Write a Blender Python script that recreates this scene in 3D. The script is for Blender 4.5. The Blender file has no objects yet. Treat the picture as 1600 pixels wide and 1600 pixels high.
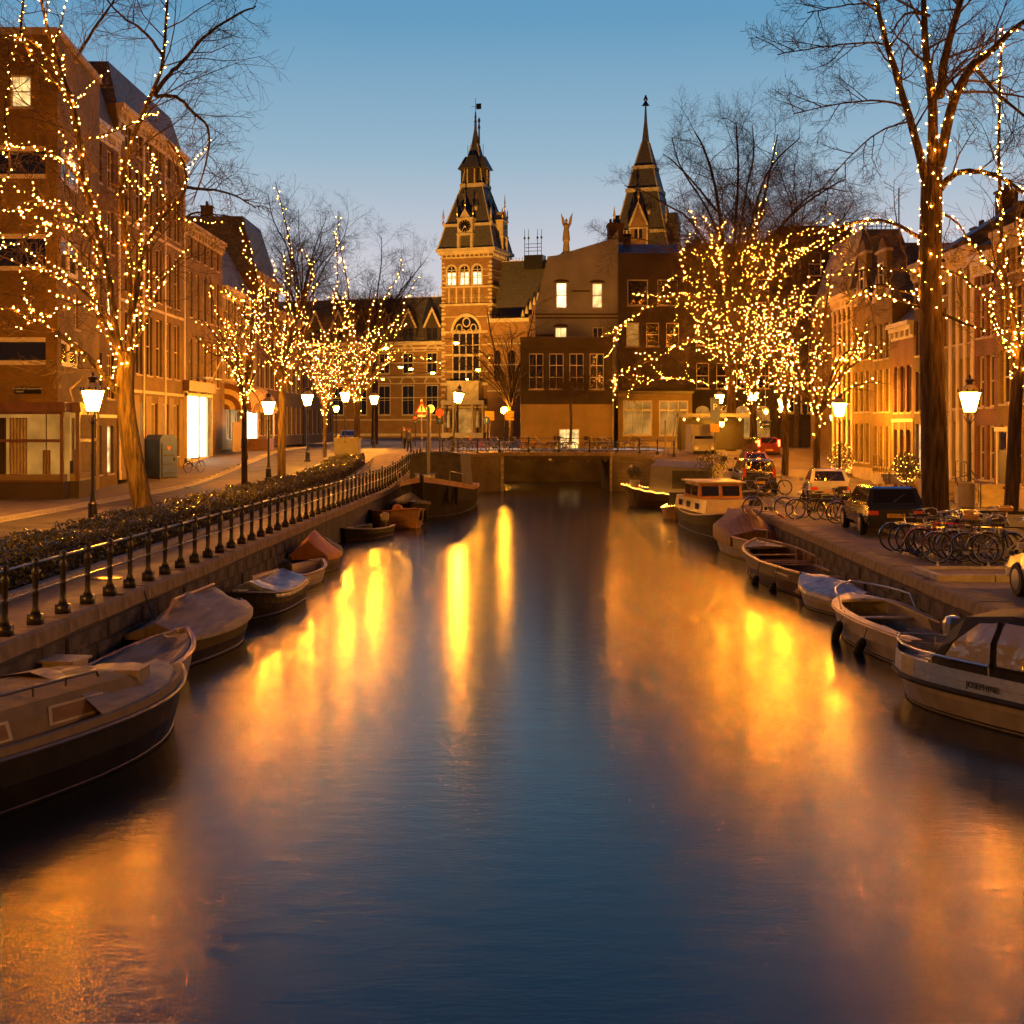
import bpy, math, random
from math import sin, cos, pi, radians, sqrt, atan2
from mathutils import Vector, Matrix
random.seed(7)
S = bpy.context.scene
C = S.collection
# ---------------------------------------------------------------- camera
FPX = 2100.0            # focal length in pixels of the 1600 px photograph
HOR = 668.0             # horizon row
CZ = 4.5                # eye height above the water (water is z = 0)
cam_d = bpy.data.cameras.new('camera')
cam = bpy.data.objects.new('camera', cam_d); C.objects.link(cam)
cam.location = (0, 0, CZ); cam.rotation_euler = (pi/2, 0, 0)
cam_d.sensor_width = 36; cam_d.lens = 36*FPX/1600
cam_d.shift_y = -(800-HOR)/1600
cam_d.clip_start = 0.3; cam_d.clip_end = 3000
S.camera = cam
# ---------------------------------------------------------------- dusk sky
W = bpy.data.worlds.new('World'); S.world = W; W.use_nodes = True
nt = W.node_tree; nt.nodes.clear()
wo = nt.nodes.new('ShaderNodeOutputWorld'); bg = nt.nodes.new('ShaderNodeBackground')
tc = nt.nodes.new('ShaderNodeTexCoord'); sx = nt.nodes.new('ShaderNodeSeparateXYZ')
rp = nt.nodes.new('ShaderNodeValToRGB')
nt.links.new(tc.outputs['Generated'], sx.inputs[0]); nt.links.new(sx.outputs['Z'], rp.inputs[0])
# twilight: the sky behind the viewer is darker than the afterglow ahead
mry = nt.nodes.new('ShaderNodeMapRange'); mry.inputs[1].default_value = -.5; mry.inputs[2].default_value = .9; mry.inputs[3].default_value = .08; mry.inputs[4].default_value = 1.0
mry.interpolation_type = 'SMOOTHSTEP'; nt.links.new(sx.outputs['Y'], mry.inputs[0]); nt.links.new(mry.outputs[0], bg.inputs[1])
nt.links.new(rp.outputs[0], bg.inputs[0]); nt.links.new(bg.outputs[0], wo.inputs[0])
el = rp.color_ramp.elements
el[0].position = 0.0; el[0].color = (.66, .56, .55, 1)
el[1].position = 1.0; el[1].color = (.012, .035, .10, 1)
for p, c in ((.07, (.68, .62, .65)), (.125, (.60, .60, .66)), (.20, (.31, .47, .60)), (.29, (.135, .335, .53)), (.42, (.065, .24, .52)), (.65, (.04, .15, .44))):
    e = el.new(p); e.color = (*c, 1)
S.view_settings.view_transform = 'Standard'; S.view_settings.look = 'None'
S.view_settings.gamma = 1; S.view_settings.exposure = 0.0
try: S.view_settings.use_curve_mapping = False
except Exception: pass
S.render.engine = 'CYCLES'
cy = S.cycles
cy.use_denoising = True; cy.max_bounces = 4; cy.diffuse_bounces = 2; cy.glossy_bounces = 3
cy.transmission_bounces = 2; cy.transparent_max_bounces = 4; cy.sample_clamp_indirect = 4
cy.caustics_reflective = False; cy.caustics_refractive = False; cy.use_light_tree = True
cy.sample_clamp_direct = 0
# ---------------------------------------------------------------- materials
M = {}
def new_mat(name):
    m = bpy.data.materials.new(name); m.use_nodes = True; M[name] = m
    n = m.node_tree.nodes; return m, n, m.node_tree.links, n['Principled BSDF']
def mat(name, col, rough=.7, metal=0., var=.25, scale=3., bump=0., bscale=20., col2=None, stretch=(1,1,1), coat=0.):
    m, n, l, b = new_mat(name)
    b.inputs['Roughness'].default_value = rough; b.inputs['Metallic'].default_value = metal
    b.inputs['Coat Weight'].default_value = coat
    if rough >= .55 and not metal: b.inputs['Specular IOR Level'].default_value = .22
    t = n.new('ShaderNodeTexCoord'); mp = n.new('ShaderNodeMapping'); l.new(t.outputs['Object'], mp.inputs[0])
    mp.inputs['Scale'].default_value = stretch
    nz = n.new('ShaderNodeTexNoise'); nz.inputs['Scale'].default_value = scale; nz.inputs['Detail'].default_value = 6
    l.new(mp.outputs[0], nz.inputs[0])
    r = n.new('ShaderNodeValToRGB'); l.new(nz.outputs['Fac'], r.inputs[0])
    c2 = col2 if col2 else tuple(c*(1-var) for c in col); c1 = col if col2 else tuple(min(1, c*(1+var)) for c in col)
    r.color_ramp.elements[0].position = .3; r.color_ramp.elements[0].color = (*c2, 1)
    r.color_ramp.elements[1].position = .7; r.color_ramp.elements[1].color = (*c1, 1)
    l.new(r.outputs[0], b.inputs['Base Color'])
    if bump:
        nb = n.new('ShaderNodeTexNoise'); nb.inputs['Scale'].default_value = bscale; nb.inputs['Detail'].default_value = 4
        l.new(mp.outputs[0], nb.inputs[0])
        bp = n.new('ShaderNodeBump'); bp.inputs['Strength'].default_value = bump; bp.inputs['Distance'].default_value = .05 if 'bark' not in name else .14
        l.new(nb.outputs['Fac'], bp.inputs['Height']); l.new(bp.outputs[0], b.inputs['Normal'])
    return m
def brick_mat(name, c1, c2, mortar, scale=1., bw=.22, bh=.068, floor=False, rough=.85, grime=.45):
    m, n, l, b = new_mat(name); b.inputs['Roughness'].default_value = rough
    t = n.new('ShaderNodeTexCoord'); s = n.new('ShaderNodeSeparateXYZ'); l.new(t.outputs['Object'], s.inputs[0])
    cb = n.new('ShaderNodeCombineXYZ')
    if floor:
        l.new(s.outputs['X'], cb.inputs[0]); l.new(s.outputs['Y'], cb.inputs[1])
    else:
        ad = n.new('ShaderNodeMath'); l.new(s.outputs['X'], ad.inputs[0]); l.new(s.outputs['Y'], ad.inputs[1])
        l.new(ad.outputs[0], cb.inputs[0]); l.new(s.outputs['Z'], cb.inputs[1])
    bt = n.new('ShaderNodeTexBrick'); l.new(cb.outputs[0], bt.inputs['Vector'])
    bt.inputs['Scale'].default_value = scale; bt.inputs['Brick Width'].default_value = bw; bt.inputs['Row Height'].default_value = bh
    bt.inputs['Mortar Size'].default_value = .008; bt.inputs['Bias'].default_value = -.1
    bt.inputs['Color1'].default_value = (*c1, 1); bt.inputs['Color2'].default_value = (*c2, 1); bt.inputs['Mortar'].default_value = (*mortar, 1)
    nz = n.new('ShaderNodeTexNoise'); nz.inputs['Scale'].default_value = .7; nz.inputs['Detail'].default_value = 8; l.new(t.outputs['Object'], nz.inputs[0])
    r = n.new('ShaderNodeValToRGB'); l.new(nz.outputs['Fac'], r.inputs[0])
    r.color_ramp.elements[0].position = .3; r.color_ramp.elements[0].color = (1-grime,)*3+(1,)
    r.color_ramp.elements[1].position = .7; r.color_ramp.elements[1].color = (1, 1, 1, 1)
    mx = n.new('ShaderNodeMix'); mx.data_type = 'RGBA'; mx.blend_type = 'MULTIPLY'; mx.inputs[0].default_value = 1
    l.new(bt.outputs['Color'], mx.inputs[6]); l.new(r.outputs[0], mx.inputs[7]); l.new(mx.outputs[2], b.inputs['Base Color'])
    bp = n.new('ShaderNodeBump'); bp.inputs['Strength'].default_value = .35; bp.inputs['Distance'].default_value = .02
    l.new(bt.outputs['Color'], bp.inputs['Height']); l.new(bp.outputs[0], b.inputs['Normal'])
    return m
def emis(name, col, strength, var=0., scale=2., sample=True):
    m = bpy.data.materials.new(name); m.use_nodes = True; M[name] = m
    n = m.node_tree.nodes; l = m.node_tree.links; n.clear()
    o = n.new('ShaderNodeOutputMaterial'); e = n.new('ShaderNodeEmission'); l.new(e.outputs[0], o.inputs[0])
    e.inputs[0].default_value = (*col, 1); e.inputs[1].default_value = strength
    if var:
        t = n.new('ShaderNodeTexCoord'); nz = n.new('ShaderNodeTexNoise'); nz.inputs['Scale'].default_value = scale; nz.inputs['Detail'].default_value = 3
        l.new(t.outputs['Object'], nz.inputs[0])
        mr = n.new('ShaderNodeMapRange'); mr.inputs[1].default_value = .35; mr.inputs[2].default_value = .65
        mr.inputs[3].default_value = strength*(1-var); mr.inputs[4].default_value = strength*(1+var*.5)
        l.new(nz.outputs['Fac'], mr.inputs[0]); l.new(mr.outputs[0], e.inputs[1])
    if not sample: m.cycles.emission_sampling = 'NONE'
    return m
WARM = (1., .42, .085)
emis('bulb', (1., .285, .012), 1300.)
emis('bulb_dim', (1., .31, .03), 230.)
emis('boat_bulb', (1., .38, .04), 22.)
emis('lantern_glow', (1., .35, .018), 680.)
emis('sodium_glow', (1., .37, .018), 350.)
emis('lit_window', (1., .62, .22), 1.6, .6, 1.3)
emis('lit_bright', (1., .74, .38), 2.6, .55, 1.1)
emis('lit_white', (1., .86, .62), 4., .1, 2.)
emis('lit_warm_dim', (1., .50, .12), .45, .4, 1.2)
emis('lit_display', (1., .42, .07), .5, .45, .7)
emis('red_light', (1., .012, .001), 9.)
emis('tail_light', (1., .04, .01), 25.)
emis('head_light', (.85, .92, 1.), 60.)
emis('white_glow', (.95, .97, 1.), 14.)
brick_mat('brick_brown', (.25, .145, .020), (.165, .095, .013), (.19, .125, .035))
brick_mat('brick_bridge', (.19, .14, .085), (.12, .09, .06), (.16, .12, .08), grime=.6)
brick_mat('brick_dark', (.15, .075, .018), (.10, .05, .013), (.12, .07, .03))
brick_mat('brick_red', (.22, .06, .02), (.16, .045, .018), (.26, .2, .16))
brick_mat('brick_museum', (.36, .19, .06), (.27, .14, .045), (.30, .2, .12), grime=.3)
brick_mat('brick_block', (.052, .034, .022), (.038, .025, .017), (.05, .038, .03))
brick_mat('brick_quay', (.08, .065, .05), (.05, .04, .033), (.08, .07, .06), grime=.7)
brick_mat('klinker', (.20, .15, .12), (.14, .105, .085), (.09, .075, .06), bw=.21, bh=.11, floor=True, grime=.35)
mat('stone_trim', (.42, .34, .23), .75, var=.2, scale=2, bump=.2)
mat('museum_stone', (.60, .50, .34), .8, var=.2, scale=.8, bump=.2)
mat('plaster_grey', (.25, .245, .28), .85, var=.18, scale=.5, bump=.15)
mat('plaster_brown', (.062, .046, .036), .85, var=.2, scale=.5)
mat('plaster_cream', (.26, .19, .10), .8, var=.15, scale=.7)
mat('white_paint', (.60, .53, .40), .5, var=.1, scale=3)
mat('dark_paint', (.05, .035, .028), .4, var=.2, scale=3)
mat('brown_paint', (.13, .06, .035), .45, var=.25, scale=3)
mat('slate', (.115, .105, .10), .55, var=.35, scale=2.5, bump=.4, bscale=6, stretch=(1, 1, 2.5))
mat('roof_tile', (.13, .07, .05), .7, var=.3, scale=3, bump=.5, bscale=9)
mat('coping', (.20, .145, .09), .75, var=.3, scale=4, bump=.35, bscale=30)
mat('quay_stone', (.105, .085, .065), .85, var=.5, scale=3, bump=.6, bscale=14, col2=(.035, .03, .025))
mat('bridge_stone', (.36, .30, .23), .85, var=.35, scale=3, bump=.4)
mat('kerb', (.32, .29, .26), .8, var=.2, scale=5)
mat('asphalt', (.085, .075, .062), .6, var=.45, scale=.8, bump=.25, bscale=60)
mat('paving', (.17, .125, .085), .7, var=.25, scale=2.2, bump=.3, bscale=12)
mat('earth', (.06, .045, .03), .95)
mat('iron', (.030, .026, .024), .35, .3, var=.3, scale=9, bump=.1)
mat('rail_iron', (.16, .14, .13), .3, .8, var=.3, scale=8)
mat('steel', (.45, .44, .43), .3, .9, var=.15, scale=8)
mat('bark', (.135, .09, .05), .9, var=.45, scale=4, bump=1., bscale=9, stretch=(2.4, 2.4, .28), col2=(.022, .014, .008))
mat('bark_dark', (.075, .052, .042), .9, var=.35, scale=6, bump=.4)
mat('twig', (.060, .042, .036), .9, var=.3, scale=2)
mat('leaf', (.13, .115, .035), .22, var=.5, scale=9)
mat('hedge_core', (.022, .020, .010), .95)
mat('glass_dark', (.012, .012, .015), .06, var=.1)
mat('curtain', (.30, .26, .2), .8, var=.3, scale=3)
mat('cable', (.02, .02, .02), .6)
mat('hull_black', (.012, .010, .009), .55, var=.4, scale=3, bump=.1)
mat('hull_brown', (.06, .03, .014), .45, var=.35, scale=3)
mat('hull_white', (.42, .34, .24), .4, var=.12, scale=3)
mat('hull_grey', (.25, .20, .14), .4, var=.2, scale=3)
mat('hull_wood', (.34, .19, .085), .4, var=.25, scale=2, bump=.15, stretch=(1, 6, 6))
mat('deck_wood', (.27, .19, .12), .65, var=.3, scale=2.5, bump=.2, stretch=(1, 8, 1))
mat('mossy_deck', (.23, .155, .07), .75, var=.45, scale=4, bump=.25, col2=(.15, .12, .065))
mat('tarp_grey', (.25, .195, .135), .6, var=.25, scale=3, bump=.8, bscale=1.6, stretch=(.6, 4, 1))
mat('tarp_brown', (.20, .11, .045), .65, var=.25, scale=4, bump=1., bscale=1.6, stretch=(.6, 5, 1))
mat('tarp_blue', (.17, .20, .26), .35, var=.35, scale=6, bump=.8, bscale=5)
mat('tarp_orange', (.42, .17, .045), .6, var=.2, scale=3, bump=.3)
mat('canvas_dark', (.016, .013, .011), .7, var=.3, scale=4, bump=.3, bscale=4)
mat('canvas_green', (.10, .095, .07), .75, var=.25, scale=3, bump=.2)
mat('rubber', (.02, .019, .018), .7)
mat('varnish', (.38, .14, .035), .3, var=.3, scale=4, coat=.4)
mat('portapotty', (.05, .09, .34), .5, var=.15, scale=3)
mat('car_black', (.035, .037, .045), .18, .2, var=.1, coat=1.)
mat('car_white', (.50, .48, .44), .25, .1, var=.05, coat=1.)
mat('car_silver', (.50, .47, .42), .28, .6, var=.06, coat=1.)
mat('car_red', (.17, .02, .015), .25, .1, var=.05, coat=1.)
mat('cream_metal', (.27, .25, .22), .5, var=.12, scale=3)
mat('plate_yellow', (.60, .33, .03), .5, var=.05)
mat('sign_blue', (.015, .06, .30), .4, var=.05)
mat('sign_white', (.8, .8, .78), .4, var=.03)
mat('sign_red', (.6, .02, .015), .4, var=.03)
mat('ink_black', (.01, .01, .01), .6, var=.02)
mat('ink_white', (.75, .73, .68), .6, var=.02)
mat('gold', (.75, .42, .09), .35, .7, var=.1)
mat('skin', (.42, .25, .17), .6)
mat('awning_cream', (.62, .47, .24), .8, var=.1)
mat('awning_brown', (.16, .07, .025), .8, var=.1)
mat('graffiti', (.16, .135, .115), .8, var=.2)
# clear plastic / clear glass
m, n, l, b = new_mat('clear_film'); b.inputs['Base Color'].default_value = (.75, .72, .66, 1); b.inputs['Roughness'].default_value = .12
b.inputs['Alpha'].default_value = .32
nz = n.new('ShaderNodeTexNoise'); nz.inputs['Scale'].default_value = 3; bp = n.new('ShaderNodeBump'); bp.inputs['Strength'].default_value = .8
t = n.new('ShaderNodeTexCoord'); l.new(t.outputs['Object'], nz.inputs[0]); l.new(nz.outputs['Fac'], bp.inputs['Height']); l.new(bp.outputs[0], b.inputs['Normal'])
# window glass: dark room behind, reflects the street; slightly wavy
m, n, l, b = new_mat('pane'); b.inputs['Base Color'].default_value = (.018, .014, .012, 1); b.inputs['Roughness'].default_value = .05
b.inputs['Specular IOR Level'].default_value = .9
t = n.new('ShaderNodeTexCoord'); nz = n.new('ShaderNodeTexNoise'); nz.inputs['Scale'].default_value = 1.1; l.new(t.outputs['Object'], nz.inputs[0])
bp = n.new('ShaderNodeBump'); bp.inputs['Strength'].default_value = .12; l.new(nz.outputs['Fac'], bp.inputs['Height']); l.new(bp.outputs[0], b.inputs['Normal'])
# canal water: smooth long-exposure surface with fine ripples
m, n, l, b = new_mat('canal_water')
b.inputs['Base Color'].default_value = (.006, .010, .012, 1); b.inputs['IOR'].default_value = 1.34
t = n.new('ShaderNodeTexCoord'); mp = n.new('ShaderNodeMapping'); mp.inputs['Scale'].default_value = (1.0, 2.2, 1); l.new(t.outputs['Object'], mp.inputs[0])
mp.inputs['Rotation'].default_value = (0, 0, radians(14))
n1 = n.new('ShaderNodeTexNoise'); n1.inputs['Scale'].default_value = 7.5; n1.inputs['Detail'].default_value = 2; n1.inputs['Roughness'].default_value = .5; l.new(mp.outputs[0], n1.inputs[0])
n2 = n.new('ShaderNodeTexNoise'); n2.inputs['Scale'].default_value = 1.1; n2.inputs['Detail'].default_value = 4; n2.inputs['Roughness'].default_value = .7; l.new(mp.outputs[0], n2.inputs[0])
n3 = n.new('ShaderNodeTexNoise'); n3.inputs['Scale'].default_value = 1.7; n3.inputs['Detail'].default_value = 1; l.new(mp.outputs[0], n3.inputs[0])
mr = n.new('ShaderNodeMapRange'); mr.inputs[1].default_value = .35; mr.inputs[2].default_value = .65; mr.inputs[3].default_value = .155; mr.inputs[4].default_value = .205
l.new(n2.outputs['Fac'], mr.inputs[0]); l.new(mr.outputs[0], b.inputs['Roughness'])
bp = n.new('ShaderNodeBump'); bp.inputs['Strength'].default_value = .30; bp.inputs['Distance'].default_value = .0075
l.new(n1.outputs['Fac'], bp.inputs['Height'])
bq = n.new('ShaderNodeBump'); bq.inputs['Strength'].default_value = .15; bq.inputs['Distance'].default_value = .02
l.new(n3.outputs['Fac'], bq.inputs['Height']); l.new(bp.outputs[0], bq.inputs['Normal']); l.new(bq.outputs[0], b.inputs['Normal'])
# ---------------------------------------------------------------- helpers
def gz(y):                      # street level: flat, then climbing to the bridge
    t = min(1, max(0, (y-68)/37.)); return 1.3 + 1.45*t*t*(3-2*t)
def XL(y): return -7.9 + .022*y  # left and right canal edges
def XR(y): return 7.7 + .032*y
def at(px, py, Y): return Vector(((px-800)/FPX*Y, Y, CZ-(py-HOR)/FPX*Y))
class MB:
    def __init__(s): s.v = []; s.f = []; s.m = []; s.mi = 0
    def add(s, vs, fs):
        o = len(s.v); s.v.extend(tuple(v) for v in vs)
        for f in fs: s.f.append(tuple(i+o for i in f)); s.m.append(s.mi)
        return s
    def box(s, x0, y0, z0, x1, y1, z1):
        return s.add([(x0,y0,z0),(x1,y0,z0),(x1,y1,z0),(x0,y1,z0),(x0,y0,z1),(x1,y0,z1),(x1,y1,z1),(x0,y1,z1)],
            [(0,3,2,1),(4,5,6,7),(0,1,5,4),(1,2,6,5),(2,3,7,6),(3,0,4,7)])
    def cbox(s, c, d, rz=0., ry=0., rx=0.):
        R = Matrix.Rotation(rz, 3, 'Z') @ Matrix.Rotation(ry, 3, 'Y') @ Matrix.Rotation(rx, 3, 'X'); c = Vector(c)
        vs = [c + R @ Vector((a*d[0]/2, b*d[1]/2, e*d[2]/2)) for e in (-1,1) for a, b in ((-1,-1),(1,-1),(1,1),(-1,1))]
        return s.add(vs, [(0,3,2,1),(4,5,6,7),(0,1,5,4),(1,2,6,5),(2,3,7,6),(3,0,4,7)])
    def quad(s, a, b, c, d): return s.add([a,b,c,d], [(0,1,2,3)])
    def poly(s, pts): return s.add(pts, [tuple(range(len(pts)))])
    def prism(s, pts, vec):     # extrude a polygon (ccw seen against vec) along vec
        n_ = len(pts); vec = Vector(vec); p2 = [Vector(p)+vec for p in pts]
        return s.add(list(pts)+p2, [tuple(range(n_))[::-1], tuple(range(n_, 2*n_))]+[(i, (i+1)%n_, n_+(i+1)%n_, n_+i) for i in range(n_)])
    def loft(s, rings, closed=True, caps=True):
        n_ = len(rings[0]); vs = [p for r in rings for p in r]; fs = []
        for i in range(len(rings)-1):
            for j in range(n_ if closed else n_-1):
                k = (j+1)%n_; fs.append((i*n_+j, i*n_+k, (i+1)*n_+k, (i+1)*n_+j))
        if caps: fs.append(tuple(range(n_))[::-1]); fs.append(tuple(range((len(rings)-1)*n_, len(rings)*n_)))
        return s.add(vs, fs)
    def lathe(s, prof, n_=10, c=(0,0,0), caps=True, ph=0.):
        c = Vector(c)
        return s.loft([[c+Vector((r*cos(2*pi*j/n_+ph), r*sin(2*pi*j/n_+ph), z)) for j in range(n_)] for r, z in prof], True, caps)
    def tube(s, pts, r, n_=6, caps=True):
        pts = [Vector(p) for p in pts]
        if not hasattr(r, '__len__'): r = [r]*len(pts)
        rings = []; up = None
        for i, p in enumerate(pts):
            d = (pts[min(i+1, len(pts)-1)]-pts[max(i-1, 0)])
            if d.length < 1e-9: d = Vector((0,0,1))
            d.normalize()
            if up is None:
                a = Vector((0,0,1)) if abs(d.z) < .8 else Vector((1,0,0)); u = d.cross(a).normalized()
            else:
                u = (up - d*up.dot(d)); u = u.normalized() if u.length > 1e-6 else d.orthogonal().normalized()
            up = u; w = d.cross(u)
            rings.append([p+(u*cos(2*pi*j/n_)+w*sin(2*pi*j/n_))*r[i] for j in range(n_)])
        return s.loft(rings, True, caps)
    def mesh(s, name, mats, smooth=False):
        me = bpy.data.meshes.new(name); me.from_pydata(s.v, [], s.f)
        for m_ in (mats if isinstance(mats, (list, tuple)) else [mats]): me.materials.append(M[m_])
        if any(s.m): me.polygons.foreach_set('material_index', s.m)
        if smooth: me.polygons.foreach_set('use_smooth', [True]*len(me.polygons))
        me.update(); return me
def obj(name, mb, mats, parent=None, loc=None, smooth=False, kind=None, rot=None):
    me = mb.mesh(name, mats, smooth) if isinstance(mb, MB) else mb
    o = bpy.data.objects.new(name, me); C.objects.link(o)
    if parent: o.parent = parent
    if loc is not None: o.location = loc
    if rot is not None: o.rotation_euler = rot
    if kind: o['kind'] = kind
    return o
def thing(name, label, cat, loc=(0,0,0), rz=0., group=None):
    o = bpy.data.objects.new(name, None); C.objects.link(o); o.empty_display_size = .2
    o.location = loc; o.rotation_euler = (0, 0, rz); o['label'] = label; o['category'] = cat
    if group: o['group'] = group
    return o
def tag(o, label, cat, group=None):
    o['label'] = label; o['category'] = cat
    if group: o['group'] = group
    return o
KIDS = {}
def dup(root, loc, rz, label, sc=None):
    if root not in KIDS:
        KIDS[root] = [(c, list(c.children)) for c in root.children]
    r = root.copy(); C.objects.link(r); r.location = loc; r.rotation_euler = (0, 0, rz); r['label'] = label
    if sc: r.scale = (sc,)*3
    for c, gs in KIDS[root]:
        d = c.copy(); C.objects.link(d); d.parent = r
        for g in gs:
            e = g.copy(); C.objects.link(e); e.parent = d
    return r
def text_mesh(txt, size, mat_, parent, loc, rot, name='lettering', ext=.004, align='CENTER', font_shear=0.):
    cu = bpy.data.curves.new('t', 'FONT'); cu.body = txt; cu.size = size; cu.extrude = ext; cu.align_x = align; cu.align_y = 'CENTER'; cu.shear = font_shear
    cu.resolution_u = 2
    o = bpy.data.objects.new('t', cu); C.objects.link(o)
    dg = bpy.context.evaluated_depsgraph_get(); me = bpy.data.meshes.new_from_object(o.evaluated_get(dg)); C.objects.unlink(o); bpy.data.objects.remove(o)
    me.name = name; me.materials.clear(); me.materials.append(M[mat_])
    for p in me.polygons: p.material_index = 0
    q = bpy.data.objects.new(name, me); C.objects.link(q); q.parent = parent; q.location = loc; q.rotation_euler = rot
    return q
m, n, l, b = new_mat('hood_film'); b.inputs['Base Color'].default_value = (.30, .25, .18, 1); b.inputs['Roughness'].default_value = .10
b.inputs['Specular IOR Level'].default_value = .9
t = n.new('ShaderNodeTexCoord'); nz = n.new('ShaderNodeTexNoise'); nz.inputs['Scale'].default_value = 3; l.new(t.outputs['Object'], nz.inputs[0])
bp = n.new('ShaderNodeBump'); bp.inputs['Strength'].default_value = .9; bp.inputs['Distance'].default_value = .1; l.new(nz.outputs['Fac'], bp.inputs['Height']); l.new(bp.outputs[0], b.inputs['Normal'])
# ================================================================ the setting
mb = MB(); mb.quad((-13, -25, 0), (16, -25, 0), (16, 118, 0), (-13, 118, 0))
obj('water', mb, 'canal_water', kind='structure')
mb = MB(); mb.quad((-13, -25, -2.2), (16, -25, -2.2), (16, 118, -2.2), (-13, 118, -2.2)); obj('canal_bed', mb, 'earth', kind='structure')
YS = [-25, 0, 10, 20, 30, 40, 50, 60, 68] + [68+3.5*i for i in range(1, 11)] + [108, 113]
def strip(name, xa, xb, dz, m_, ys=YS, mats=None):
    mb = MB()
    for a, b in zip(ys[:-1], ys[1:]):
        mb.quad((xa(a), a, gz(a)+dz), (xb(a), a, gz(a)+dz), (xb(b), b, gz(b)+dz), (xa(b), b, gz(b)+dz))
    return obj(name, mb, m_, kind='structure')
YQ = [y for y in YS if y <= 92] + [94]
strip('canal_path', lambda y: -9.3, lambda y: XL(y)-.5, .0, 'paving', YQ)
strip('planting_bed', lambda y: -11.7, lambda y: -9.42, .05, 'earth', [y for y in YS if y <= 88])
strip('road', lambda y: -60, lambda y: -11.9 if y < 90 else -9.0, 0, 'asphalt', YS)
strip('verge', lambda y: -11.9, lambda y: -9.3, -.006, 'paving', YS)
strip('right_pavement', lambda y: XR(y)+.55, lambda y: 19.9, .0, 'klinker', YQ)
strip('right_street', lambda y: 19.9, lambda y: 70, -.01, 'paving', YS)
# beyond the bridge, one sheet to the horizon
mb = MB()
mb.quad((-60, 112, gz(112)-.02), (80, 112, gz(112)-.02), (120, 150, 2.6), (-100, 150, 2.6))
mb.quad((-100, 150, 2.6), (120, 150, 2.6), (300, 420, 2.3), (-300, 420, 2.3))
mb.quad((-300, 420, 2.3), (300, 420, 2.3), (2000, 2500, 2.3), (-2000, 2500, 2.3))
mb.quad((-2000, -200, 1.2), (-60, -200, 1.2), (-60, 2500, 1.2), (-2000, 2500, 1.2))
mb.quad((70, -200, 1.2), (2000, -200, 1.2), (2000, 2500, 1.2), (70, 2500, 1.2))
obj('ground', mb, 'asphalt', kind='structure')
# pavement of the left houses with its kerb
mb = MB()
for a, b in zip(YS[:-1], YS[1:]):
    if a >= 30: mb.add([(-40, a, gz(a)+.12), (-17.6, a, gz(a)+.12), (-17.6, b, gz(b)+.12), (-40, b, gz(b)+.12)], [(0,1,2,3)])
obj('left_pavement', mb, 'klinker', kind='structure')
kb = None
kroot = thing('kerb', 'low stone kerb between the houses on the left and the road', 'kerb')
for i in range(60):
    y = 30+i*1.4
    k = MB(); k.box(-.09, .01, -.1, .09, 1.39, .13)
    if kb is None: kb = k.mesh('kerb_stone', 'kerb')
    obj('kerb_stone', kb, None, kroot, (-17.5, y, gz(y+.7)))
kroot = thing('kerb', 'low stone kerb along the front of the trimmed hedge', 'kerb')
for i in range(53):
    y = 18+i*1.4
    o = obj('kerb_stone', kb, None, kroot, (-9.36, y, gz(y+.7)))
    o.rotation_euler.z = random.uniform(-.01, .01)
# gutters, drains and repaired patches of the left road
for x in (-17.32, -12.1):
    strip('gutter', lambda y: x-.14, lambda y: x+.14, .004, 'kerb', [y for y in YS if 30 <= y <= 105])
for i, (x, y, w, d, m__) in enumerate(((-15.6, 52, 1.6, 5, 'klinker'), (-13.4, 63, 1.2, 3.4, 'paving'), (-15.9, 74, 1.4, 6, 'paving'), (-8.3, 33, 1.1, 2.2, 'klinker'), (-7.95, 47, .8, 3, 'klinker'))):
    mb = MB(); mb.quad((x-w/2, y-d/2, gz(y-d/2)+.005), (x+w/2, y-d/2, gz(y-d/2)+.005), (x+w/2, y+d/2, gz(y+d/2)+.005), (x-w/2, y+d/2, gz(y+d/2)+.005)); obj('road_patch', mb, m__, kind='structure')
DR = None
for i, (x, y, lb) in enumerate(((-17.1, 55, 'iron drain grate in the gutter before the corner shop'), (-17.1, 71, 'iron drain grate in the gutter near the blue portable toilet'), (-14.6, 58.5, 'round manhole cover in the left road beyond the leaning tree'), (-8.6, 28.5, 'round manhole cover in the canal path behind the railing'))):
    mb = MB(); 
    if i < 2:
        mb.box(-.22, -.3, .006, .22, .3, .016)
        for k in range(4): mb.box(-.18, -.24+.13*k, .016, .18, -.18+.13*k, .03)
    else: mb.lathe([(.34, .006), (.34, .018), (.30, .02), (.30, .012), (.06, .012), (.05, .022)], 18)
    tag(obj('drain_cover' if i < 2 else 'manhole_cover', mb, 'iron', None, (x, y, gz(y))), lb, 'drain' if i < 2 else 'manhole cover')
# road markings
mb = MB()
for y0, y1, x in [(34, 66, -12.6), (70, 88, -12.6)]:
    mb.quad((x-.07, y0, gz(y0)+.006), (x+.07, y0, gz(y0)+.006), (x+.07, y1, gz(y1)+.006), (x-.07, y1, gz(y1)+.006))
obj('road_marking', mb, 'white_paint', kind='structure')
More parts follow.
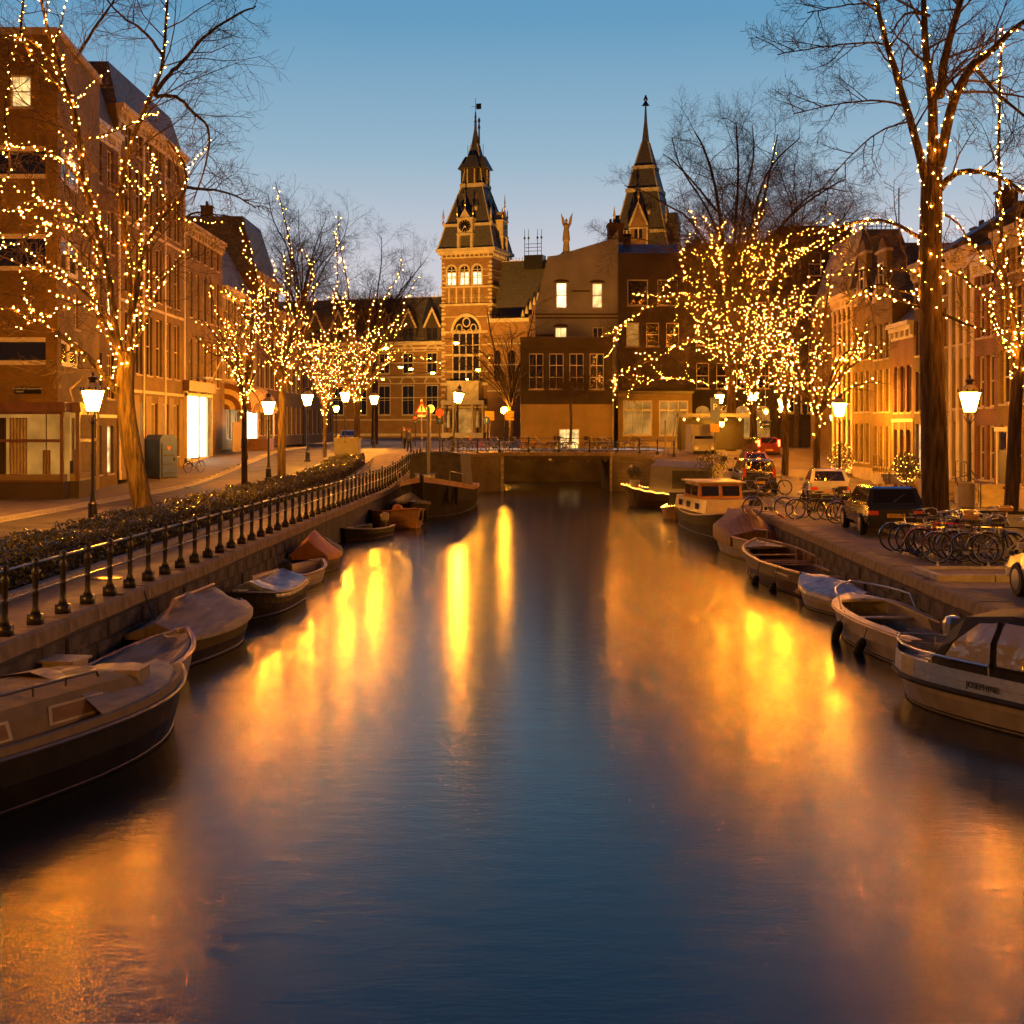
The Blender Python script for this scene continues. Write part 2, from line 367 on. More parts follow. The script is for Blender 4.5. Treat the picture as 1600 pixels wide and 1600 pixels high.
# ---- quay walls: coping stones and the blocks under them are pieces
def quay(side, label):
    X = XL if side < 0 else XR
    q = thing('quay_wall', label, 'quay wall')
    w = MB(); ys = [y for y in YS if y < 90] + [92]
    for a, b in zip(ys[:-1], ys[1:]):
        o1 = side*.05
        P = [(X(a)+o1, a, -2.2), (X(b)+o1, b, -2.2), (X(b)+o1, b, gz(b)-.28), (X(a)+o1, a, gz(a)-.28)]
        w.poly(P if side > 0 else P[::-1])
    obj('wall', w, 'brick_quay' if side < 0 else 'quay_stone', q)
    L = 1.5 if side < 0 else 1.25; cm = []
    for k in range(3):
        c = MB(); e = .012*k
        wd = .62
        c.loft([[(-side*.0, .008, -.27), (side*wd, .008, -.27), (side*wd, .008, 0.004), (side*.05, .008, .004+e), (0, .008, -.04)],
                [(-side*.0, L-.008, -.27), (side*wd, L-.008, -.27), (side*wd, L-.008, 0.004), (side*.05, L-.008, .004), (0, L-.008, -.04)]])
        cm.append(c.mesh('coping_stone', 'coping'))
    y = 12.
    while y < 91:
        o = obj('coping_stone', cm[random.randrange(3)], None, q, (X(y), y, gz(y+L/2)+.02+random.uniform(-.008, .008)))
        o.rotation_euler = (atan2(gz(y+L)-gz(y), L), 0, -atan2(X(y+L)-X(y), L)+random.uniform(-.004, .004)); y += L
    # wall blocks
    bm_ = []
    for k in range(4):
        c = MB(); d = .03+.012*k
        x0, x1 = (-side*d, side*.1)
        c.loft([[(x1, 0, 0), (x1, 1.02, 0), (x1, 1.02, .30), (x1, 0, .30)], [(x0*.4, 0, 0), (x0*.4, 1.02, 0), (x0*.4, 1.02, .30), (x0*.4, 0, .30)], [(x0, .03, .02), (x0, .99, .02), (x0, .99, .28), (x0, .03, .28)]])
        bm_.append(c.mesh('wall_block', 'quay_stone'))
    for r in range(4):
        y = 14.+.5*(r % 2)
        while y < 48:
            z = gz(y)-.29-.33*(r+1)
            if z > -.25:
                o = obj('wall_block', bm_[random.randrange(4)], None, q, (X(y)+side*.05, y, z)); o.rotation_euler.z = -atan2(X(y+1)-X(y), 1)
            y += 1.05
    return q
ql = quay(-1, 'dark left quay wall under the railing, with stone coping and faint graffiti')
qr = quay(1, 'right quay wall of stone blocks with a pale coping and no railing')
text_mesh('eraufill', .42, 'graffiti', ql, (XL(22.6)+.025, 22.6, .62), (pi/2, 0, pi/2-.02), 'graffiti', .002, font_shear=.2)
# ---- bridge
B = thing('bridge', 'low brick and stone bridge with an iron girder across the end of the canal', 'bridge')
DZ = 2.72
mb = MB(); mb.box(-.6, 95.2, DZ-.50, 6.95, 95.5, DZ-.24); mb.box(-.6, 95.5, DZ-.5, 6.95, 104.4, DZ-.2); obj('girder', mb, 'plaster_brown', B)
mb = MB()
for k in range(6):
    x = .3+k*1.25; mb.box(x, 95.6, DZ-.66, x+.22, 104.3, DZ-.5)
obj('beam', mb, 'brown_paint', B, kind='stuff')
mb = MB(); mb.box(-5, 112, -2, 12, 112.4, DZ-.05); obj('back_wall', mb, 'brick_quay', B)
# abutments with splayed wings
def wing(pts, zt):              # vertical wall following pts with its own top heights
    mb = MB()
    for (a, za), (b, zb) in zip(list(zip(pts, zt))[:-1], list(zip(pts, zt))[1:]):
        mb.poly([(*a, -2), (*b, -2), (*b, zb), (*a, za)])
    return mb
Lw = [(-6.9, 84), (-5.7, 87.5), (-3.2, 92.5), (-.62, 95.2), (-.6, 104.5), (-5, 105), (-5, 112)]; Lz = [gz(84)-.25, gz(87.5)-.25, 2.42, DZ-.25, DZ-.25, DZ-.25, DZ-.25]
Rw = [(12, 112), (12, 105), (6.95, 104.5), (6.97, 95.2), (9.2, 92.6), (10.9, 88.5), (12, 85)]; Rz = [DZ-.25, DZ-.25, DZ-.25, DZ-.25, 2.42, gz(88.5)-.2, gz(85)-.2]
obj('abutment', wing(Lw, Lz), 'brick_bridge', B); obj('abutment', wing(Rw, Rz), 'brick_bridge', B)
mb = MB()
def deckfan(pts, zt, far):
    for (a, za), (b, zb) in zip(list(zip(pts, zt))[:-1], list(zip(pts, zt))[1:]):
        mb.poly([(*a, za+.245), (*b, zb+.245), (far, b[1], zb+.245), (far, a[1], za+.245)])
deckfan(Lw[:4], Lz[:4], -9.31); deckfan(Rw[3:], Rz[3:], 19.9)
mb.quad((-9.31, 95.2, DZ-.003), (19.9, 95.2, DZ-.003), (19.9, 104.7, DZ-.003), (-9.31, 104.7, DZ-.003)); mb.quad((-9.31, 104.7, DZ-.003), (-4.9, 104.7, DZ-.003), (-4.9, 112.5, DZ-.003), (-9.31, 112.5, DZ-.003)); mb.quad((11.9, 104.7, DZ-.003), (19.9, 104.7, DZ-.003), (19.9, 112.5, DZ-.003), (11.9, 112.5, DZ-.003))
obj('bridge_deck', mb, 'paving', kind='structure')
def run_stones(a, za, b, zb, L, nm, m_, th=.24, wd=.5, out=.06):
    a = Vector((*a, 0)); b = Vector((*b, 0)); d = b-a; n_ = max(1, round(d.length/L)); step = d.length/n_; ang = atan2(d.y, d.x)
    c = MB(); c.box(.008, -out, -th, step-.008, wd, .02); me = c.mesh(nm, m_)
    for i in range(n_):
        t = i/n_; p = a+d*t; o = obj(nm, me, None, B, (p.x, p.y, za+(zb-za)*t+.25)); o.rotation_euler = (0, -atan2(zb-za, d.length), ang)
for pts, zt in ((Lw[:4], Lz[:4]), (Rw[3:], Rz[3:])):
    for (a, za), (b, zb) in zip(list(zip(pts, zt))[:-1], list(zip(pts, zt))[1:]): run_stones(a, za, b, zb, 1.3, 'coping_stone', 'coping')
run_stones(Lw[3], Lz[3], Rw[3], Rz[3], 1.4, 'coping_stone', 'coping')
qm = MB(); qm.box(0, 0, 0, .95, .3, .52); q1 = qm.mesh('quoin', 'bridge_stone'); qm = MB(); qm.box(0, 0, 0, .62, .3, .52); q2 = qm.mesh('quoin', 'bridge_stone')
for k in range(5):
    o = obj('quoin', q1 if k % 2 else q2, None, B, (6.93, 95.08, -.25+k*.54))
    w_ = .95 if k % 2 else .62
    o = obj('quoin', q1 if k % 2 else q2, None, B, (-.58-w_, 95.02-.0, -.25+k*.54))
mb = MB(); mb.lathe([(.17, 0), (.17, .03)], 14); o = obj('round_plate', mb, 'ink_white', B, (8.3, 93.55, 1.75), rot=(pi/2, 0, .5))
mb = MB(); mb.box(0, 0, 0, .2, .03, .12); obj('marker_plate', mb, 'ink_white', B, (2.6, 95.16, DZ-.55))
# ---------------------------------------------------------------- iron railings
def post_mesh(tall):
    mb = MB(); k = .0
    mb.box(-.105, -.105, 0, .105, .105, .17); mb.lathe([(.085, .17), (.06, .24), (.05, .30), (.052, .50), (.066, .53), (.046, .56), (.05, .60), (.062, .80), (.075, .86), (.05, .90), (.05, .95), (.068, .985), (.062, 1.05), (.03, 1.085)], 8)
    if tall: mb.lathe([(.03, 1.08), (.045, 1.10), (.022, 1.13), (.04, 1.16), (.035, 1.19), (.008, 1.23)], 8)
    return mb.mesh('post', 'iron', True)
PM = [post_mesh(False), post_mesh(True)]
def railing(path, zf, step, label, tall_every=4, par=None):
    R = par or thing('canal_railing', label, 'railing')
    segs = [(Vector(a), Vector(b)) for a, b in zip(path[:-1], path[1:])]; tot = sum((b-a).length for a, b in segs); n_ = int(tot/step); pos = []
    for i in range(n_+1):
        d = i*tot/n_
        for a, b in segs:
            L_ = (b-a).length
            if d <= L_+1e-6: p = a.lerp(b, d/L_ if L_ else 0); break
            d -= L_
        pos.append(Vector((p.x, p.y, zf(p.x, p.y))))
    for i, p in enumerate(pos): obj('post', PM[1 if i % tall_every == 1 else 0], None, R, p)
    for h, r in ((1.0, .026), (.545, .016)):
        mb = MB(); mb.tube([p+Vector((0, 0, h)) for p in pos], r, 6); obj('rail', mb, 'rail_iron', R)
    return R
railing([(XL(8)-.27, 8), (XL(50)-.27, 50), (XL(84)-.3, 84), (-6.0, 87.7)], lambda x, y: gz(y)+.02, 1.24, 'black cast iron canal railing with knobbed posts along the left quay')
railing([(-5.6, 88.2), (-3.3, 92.9), (-.7, 95.5), (7.1, 95.5), (9.3, 92.9), (10.8, 89.6)], lambda x, y: (DZ if -1 < x < 7.2 else 2.46+.2*(1-abs(y-92)/4))+.02, 2.1, 'iron railing along the edge of the bridge with bicycles behind it', 99)
# ================================================================ buildings
WC = {}
def window(par, u, z, w, h, style='sash', frame='white_paint', lit=None, y=.14, cols=1, rows=2, sill=True, bw=.07, arch=False):
    """a window: frame (part) > glass, at facade position u (left), z (bottom), recessed by y"""
    key = (round(w, 2), round(h, 2), style, frame, lit, cols, rows, bw, arch)
    if key not in WC:
        f = MB(); g = MB()
        if arch:
            r = w/2; n_ = 8; zc = h-r*.75; k = .75
            out = [(r+r*cos(pi*i/n_), zc+k*r*sin(pi*i/n_)) for i in range(n_+1)]; ins = [(r+(r-bw)*cos(pi*i/n_), zc+k*(r-bw)*sin(pi*i/n_)) for i in range(n_+1)]
            for i in range(n_): f.prism([(out[i][0], 0, out[i][1]), (out[i+1][0], 0, out[i+1][1]), (ins[i+1][0], 0, ins[i+1][1]), (ins[i][0], 0, ins[i][1])], (0, .08, 0))
            g.poly([(bw, .05, bw), (w-bw, .05, bw)]+[(x, .05, zz) for x, zz in ins])
            f.box(0, 0, 0, bw, .08, zc); f.box(w-bw, 0, 0, w, .08, zc); f.box(bw, 0, 0, w-bw, .08, bw)
            ht = zc
            f.box(bw, .003, zc-bw*.4, w-bw, .07, zc+bw*.4)
        else:
            f.box(0, 0, 0, bw, .08, h); f.box(w-bw, 0, 0, w, .08, h); f.box(bw, 0, 0, w-bw, .08, bw); f.box(bw, 0, h-bw, w-bw, .08, h)
            g.quad((bw, .05, bw), (w-bw, .05, bw), (w-bw, .05, h-bw), (bw, .05, h-bw)); ht = h
        m_ = .028 if w > .9 else .022
        for i in range(1, cols):
            x = w*i/cols; f.box(x-m_, .012, bw, x+m_, .07, ht-bw)
        for i in range(1, rows):
            zz = ht*i/rows; f.box(bw, .008 if i*2 == rows else .018, zz-m_*1.2, w-bw, .075, zz+m_*1.2)
        gm = {None: 'pane', 'warm': 'lit_window', 'bright': 'lit_bright', 'dim': 'lit_warm_dim', 'show': 'lit_display', 'curtain': 'pane'}[lit]
        c = None
        if lit == 'curtain':
            c = MB(); c.box(bw, .047, h*.1, w*.32, .049, h-bw); c.box(w*.68, .047, h*.1, w-bw, .049, h-bw); c = c.mesh('curtain', 'curtain')
        s_ = MB(); s_.box(-.08, -.2, -.09, w+.08, .06, 0)
        WC[key] = (f.mesh('window', frame), g.mesh('glass', gm), s_.mesh('sill', 'stone_trim'), c)
    f, g, s_, c = WC[key]
    o = obj('window', f, None, par, (u, y, z)); obj('glass', g, None, o)
    if c: obj('curtain', c, None, o)
    if sill: obj('sill', s_, None, o)
    return o
def wallmb(w, h, d, holes, dep=.16, back=True, top=True):
    us = sorted({0, w}|{a for r in holes for a in (r[0], r[1])}); zs = sorted({0, h}|{a for r in holes for a in (r[2], r[3])})
    mb = MB()
    for a, b in zip(us[:-1], us[1:]):
        for e, f in zip(zs[:-1], zs[1:]):
            if b-a < 1e-4 or f-e < 1e-4: continue
            cu, cz = (a+b)/2, (e+f)/2
            if any(r[0] < cu < r[1] and r[2] < cz < r[3] for r in holes): continue
            mb.quad((a, 0, e), (b, 0, e), (b, 0, f), (a, 0, f))
    for u0, u1, z0, z1 in holes:
        k = dep+.1
        mb.quad((u0, 0, z0), (u0, 0, z1), (u0, k, z1), (u0, k, z0)); mb.quad((u1, 0, z1), (u1, 0, z0), (u1, k, z0), (u1, k, z1))
        mb.quad((u0, 0, z1), (u1, 0, z1), (u1, k, z1), (u0, k, z1)); mb.quad((u1, 0, z0), (u0, 0, z0), (u0, k, z0), (u1, k, z0))
        mb.quad((u0, k, z0), (u1, k, z0), (u1, k, z1), (u0, k, z1))
    mb.quad((0, d, 0), (0, 0, 0), (0, 0, h), (0, d, h)); mb.quad((w, 0, 0), (w, d, 0), (w, d, h), (w, 0, h))
    if back: mb.quad((w, d, 0), (0, d, 0), (0, d, h), (w, d, h))
    if top: mb.quad((0, 0, h), (w, 0, h), (w, d, h), (0, d, h))
    return mb
def house(name, label, p0, p1, h, d, zb, wall, rows, roof='flat', rh=2.5, cornice=True, trim='stone_trim', rmat='slate', cat='house', base=None, chim=1, gable=None, pil=0, door=None, extra=None, group=None, bands=()):
    """rows: (z0, height, n, width, style dict) with windows spread evenly over the facade"""
    p0 = Vector(p0); p1 = Vector(p1); dd = p1-p0; w = dd.length
    R = thing(name, label, cat, (p0.x, p0.y, zb), atan2(dd.y, dd.x), group)
    holes = []; wins = []
    for row in rows:
        z0, hh, n_, ww, st = row[:5]; m0 = row[5] if len(row) > 5 else .06*w; span = w-2*m0; lits = st.get('lits', {})
        for i in range(n_):
            c_ = m0+span*(i+.5)/n_; u = c_-ww/2
            if u < .05 or u+ww > w-.05: ww_ = min(ww, span/n_-.1); u = c_-ww_/2
            else: ww_ = ww
            holes.append((u, u+ww_, z0, z0+hh)); kw = {k: v for k, v in st.items() if k != 'lits'}
            if i in lits: kw['lit'] = lits[i]
            wins.append((u, z0, ww_, hh, kw))
    obj('wall', wallmb(w, h, d, holes, top=(roof == 'flat')), wall, R)
    for u, z0, ww, hh, kw in wins: window(R, u, z0, ww, hh, **kw)
    if cornice:
        mb = MB(); mb.box(-.05, -.35, h-.22, w+.05, .1, h+.02); mb.box(-.03, -.22, h-.42, w+.03, .08, h-.22); mb.box(-.02, -.06, h-.85, w+.02, .05, h-.42)
        k = 0
        while k*.9+.2 < w: mb.box(k*.9+.12, -.2, h-.72, k*.9+.3, -.06, h-.425); k += 1
        obj('cornice', mb, trim, R)
    if base:
        mb = MB(); 
        u = 0.
        for hx in sorted([q for q in holes if q[2] < base[0]-.01]): 
            if hx[0]-u > .02: mb.box(u, -.035, 0, hx[0]-.01, -.003, base[0])
            u = hx[1]+.01
        mb.box(u, -.035, 0, w, -.003, base[0]); obj('plinth', mb, base[1], R)
    for z0 in bands:
        mb = MB(); mb.box(.004, -.05, z0, w-.004, -.003, z0+.16); obj('band', mb, trim, R)
    if pil:
        for i in range(pil):
            mb = MB(); u = (w-.32)*i/(pil-1); mb.box(u, -.07, .01, u+.32, -.003, h-.86); mb.box(u-.04, -.11, h-1.1, u+.36, -.071, h-.87); mb.box(u-.04, -.11, .01, u+.36, -.071, .5)
            obj('pilaster', mb, trim, R)
    if roof == 'hip' or roof == 'mansard':
        k = .28 if roof == 'mansard' else .5; i_ = rh*k
        mb = MB(); a = [(0, .05, h), (w, .05, h), (w, d, h), (0, d, h)]; t_ = [(min(i_, w*.45), i_+.05, h+rh), (w-min(i_, w*.45), i_+.05, h+rh), (w-min(i_, w*.45), d-i_, h+rh), (min(i_, w*.45), d-i_, h+rh)]
        mb.loft([a, t_]); obj('roof', mb, rmat, R)
    elif roof == 'side':        # ridge parallel with the street
        mb = MB(); mb.prism([(0, .0, h), (0, d, h), (0, d/2, h+rh)][::-1], (w, 0, 0)); obj('roof', mb, rmat, R)
    elif roof == 'front':
        mb = MB(); mb.prism([(0, .25, h), (w, .25, h), (w/2, .25, h+rh)], (0, d-.25, 0)); obj('roof', mb, rmat, R)
    if gable:                   # neck gable: stepped ornate outline standing on the facade
        c_ = w/2; gw = gable[0]/2; gh = gable[1]
        pts = [(c_-gw-.9, h), (c_+gw+.9, h), (c_+gw+.75, h+.5), (c_+gw+.25, h+.9), (c_+gw, h+1.4), (c_+gw, h+gh-.7), (c_+gw*.8, h+gh-.55), (c_+gw*.4, h+gh-.1), (c_, h+gh+.1), (c_-gw*.4, h+gh-.1), (c_-gw*.8, h+gh-.55), (c_-gw, h+gh-.7), (c_-gw, h+1.4), (c_-gw-.25, h+.9), (c_-gw-.75, h+.5)]
        mb = MB(); mb.prism([(x, .0, z) for x, z in pts], (0, .3, 0)); obj('gable', mb, wall, R)
        mb = MB(); mb.box(c_-gw-.12, -.1, h+gh-.75, c_+gw+.12, .32, h+gh-.6)
        for s_ in (-1, 1):
            mb.prism([(c_+s_*gw, -.06, h+.02), (c_+s_*(gw+.9), -.06, h+.02), (c_+s_*(gw+.75), -.06, h+.5), (c_+s_*(gw+.3), -.06, h+.85), (c_+s_*(gw+.02), -.06, h+1.5)][::s_], (0, .055, 0))
        obj('gable_trim', mb, trim, R)
        window(R, c_-.45, h+.8, .9, 1.3, frame='white_paint', y=-.07, rows=2)
    for i in range(chim):
        mb = MB(); u = w*(.18 if i == 0 else .82); zz = h+(rh if roof != 'flat' else 0)-.3
        mb.box(u-.35, d*.45, zz-.8, u+.35, d*.45+.9, zz+1.1); mb.box(u-.42, d*.45-.07, zz+1.1, u+.42, d*.45+.97, zz+1.22)
        ch = obj('chimney', mb, wall, R)
        for q in (-.18, .18):
            mb = MB(); mb.lathe([(.1, zz+1.2), (.08, zz+1.6)], 8, (u+q, d*.45+.45, 0)); obj('chimney_pot', mb, 'roof_tile', ch)
    if door:
        u, dw, dh, dm = door[:4]
        mb = MB(); mb.box(u-.14, -.08, .0, u, .05, dh+.16); mb.box(u+dw, -.08, 0, u+dw+.14, .05, dh+.16); mb.box(u-.2, -.14, dh+.16, u+dw+.2, .05, dh+.34); fr = obj('door_frame', mb, 'white_paint', R)
        mb = MB(); mb.box(u, -.03, .02, u+dw, -.005, dh-.6); mb.box(u+.12, -.045, .3, u+dw-.12, -.031, 1.0); mb.box(u+.12, -.045, 1.15, u+dw-.12, -.031, dh-.75); dr = obj('door', mb, dm, R)
        mb = MB(); mb.quad((u, -.015, dh-.55), (u+dw, -.015, dh-.55), (u+dw, -.015, dh+.1), (u, -.015, dh+.1)); obj('fanlight', mb, 'pane', R)
        mb = MB(); mb.lathe([(.03, 0), (.035, .04), (.0, .05)], 8); obj('handle', mb, 'gold', dr, (u+.1, -.05, 1.1), rot=(pi/2, 0, 0))
    return R
D = dict
# ---------------- right row, from the near end to the far end. (facade direction towards the camera)
HX = 20.2
def rh_(ya, yb, *a, **k):       # a house on the right between depths ya < yb
    zb = gz((ya+yb)/2)-.02
    return house(k.pop('name', 'canal_house'), a[0], (HX, yb), (HX, ya), a[1]-zb, 9, zb, *a[2:], **k)
tall = D(cols=1, rows=2)
def rws(n_, w, zs, hs, lits={}, **st):
    return [(z, h, n_, w, D(st, lits=lits.get(i, {}), rows=st.get('rows', 2))) for i, (z, h) in enumerate(zip(zs, hs))]
H = []
H.append(rh_(44., 51.6, 'tall dark house with overhanging cornice at the right edge of the picture', 15.0, 'brick_dark', rws(4, 1.05, [.9, 4.3, 7.6, 10.4], [2.5, 2.3, 2.1, 1.7], {0: {1: 'warm'}}), roof='side', base=(.8, 'stone_trim'), door=None))
H.append(rh_(51.6, 56.0, 'dark brick house with white windows just before the tall corniced house', 12.6, 'brick_brown', rws(3, 1.0, [.9, 4.2, 7.2, 9.5], [2.4, 2.2, 1.8, 1.2], {0: {2: 'warm'}}), roof='side', rh=2.4, base=(.8, 'stone_trim'), door=(.25, 1.05, 2.9, 'dark_paint')))
H.append(rh_(56.0, 58.7, 'narrow red brick house beside the pale pilastered house', 11.9, 'brick_red', rws(2, .85, [1.0, 4.1, 7.1, 9.3], [2.3, 2.2, 1.8, 1.0]), roof='side', rh=2.2, base=(.7, 'plaster_cream'), trim='white_paint'))
H.append(rh_(58.7, 62.0, 'pale narrow house with tall white pilasters and a heavy cornice', 12.5, 'plaster_cream', rws(3, .62, [1.0, 4.1, 7.0], [2.5, 2.2, 3.1], {0: {0: 'dim', 1: 'warm'}}), roof='flat', base=(.7, 'stone_trim'), pil=4, trim='museum_stone', chim=0))
H.append(rh_(62.0, 65.0, 'brown brick house with paired white windows behind the thick tree trunk', 12.1, 'brick_brown', rws(3, .62, [1.0, 4.1, 7.0, 9.4], [2.3, 2.1, 1.8, 1.0]), roof='side', rh=2.3, base=(.7, 'plaster_cream'), trim='stone_trim'))
H.append(rh_(65.0, 67.6, 'slim dark brick house hidden mostly by the thick tree trunk', 12.6, 'brick_dark', rws(2, .75, [1.0, 4.0, 6.8, 9.2], [2.4, 2.0, 1.7, 1.2], {0: {0: 'bright'}}), roof='side', rh=2.8, base=(.7, 'plaster_cream'), trim='stone_trim'))
H.append(rh_(67.6, 71.4, 'reddish house with a big white box cornice and a white ground floor', 9.9, 'brick_red', rws(3, .78, [4.0, 0.9], [2.4, 2.2]), roof='side', rh=4.2, base=(3.5, 'plaster_cream'), trim='white_paint', bands=(3.5,)))
H.append(rh_(71.4, 75.4, 'brown brick house with white paired windows and a small neck gable', 11.4, 'brick_brown', rws(3, .72, [1.0, 4.0, 6.9], [2.2, 2.3, 1.9]), roof='front', rh=3.2, gable=(1.9, 3.4), cornice=False, base=(.7, 'stone_trim'), chim=0))
H.append(rh_(75.4, 79.6, 'dark brick house with a tall bell gable and white sash windows', 11.6, 'brick_brown', rws(3, .72, [1.0, 3.9, 6.9], [2.2, 2.3, 1.6]), roof='front', rh=3.0, gable=(1.8, 3.6), cornice=False, base=(.7, 'stone_trim'), chim=0))
H.append(rh_(79.6, 84.6, 'last house of the right row with white pilasters and a pale shop front', 12.6, 'brick_brown', rws(4, .62, [.9, 4.2, 7.2, 9.2], [2.3, 2.4, 1.4, 1.1], {0: {3: 'bright'}}), roof='side', rh=2.2, base=(.6, 'white_paint'), pil=5, trim='museum_stone', chim=0))
# tall mansard behind the row
house('mansard_house', 'tall dark mansard roof with iron cresting rising behind the right row', (24.0, 96), (29.6, 96), 12.2, 12, 1.5, 'brick_dark', rws(3, 1.2, [9.6], [2.0]), roof='mansard', rh=5.2, chim=0)
cr = MB()
for i in range(9): cr.tube([(25.5+.33*i, 97.6, 18.85), (25.5+.33*i, 97.6, 19.45)], .03, 4)
cr.box(25.45, 97.58, 19.1, 28.2, 97.62, 19.15); cr.tube([(28.1, 97.6, 18.8), (28.1, 97.6, 21.9)], .05, 5)
tag(obj('roof_cresting', cr, 'iron'), 'iron cresting with a finial on top of the dark mansard roof', 'roof cresting')
# stoops with railings before the right houses
def stoop(y, w_, label):
    R = thing('stoop', label, 'steps', (HX, y, gz(y)-.01))
    for k in range(5):
        s_ = MB(); s_.box(-1.5, -1.55+.31*k, .17*k, -.01, -1.55+.31*k+.31, .17*(k+1)); s_.box(-1.5, -1.55+.31*(k+1), .0, -.01, 0, .17*(k+1)-.004) if k < 4 else None
        obj('step', s_, 'stone_trim', R)
    s_ = MB(); s_.box(-1.5, .0, 0, -.01, w_, .85); obj('landing', s_, 'stone_trim', R)
    for x in (-1.46,):
        s_ = MB(); s_.tube([(x, -1.75, 0), (x, -1.75, .95), (x, -1.45, 1.05), (x, 0, 1.8), (x, w_, 1.8), (x, w_, .85)], .024, 6)
        s_.tube([(x, -1.4, .62), (x, 0, 1.35), (x, w_, 1.35)], .014, 5); obj('handrail', s_, 'iron', R)
        for q in range(6):
            s_ = MB(); yy = -1.5+q*.42; z0 = max(0, min(.85, (yy+1.55)*.55)); s_.tube([(x, yy, z0), (x, yy, z0+.98)], .014, 5); obj('baluster', s_, 'iron', R)
stoop(55.5, 1.3, 'stone stoop with curved iron handrail behind the leaning trunk on the right')
stoop(60.6, 1.3, 'stone stoop with iron handrail in front of the pale pilastered house')
stoop(68.4, 1.2, 'stone stoop by the white ground floor beyond the thick trunk')
# ---------------- left side
# corner shop building
zb = 1.42
R = thing('corner_building', 'tall brown brick corner building with wrapped band windows over a brown shop front', 'building', (0, 0, zb))
cz = 20.4
fx0, fx1, fy = -34., -19.75, 58.4
holesA = []; bandz = [(6.1, 1.25, 'show'), (10.4, 1.7, None), (14.6, 1.5, None), (17.3, 1.2, None)]
W1 = []
def lwall(w, holes, h=cz): return wallmb(w, h, .5, holes, back=False, top=False)
hA = [(14.25-6.2, 14.25-.001-0.0, 5.8, 7.0), (14.25-6.2, 14.249, 9.9, 11.5), (14.25-6.2, 14.249, 13.9, 15.3)]
hA2 = [(9.2, 10.1, 17.0, 18.4), (12.0, 12.9, 17.0, 18.4)]
mb = MB()
def place(mbs, ox, oy, ang, mb_out):
    c, s_ = cos(ang), sin(ang); o = len(mb_out.v)
    mb_out.v.extend((ox+x*c-y*s_, oy+x*s_+y*c, z) for x, y, z in mbs.v); mb_out.f.extend(tuple(i+o for i in f) for f in mbs.f); mb_out.m.extend(mbs.m)
LA = 14.25; angB = atan2(8.4, -.75)
shopz = 3.75
def faceA(holes):
    m_ = wallmb(LA, cz, .5, [(a, b, c, d) for a, b, c, d in holes], back=False, top=False); return m_
place(faceA([(8.05, 14.05, 5.8, 7.0), (8.05, 14.05, 9.9, 11.5), (8.05, 14.05, 13.9, 15.3), (9.2, 10.1, 17, 18.4), (12.2, 13.1, 17, 18.4)]), fx0, fy, 0, mb)
place(wallmb(8.43, cz, .5, [(.2, 3.9, 5.8, 7.0), (.2, 3.9, 9.9, 11.5), (.2, 3.9, 13.9, 15.3), (3.0, 3.9, 7.6, 9.2), (5.4, 6.4, 13.8, 15.4), (5.4, 6.4, 9.8, 11.4)], back=False, top=False), fx1, fy, angB, mb)
mb.box(fx0, fy+.4, cz-.3, fx1-.9, fy+9, cz)
mb.box(fx0+.2, fy+.6, 0, fx1-1.2, fy+8, cz-.4)
obj('wall', mb, 'brick_brown', R)
# put child windows through small holder parts with the face's orientation
def faceroot(name, ox, oy, ang): 
    m_ = MB(); m_.box(0, -.12, cz-.25, LA if ang == 0 else 8.43, -.004, cz+.05); return obj(name, m_, 'stone_trim', R, (ox, oy, 0), rot=(0, 0, ang))
FA = faceroot('cornice', fx0, fy, 0); FB = faceroot('cornice', fx1, fy, angB)
for (z0, h0, lit) in ((5.8, 1.2, None), (9.9, 1.6, None), (13.9, 1.4, None)):
    for (u, w_) in ((8.05, 2.0), (10.05, 4.0)):
        o = window(R, fx0+u, z0, w_, h0, lit=lit, cols=1, rows=1, bw=.20, sill=False); o.location.y = fy+.02
    for (u, w_) in ((.2, 1.9), (2.1, 1.8)):
        o = window(R, 0, z0, w_, h0, lit=lit, cols=1, rows=1, bw=.20, sill=False)
        o.location = (fx1+u*cos(angB)-.02*sin(angB), fy+u*sin(angB)+.02*cos(angB), z0); o.rotation_euler.z = angB
for (u, z0, w_, h_, lit) in ((3.0, 7.6, .9, 1.6, None), (5.4, 13.8, 1., 1.6, None), (5.4, 9.8, 1., 1.6, None)):
    o = window(R, 0, z0, w_, h_, lit=lit, rows=2); o.location = (fx1+u*cos(angB)-.1*sin(angB), fy+u*sin(angB)+.1*cos(angB), z0); o.rotation_euler.z = angB
for (u, lit) in ((9.2, 'dim'), (12.2, 'warm')):
    window(R, fx0+u, 17., .9, 1.4, lit=lit).location.y = fy+.1
